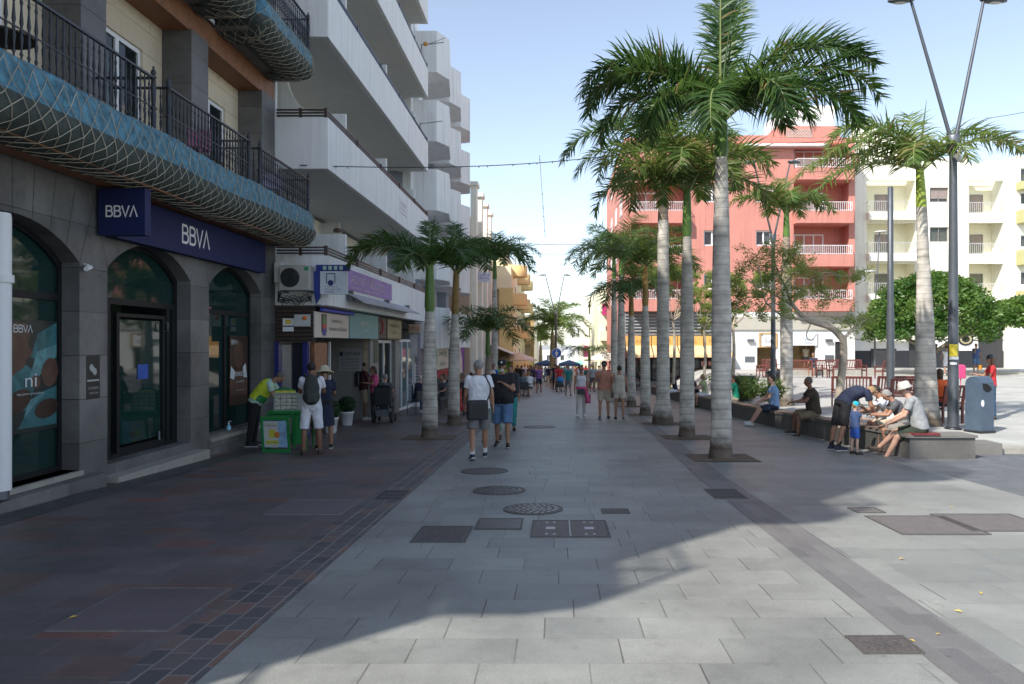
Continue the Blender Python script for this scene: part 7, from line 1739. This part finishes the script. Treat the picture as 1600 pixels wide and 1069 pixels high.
    Mh=Matrix(((hr.x,hf.x,hu.x,hc.x),(hr.y,hf.y,hu.y,hc.y),(hr.z,hf.z,hu.z,hc.z),(0,0,0,1)))
    if hat:
        kind,m=hat[0],hat[1]; q=MB(Mh)
        if kind=='bucket': q.lathe([(.140*k,.005*k),(.143*k,.012*k),(.108*k,.05*k),(.098*k,.115*k),(.065*k,.135*k),(.001,.138*k)],(0,-.012*k,.0),n=24,cap=False); q.lathe([(.138*k,.004*k),(.1*k,.045*k)],(0,-.012*k,.0),n=24,cap=False)
        if kind=='sun': q.lathe([(.20*k,-.04*k),(.205*k,-.03*k),(.11*k,.035*k),(.10*k,.11*k),(.06*k,.14*k),(.001,.145*k)],(0,-.012*k,.0),n=24,cap=False)
        if kind=='cap': q.lathe([(.092*k,.02*k),(.096*k,.06*k),(.08*k,.11*k),(.045*k,.135*k),(.001,.14*k)],(0,-.005*k,0),n=24,cap=False)
        o=q.build('hat' if kind!='cap' else 'cap',m,t,local=True)
        if kind=='cap':
            q=MB(Mh); q.add([(-.07*k,.06*k,.03*k),(.07*k,.06*k,.03*k),(.06*k,.14*k,.02*k),(.03*k,.165*k,.015*k),(-.03*k,.165*k,.015*k),(-.06*k,.14*k,.02*k)]+[(-.07*k,.06*k,.04*k),(.07*k,.06*k,.04*k),(.06*k,.14*k,.03*k),(.03*k,.165*k,.025*k),(-.03*k,.165*k,.025*k),(-.06*k,.14*k,.03*k)],[(5,4,3,2,1,0),(6,7,8,9,10,11)]+[(i,(i+1)%6,(i+1)%6+6,i+6) for i in range(6)]); q.build('visor',hat[2] if len(hat)>2 else m,o,local=True)
    t['_']=0; del t['_']
    return t,J,s
def acc(name,t,label,cat):
    o=thing(name,tuple(t.location),label,cat); o.rotation_euler=t.rotation_euler; return o
def G(px,py): x,y=px2g(px,py); return (x,y,gz(y))
# fabrics
white_t=cl('white_cotton',(.66,.66,.70)); blackt=cl('black_cotton',(.012,.012,.015)); navyt=cl('navy_cotton',(.016,.022,.05)); greyt=cl('grey_cotton',(.27,.28,.29)); dgrey=cl('dark_grey_cotton',(.07,.07,.075)); charc=cl('charcoal_pattern',(.09,.09,.10),var=.5,scale=40)
beige=cl('beige_cotton',(.42,.36,.27)); khaki=cl('khaki_cotton',(.30,.25,.17)); olive=cl('olive_cotton',(.022,.032,.02)); denim=cl('denim',(.09,.17,.30),var=.25,scale=6); jeans=cl('dark_denim',(.03,.06,.12)); lblue=cl('light_blue_cotton',(.22,.36,.58)); brownt=cl('brown_cotton',(.05,.035,.022)); orange_t=cl('orange_cotton',(.75,.13,.03)); redt=cl('red_cotton',(.50,.025,.03)); coral=cl('coral_brown_cotton',(.42,.19,.13)); tealt=cl('teal_cotton',(.02,.20,.19)); green_t=cl('green_cotton',(.01,.28,.17)); pink=cl('pink_cotton',(.62,.08,.22)); purple=cl('purple_cotton',(.20,.10,.30)); yellowv=cl('hi_vis_yellow',(.55,.62,.03),.6,var=.06); seag=cl('sage_cotton',(.12,.26,.20)); royal=cl('royal_blue_cotton',(.03,.10,.42)); greyshort=cl('grey_shorts',(.17,.17,.18)); bluetee=cl('slate_blue_cotton',(.06,.10,.22)); turq=cl('turquoise_cotton',(.03,.45,.60)); mint=cl('mint_cotton',(.40,.55,.45))
h_grey=M_('grey_hair',(.26,.25,.24),.8,var=.25,scale=30,bump=.4,bscale=90); h_white=M_('white_hair',(.50,.48,.45),.8,var=.2,scale=30,bump=.4,bscale=90); h_dark=M_('dark_hair',(.018,.013,.01),.6,var=.3,scale=30,bump=.4,bscale=90); h_brown=M_('brown_hair',(.06,.032,.018),.7,var=.3,scale=30,bump=.4,bscale=90); h_blond=M_('blond_hair',(.30,.20,.09),.7,var=.3,scale=30,bump=.4,bscale=90); h_short=M_('cropped_grey_hair',(.12,.10,.09),.8,var=.3,scale=30)
shoe_navy=M_('shoe_navy',(.02,.025,.05),.6); shoe_w=M_('shoe_white',(.6,.6,.6),.5); shoe_b=M_('shoe_black',(.012,.012,.012),.5); sandal=M_('sandal_brown',(.05,.03,.02),.6); shoe_g=M_('shoe_grey',(.2,.2,.21),.6)
STAND=dict(legs=[(3,5,4),(-2,5,2)],arms=[(4,9,14,0),(2,9,14,0)])
WALK=dict(legs=[(24,3,6),(-16,3,16)],arms=[(-16,8,12,0),(20,8,25,0)],foot=[8,-22],lean=3)
WALK2=dict(legs=[(-14,3,18),(22,3,5)],arms=[(20,8,22,0),(-15,8,12,0)],foot=[-20,8],lean=3)
SIT=dict(seat=.45,legs=[(84,8,86),(82,8,80)],arms=[(38,8,40,10),(35,8,45,10)],lean=6,bend=8)
def mod(P,**k): d=dict(P); d.update(k); return d
# 1 seller bending over the stand, facing right
t,J,s=person('man in a yellow and green hi-vis vest bending over the green ticket stand',G(399,697),-80,1.76,mod(STAND,lean=28,bend=26,head=12,legs=[(-6,6,2),(-3,6,2)],arms=[(18,6,28,5),(30,6,22,5)]),top=mint,bottom=blackt,leglen=2,shoes=shoe_b,hair=h_short,skin='tan',build=1.08,belly=.03)
q=MB(); ring_loft(q,[tuple(r) for r in [list(x) for x in torso_rings(J,s,.038,.0,.53,1.08,.03)]]); mobj('vest',remesh(q,.012,2),yellowv,t)
q=MB(); r_=torso_rings(J,s,.046,.0,.22,1.08,.03); 
X_=Vector((1,0,0)); ring_loft(q,[(a+f_*.03,b,f_,c*.95,d*.85,e) for a,b,f_,c,d,e in r_]); mobj('green_panel',remesh(q,.012,2),M_('vest_green',(.01,.20,.05),.6),t)
# 2 backpack man
t,J,s=person('man in a white tee and white shorts with a dark backpack, back to the camera',G(487,710),16,1.74,mod(STAND,arms=[(30,10,62,18),(28,10,60,18)],head=14,legs=[(2,6,3),(-3,6,3)]),top=white_t,bottom=white_t,shoes=sandal,hair=h_dark,skin='brown',build=1.0,leglen=.98)
b=acc('backpack',t,'dark olive backpack worn by the man in white at the ticket stand','backpack')
q=MB(); c=J['chest']+Vector((0,-.19,-.06)); q.v+=[];
q2=MB(); q2.ball((c.x,c.y,c.z-.14),(.165,.10,.17),18,12); q2.ball((c.x,c.y+.01,c.z+.02),(.155,.095,.2),18,12); q2.ball((c.x,c.y+.02,c.z+.14),(.125,.08,.15),18,12); q2.bbox(c.x-.12,c.x+.12,c.y-.115,c.y,c.z-.25,c.z-.05,.05); mobj('pack',remesh(q2,.012,6),M_('pack_olive',(.028,.034,.03),.7,var=.15,bump=.2),b)
q=MB()
for sd in (-1,1): q.tube([c+Vector((sd*.10,.06,.22)),c+Vector((sd*.12,.17,.30)),c+Vector((sd*.125,.26,.24)),c+Vector((sd*.13,.31,.05)),c+Vector((sd*.15,.22,-.15))],.022,6)
q.build('straps',MATS['pack_olive'],b,local=True)
# 3 woman in floppy hat
person('woman in a navy outfit and cream floppy sun hat behind the backpack man',G(507,701),20,1.66,mod(STAND,head=16,turn=20,arms=[(26,8,55,15),(24,8,55,15)]),dress=navyt,shoes=shoe_b,hair=h_brown,skin='tan',hat=('sun',cl('straw',(.55,.48,.32))),sleeve=.7,leglen=.9,female=True,bottom=blackt)
# 4-6 mobility chair group
t,J,s=person('man in a dark tee and khaki shorts standing at the notary recess',G(568,656),-62,1.80,mod(STAND,head=14,arms=[(30,8,70,10),(26,8,70,10)]),top=cl('maroon_cotton',(.05,.012,.015)),bottom=khaki,shoes=shoe_w,hair=h_dark,skin='brown',leglen=.95,build=1.05)
b=acc('backpack',t,'black backpack on the man in the dark tee at the recess','backpack'); c=J['chest']+Vector((0,-.19,-.06)); q2=MB(); q2.bbox(-.15,.15,c.y-.08,c.y+.08,c.z-.25,c.z+.22,.06); mobj('pack',remesh(q2,.016,4),black,b)
person('woman in a bright pink top standing left of the mobility chair',G(585,656),120,1.66,mod(STAND,head=12,arms=[(30,8,75,15),(30,8,70,15)]),top=pink,bottom=dgrey,shoes=shoe_w,hair=h_brown,hairlen=.14,skin='tan',female=True,leglen=1.9)
xw_,yw_,zw_=G(598,661)
w=thing('mobility_chair',(xw_,yw_,zw_),'black mobility chair seen from behind outside the shops','wheelchair')
q=MB(); q.bbox(-.27,.27,-.06,.06,.55,1.12,.05); q.build('backrest',black,w,local=True); q=MB(); q.bbox(-.26,.26,.0,.5,.48,.56,.03); q.build('seat',black,w,local=True)
for sd in (-1,1):
    q=MB(); q.bbox(sd*.31-.03,sd*.31+.03,.0,.4,.72,.77,.02); q.tube([(sd*.3,.05,.5),(sd*.3,.05,.74)],.018); q.build('armrest',black,w,local=True)
    q=MB(); q.tube([(sd*.27-.04,.05,.18),(sd*.27+.04,.05,.18)],.18,20); q.build('wheel',M_('tyre',(.02,.02,.02),.8),w,local=True)
    q=MB(); q.tube([(sd*.25-.03,.6,.1),(sd*.25+.03,.6,.1)],.1,16); q.build('front_wheel',MATS['tyre'],w,local=True)
q=MB(); q.bbox(-.2,.2,-.12,.35,.2,.42,.03); q.tube([(-.2,-.1,.3),(-.2,-.16,.55)],.02); q.tube([(.2,-.1,.3),(.2,-.16,.55)],.02); q.build('battery_frame',steel,w,local=True)
person('grey haired person in a patterned shirt seated in the black mobility chair',(xw_,yw_+.22,zw_),0,1.66,mod(SIT,seat=.56),top=charc,bottom=dgrey,shoes=shoe_b,hair=h_grey,skin='fair',leglen=1.9)
# 7 white polo man
t,J,s=person('grey haired man in white polo and grey shorts walking away, bag at hip',G(748,716),10,1.80,mod(WALK,turn=35,legs=[(15,4,4),(-13,4,10)],arms=[(-8,12,16,0),(6,10,24,0)],foot=[4,-18]),top=white_t,bottom=greyshort,shoes=shoe_navy,socks=cl('white_sock',(.6,.6,.6)),hair=h_grey,skin='tan',build=1.14,belly=.05,leglen=.86)
b=acc('shoulder_bag',t,'black messenger bag hanging at the hip of the white polo man','bag'); c=J['pel']+Vector((-.04,-.22,-.02))
q2=MB(); q2.bbox(c.x-.20,c.x+.20,c.y-.055,c.y+.055,c.z-.20,c.z+.16,.04); mobj('bag_body',remesh(q2,.012,3),M_('bag_black',(.018,.018,.02),.6,var=.2,bump=.2),b)
q=MB(); sh=J['arms'][0][0]; q.tube([c+Vector((.18,0,.14)),c+Vector((.24,.0,.3)),Vector((.2,-.12,J['chest'].z)),sh+Vector((-.07,-.06,.075)),sh+Vector((-.09,.05,.07)),Vector((-.02,.18,J['chest'].z-.05)),Vector((-.22,.12,J['waist'].z-.05)),c+Vector((-.19,0,.14))],.014,6); q.build('strap',MATS['bag_black'],b,local=True)
q=MB(); w_=J['arms'][1][2]; q.lathe([(.036,-.012),(.036,.012)],tuple(w_),n=12); q.build('watch',steel,t,local=True)
# 8 black tee man
t,J,s=person('bearded man in a black cap, black tee and denim shorts walking toward the camera',G(785,698),176,1.80,mod(WALK2,arms=[(4,10,14,0),(22,14,118,48)],legs=[(-8,4,10),(12,4,4)],foot=[-12,5],head=4),top=blackt,bottom=denim,shoes=shoe_b,hair=h_dark,skin='tan',hat=('cap',M_('cap_black',(.012,.012,.012),.8)),build=1.34,belly=.09,leglen=.99)
hc=J['head']; q=MB(); q.ball(tuple(hc+J['hf']*.062-J['hu']*.085),(.05,.042,.045),12,8); q.build('beard',h_white,t,local=True)
q=MB(); q.ball(tuple(hc+J['hf']*.092+J['hu']*.085),(.022,.006,.02),10,6); q.build('cap_badge',paper,t,local=True)
b=acc('backpack',t,'black backpack on the back of the bearded man in the black tee','backpack'); c=J['chest']+Vector((-.12,-.26,-.0)); q2=MB(); q2.bbox(c.x-.22,c.x+.2,c.y-.08,c.y+.08,c.z-.25,c.z+.2,.05); mobj('pack',remesh(q2,.016,4),M_('pack_navy',(.012,.013,.022),.7),b)
# 9,10 behind
t,J,s=person('white haired woman in sage trousers half hidden by the black tee man',G(770,688),174,1.62,mod(WALK,arms=[(5,8,10,0),(5,8,10,0)]),top=blackt,bottom=seag,shoes=sandal,hair=h_white,hairlen=.08,skin='pale',leglen=1.7,female=True)
person('person in a dark top and teal trousers walking behind the black tee man',G(798,671),178,1.70,mod(WALK2),top=blackt,bottom=tealt,shoes=sandal,hair=h_dark,skin='tan',leglen=1.9)
# 11 woman in white top
t,J,s=person('woman in sunglasses, white top and pale trousers walking toward the camera',G(908,651),182,1.66,mod(WALK,legs=[(14,3,4),(-9,3,10)],arms=[(4,10,14,0),(-6,10,8,0)]),top=white_t,bottom=cl('cream_trousers',(.52,.49,.44)),shoes=shoe_w,hair=h_brown,skin='tan',female=True,leglen=1.95,sleeve=0)
q=MB(); q.box(-.07,.07,0,.015,0,.03); g=q; hh=J['head']; g.v=[v+hh+J['hf']*.085+J['hu']*.0 for v in g.v]; g.build('sunglasses',black,t,local=True)
b=acc('pink_cloth',t,'pink cloth tied at the waist of the woman in white','cloth'); q=MB(); p=J['pel']; ring_loft(q,[(p+Vector((0,0,.04)),Vector((1,0,0)),Vector((0,1,0)),.19,.15,0),(p+Vector((0,0,.13)),Vector((1,0,0)),Vector((0,1,0)),.18,.14,0)]); cap(q,p+Vector((-.14,.12,.05)),.05,p+Vector((-.22,.12,-.35)),.07); mobj('cloth',remesh(q,.014,3),pink,b)
b=acc('handbag',t,'small black waist bag on the woman in white','bag'); q=MB(); q.bbox(-.12,.14,.14,.24,p.z-.12,p.z+.05,.03); q.build('bag_body',black,b,local=True)
b=acc('shopping_bag',t,'red and white striped shopping bag held by the woman in white','bag'); w_=J['arms'][1][2]; q=MB(); q.box(w_.x-.09,w_.x+.09,w_.y-.05,w_.y+.05,w_.z-.42,w_.z-.12); q.build('bag_body',M_('bag_stripe',(.40,.10,.18),.5,var=.6,scale=12),b,local=True); q=MB(); q.tube([(w_.x-.06,w_.y,w_.z-.12),(w_.x,w_.y,w_.z-.05),(w_.x+.06,w_.y,w_.z-.12)],.006,5); q.build('handle',black,b,local=True)
# 12 couple
person('man in a coral brown shirt and beige shorts walking away beside a woman',G(944,655),-4,1.80,mod(WALK,legs=[(7,4,2),(-6,4,5)],arms=[(8,9,20,0),(5,24,10,0)]),top=coral,bottom=beige,shoes=shoe_b,hair=h_short,skin='tan',hat=('cap',navyt),build=1.1,belly=.04)
person('woman in a strappy cream playsuit walking away beside the coral shirt man',G(968,656),-3,1.68,mod(WALK2,legs=[(-6,3,6),(7,3,2)],arms=[(3,14,10,0),(3,18,8,0)]),top=cl('cream_linen',(.50,.45,.38)),bottom=MATS['cream_linen'],shoes=shoe_b,hair=h_dark,skin='tan',female=True,sleeve=0,leglen=.5)
# bench people (right)
def seat_on_wall(y,dx=.17): return (wall_x(y)+dx,y,gz(y))
y=21.6
person('man in a light blue shirt and navy shorts seated on the bench wall looking down the street',(wall_x(y)+.12,y+.1,gz(y)),72,1.78,dict(seat=.46,legs=[(78,6,55),(76,5,52)],arms=[(32,6,30,20),(30,6,30,20)],lean=2,bend=8,head=2),top=lblue,bottom=navyt,shoes=shoe_w,hair=h_dark,skin='fair',belly=.03,leglen=.85,shoes_=None) if False else None
t,J,s=person('man in a light blue shirt and navy shorts seated on the bench wall',(wall_x(21.6)+.14,21.6,gz(21.6)),82,1.80,dict(seat=.46,legs=[(80,4,50),(78,4,46)],arms=[(30,6,28,16),(28,6,30,16)],lean=0,bend=10,head=0,foot=[6,6]),top=lblue,bottom=navyt,shoes=shoe_w,hair=h_dark,skin='fair',belly=.03,leglen=.85)
q=MB(); hh=J['head']; q.box(-.07,.07,0,.012,0,.028); q.v=[v+hh+J['hf']*.086 for v in q.v]; q.build('sunglasses',black,t,local=True)
person('balding man in a brown polo seated on the bench wall looking left',(wall_x(18.75)+.16,18.75,gz(18.75)),84,1.82,dict(seat=.46,legs=[(86,8,80),(78,8,76)],arms=[(34,6,46,14),(36,6,50,14)],lean=4,bend=14,head=2),top=brownt,bottom=cl('beige_brown_cotton',(.16,.12,.075)),shoes=shoe_b,hair=h_short,skin='brown',build=1.12,belly=.07,leglen=.98)
# 18 bending man
t,J,s=person('man in a navy tee and black shorts bending down over the small child',(5.86,15.4,gz(15.4)),-72,1.80,dict(legs=[(-14,8,6),(-8,8,4)],arms=[(14,8,26,12),(22,8,30,12)],lean=44,bend=44,head=22),top=navyt,bottom=blackt,shoes=shoe_navy,socks=blackt,hair=h_blond,skin='tan',leglen=.98,build=1.05)
# 19 child
person('small child in a turquoise cap, blue tee and royal blue shorts',(5.86,14.78,gz(14.78)),-84,.97,dict(legs=[(2,6,2),(-2,6,2)],arms=[(40,8,50,0),(15,8,60,10)],head=6),top=bluetee,bottom=royal,shoes=sandal,hair=h_blond,skin='pale',hat=('cap',turq,paper),kid=True,leglen=.85,vox=.009,build=1.2)
# 20 grey woman
t,J,s=person('grey haired woman in a patterned grey top holding out a phone to the child',(6.92,15.0,gz(15.0)),78,1.64,dict(seat=.44,legs=[(84,4,80),(80,4,88)],arms=[(30,4,58,5),(34,4,54,5)],lean=12,bend=24,head=14),top=charc,bottom=cl('grey_skirt',(.22,.20,.18)),shoes=sandal,hair=h_grey,hairlen=.03,skin='tan',female=True,leglen=.9,build=1.08)
b=acc('phone',t,'dark phone held by the grey haired woman','phone'); w_=J['arms'][0][2]+J['arms'][0][3]*.1; q=MB(); q.box(w_.x-.1,w_.x+.01,w_.y-.04,w_.y+.1,w_.z+.0,w_.z+.012); q.build('phone_body',black,b,local=True)
# 21 bucket hat man
t,J,s=person('man in a bucket hat and grey tee with crossed legs at the wall end',(6.88,14.22,gz(14.2)),66,1.84,dict(seat=.45,legs=[(78,4,36),(66,-8,40)],arms=[(26,4,34,14),(22,4,36,18)],lean=10,bend=20,head=8,foot=[14,2],shin_ab=[6,-2]),top=greyt,bottom=olive,shoes=sandal,hair=h_short,skin='fair',hat=('bucket',cl('hat_grey',(.42,.41,.38))),leglen=.86,belly=.04,build=1.06)
person('dark haired person seated behind the grey haired woman, face just visible',(7.15,16.1,gz(16.1)),80,1.66,mod(SIT,lean=14,bend=20,head=10),top=white_t,bottom=beige,hair=h_dark,skin='tan')
# plaza people
def pz(px,Y): x=(px-VX)/FPX*Y; return (x,Y,plaza(x,Y))
person('dark haired woman in orange seated in a red chair, back to camera',pz(1472,19.3),12,1.70,mod(SIT,lean=4),top=orange_t,bottom=jeans,shoes=shoe_w,hair=h_brown,hairlen=.16,skin='tan',female=True,leglen=1.9)
person('woman in a red tee and dark cap standing behind the litter bin',pz(1549,20.0),70,1.66,mod(STAND,arms=[(30,8,70,0),(20,8,60,0)],head=6),top=redt,bottom=jeans,shoes=shoe_b,hair=h_brown,hairlen=.2,skin='tan',hat=('cap',black),female=True,leglen=1.9)
b=thing('drink_cup',pz(1532,19.9),'orange drink cup held above the litter bin','cup'); q=MB(); q.lathe([(.03,0),(.042,.12)],(0,0,1.33),n=12); q.build('cup',M_('orange_drink',(.75,.3,.02),.3),b,local=True)
person('man in a blue tee and denim shorts raising a hand to his face',pz(1525,44.5),185,1.76,mod(STAND,arms=[(45,10,120,10),(5,10,20,0)]),top=bluetee,bottom=denim,shoes=shoe_w,hair=h_grey,skin='tan',vox=.022,build=1.1)
person('woman in white top and dark cap walking behind the tall lamp post',pz(1479,43),160,1.66,mod(WALK,arms=[(10,30,30,0),(5,8,10,0)]),top=white_t,bottom=white_t,shoes=shoe_w,hair=h_dark,skin='tan',hat=('cap',black),vox=.022,female=True,sleeve=.2)
b=thing('pink_backpack',pz(1501,30),'pink backpack standing on the plaza beside the tall lamp post','backpack'); q2=MB(); q2.bbox(-.18,.18,-.12,.12,.55,1.1,.06); q2.bbox(-.02,.02,-.02,.02,0,.56,.005); mobj('pack',remesh(q2,.02,3),cl('hot_pink',(.60,.05,.16)),b)
person('man in a navy tee seated on the pale wall in front of the kiosk hatch',(xx(1273,42.8),42.9,-.18),140,1.74,mod(SIT),top=navyt,bottom=dgrey,shoes=shoe_b,hair=h_dark,skin='tan',vox=.024)
person('person in a beige top inside the kiosk hatch',(xx(1259,52.9),52.9,-.1),180,1.7,mod(STAND),top=beige,bottom=dgrey,hair=h_dark,skin='tan',vox=.026)
# people on the wall between palms
for (px,Y,rz,P_,kw,l) in (
  (1102,31.5,100,SIT,dict(top=cl('lime_cream',(.5,.55,.3)),bottom=white_t,hair=h_blond,hairlen=.12,skin='fair',female=True,shoes=sandal),'blonde woman in a pale lime top seated on the wall between palms'),
  (1089,32.6,85,mod(SIT,lean=18),dict(top=blackt,bottom=dgrey,hair=h_dark,skin='tan',shoes=shoe_b),'dark haired man in black seated beside the blonde woman'),
  (1150,27.2,80,mod(SIT,lean=4),dict(top=green_t,bottom=beige,hair=h_brown,skin='red',shoes=shoe_b),'person in a green tee seated on the wall just behind the nearest palm'),
  (1055,36.2,90,SIT,dict(top=navyt,bottom=white_t,hair=h_dark,skin='tan',shoes=shoe_w),'person in navy seated on the wall between third and fourth palm'),
  (1046,38.4,80,mod(SIT,lean=20),dict(top=cl('mustard',(.5,.38,.05)),bottom=dgrey,hair=h_brown,skin='tan',shoes=shoe_w),'person in mustard seated on the wall beyond the person in navy'),
  (1003,47,60,SIT,dict(top=blackt,bottom=dgrey,hair=h_dark,skin='tan',shoes=shoe_w),'person in black seated far along between the small palms')):
    x=(px-VX)/FPX*Y
    person(l,(x,Y,gz(Y)),rz,1.7,P_,vox=.018,**kw)
# café sitters (left)
for (x,y,rz,P_,kw,l) in (
  (-4.95,27.0,-30,mod(SIT,lean=14),dict(top=navyt,bottom=denim,hair=h_white,skin='fair',leglen=1.9,shoes=shoe_w),'white haired person in navy and jeans seated behind the nearest left palm'),
  (-4.15,28.2,150,SIT,dict(top=charc,bottom=dgrey,hair=h_dark,skin='tan',leglen=1.9,shoes=shoe_b),'person in a patterned top at the first café table'),
  (-4.7,31.0,-80,SIT,dict(top=white_t,bottom=blackt,hair=h_dark,skin='brown',leglen=1.9,shoes=shoe_w),'person in white and black seated at the café between the two near palms'),
  (-3.75,31.6,100,SIT,dict(top=cl('blue_grey_cotton',(.12,.13,.17)),bottom=dgrey,hair=h_short,skin='tan',leglen=.9,shoes=shoe_b,build=1.15),'broad man in blue grey seated right of the second left palm'),
  (-4.9,34.2,-90,SIT,dict(top=blackt,bottom=dgrey,hair=h_dark,skin='tan',shoes=shoe_b),'person in black seated under the green disc sign'),
  (-3.7,35.0,90,mod(SIT,lean=-2),dict(top=lblue,bottom=beige,hair=h_grey,skin='fair',shoes=shoe_w),'grey haired person in light blue at the café table under the sign'),
  (-4.4,38.4,-90,SIT,dict(top=green_t,bottom=dgrey,hair=h_brown,skin='tan',shoes=shoe_b),'person in green seated before the purple cornered sign'),
  (-1.75,41.3,20,mod(SIT,lean=6),dict(top=cl('slate_cotton',(.10,.13,.15)),bottom=dgrey,hair=h_short,skin='tan',shoes=shoe_b,build=1.15),'person in slate grey on the chair standing at the street edge'),
  (-1.45,42.6,30,SIT,dict(top=white_t,bottom=dgrey,hair=h_blond,skin='fair',shoes=shoe_b),'person in white seated just beyond the person in slate grey')):
    person(l,(x,y,gz(y)),rz,1.72,P_,vox=.018,**kw)
person('man in blue standing among the café tables beyond the white polo man',(-3.0,36.5,gz(36.5)),170,1.75,STAND,top=royal,bottom=dgrey,shoes=shoe_b,hair=h_dark,skin='tan',vox=.02,leglen=1.9)
person('person in bright lime green standing behind the bearded man',(-2.75,38.6,gz(38.6)),0,1.72,STAND,top=cl('lime_cotton',(.25,.6,.03)),bottom=jeans,shoes=shoe_b,hair=h_dark,skin='tan',vox=.02,leglen=1.9)
# far pedestrians placed one by one
far=[(842,613,178,WALK,purple,navyt,h_brown,'pedestrian in a purple dress top walking toward the camera by the café chairs',dict(female=True,hairlen=.12)),
 (874,612,180,STAND,redt,dgrey,h_short,'man in a red tee pushing a stroller in mid street',{}),
 (888,618,182,WALK2,tealt,greyshort,h_dark,'man in a teal tee walking beside the stroller',{}),
 (815,607,0,WALK,blackt,dgrey,h_dark,'pedestrian in black walking away left of the purple dress',{}),
 (828,604,170,WALK2,dgrey,blackt,h_dark,'pedestrian in dark grey walking toward the purple dress',{}),
 (857,603,0,WALK,navyt,beige,h_grey,'pedestrian in navy and beige beyond the purple dress',{}),
 (926,612,180,STAND,greyt,dgrey,h_grey,'pedestrian in grey behind the coral shirt man',{}),
 (936,607,0,WALK,white_t,denim,h_dark,'pedestrian in white and denim far behind the couple',{}),
 (916,603,180,WALK2,redt,white_t,h_dark,'pedestrian in red and white beyond the woman in white',{})]
for px,py,rz,P_,tp,bt,hr_,l,kw in far:
    t,J,s=person(l,G(px,py),rz,1.74,P_,top=tp,bottom=bt,hair=hr_,shoes=shoe_b,skin='tan',vox=.022,**kw)
    if 'pushing' in l:
        b=thing('stroller',(t.location.x+.05,t.location.y-.75,gz(t.location.y-.75)),'black and blue stroller pushed by the man in red','stroller')
        q=MB(); q.bbox(-.24,.24,-.2,.3,.32,.6,.06); q.build('seat',black,b,local=True)
        q=MB(); q.ball((0,.1,.78),(.25,.28,.22),14,8); q.build('hood',cl('hood_blue',(.03,.20,.45)),b,local=True)
        q=MB(); q.tube([(-.22,.3,.6),(-.22,.6,1.0),(.22,.6,1.0),(.22,.3,.6)],.015,6); q.build('handle',black,b,local=True)
        for a in (-.26,.26):
            for yv in (-.3,.35): q=MB(); q.tube([(a-.02,yv,.11),(a+.02,yv,.11)],.11,14); q.build('wheel',black,b,local=True); 
            q=MB(); q.tube([(a,-.3,.11),(a*.9,0,.4),(a,.35,.11)],.014,6); q.build('frame',steel,b,local=True)
# distant crowd: copies of a few figures with their own clothes
protos=[]
for i,(P_,fem,sl,ll) in enumerate(((WALK,False,.6,.85),(WALK2,True,.3,.6),(STAND,False,.6,1.9),(WALK2,False,.6,.85),(WALK,True,.5,1.9))):
    t,J,s=person('p',(0,-30,0),0,1.74,P_,top=white_t,bottom=denim,hair=h_dark,shoes=shoe_b,skin='tan',vox=.028,female=fem,sleeve=sl,leglen=ll,hairlen=.1 if fem else 0,group='distant pedestrians down the street'); protos.append(t)
tops=[('white',white_t),('red',redt),('black',blackt),('light blue',lblue),('orange',orange_t),('teal',tealt),('grey',greyt),('pink',pink),('yellow',yellowv),('navy',navyt),('green',green_t),('coral',coral)]
bots=[('denim',denim),('beige',beige),('black',blackt),('white',white_t),('grey',greyshort),('khaki',khaki)]
rnd=random.Random(99); n=0; used_p=set()
spots=[]
for k in range(112):
    Y=rnd.uniform(52,122); side=rnd.random()
    X=rnd.uniform(-4.2,4.6) if side<.55 else (rnd.uniform(-4.6,-2.2) if side<.8 else rnd.uniform(2.2,4.8))
    if abs(X)<.9 and 70<Y<92: continue
    spots.append((X,Y))
spots.sort(key=lambda p:p[1])
for k,(X,Y) in enumerate(spots):
    pr=protos[k%5]; ti=(k*7)%12; bi=(k//12+k)%6; wk=('walking','strolling')[k//60]
    new=copy_tree(pr) if k>=5 else pr
    new.location=(X,Y,gz(Y)); new.rotation_euler=(0,0,R(rnd.choice((0,180,170,10,190,90,-90))+rnd.uniform(-15,15))); sc=rnd.uniform(.93,1.05); new.scale=(sc,sc,sc)
    wh='left' if X<-1.5 else ('right' if X>1.5 else 'middle'); dd=['near','mid','far'][0 if Y<72 else (1 if Y<95 else 2)]
    new['label']='small distant pedestrian %s in %s top and %s bottoms, %s end, %s of street'%(wk,tops[ti][0],bots[bi][0],dd,wh)
    for ch in new.children:
        nm=ch.name.split('.')[0]
        m=tops[ti][1] if nm=='shirt' else bots[bi][1] if nm in('shorts','trousers') else (rnd.choice((h_dark,h_brown,h_blond,h_grey)) if nm=='hair' else SKIN[rnd.choice(('tan','fair','brown'))] if nm=='body' else None)
        if m: ch.material_slots[0].link='OBJECT'; ch.material_slots[0].material=m
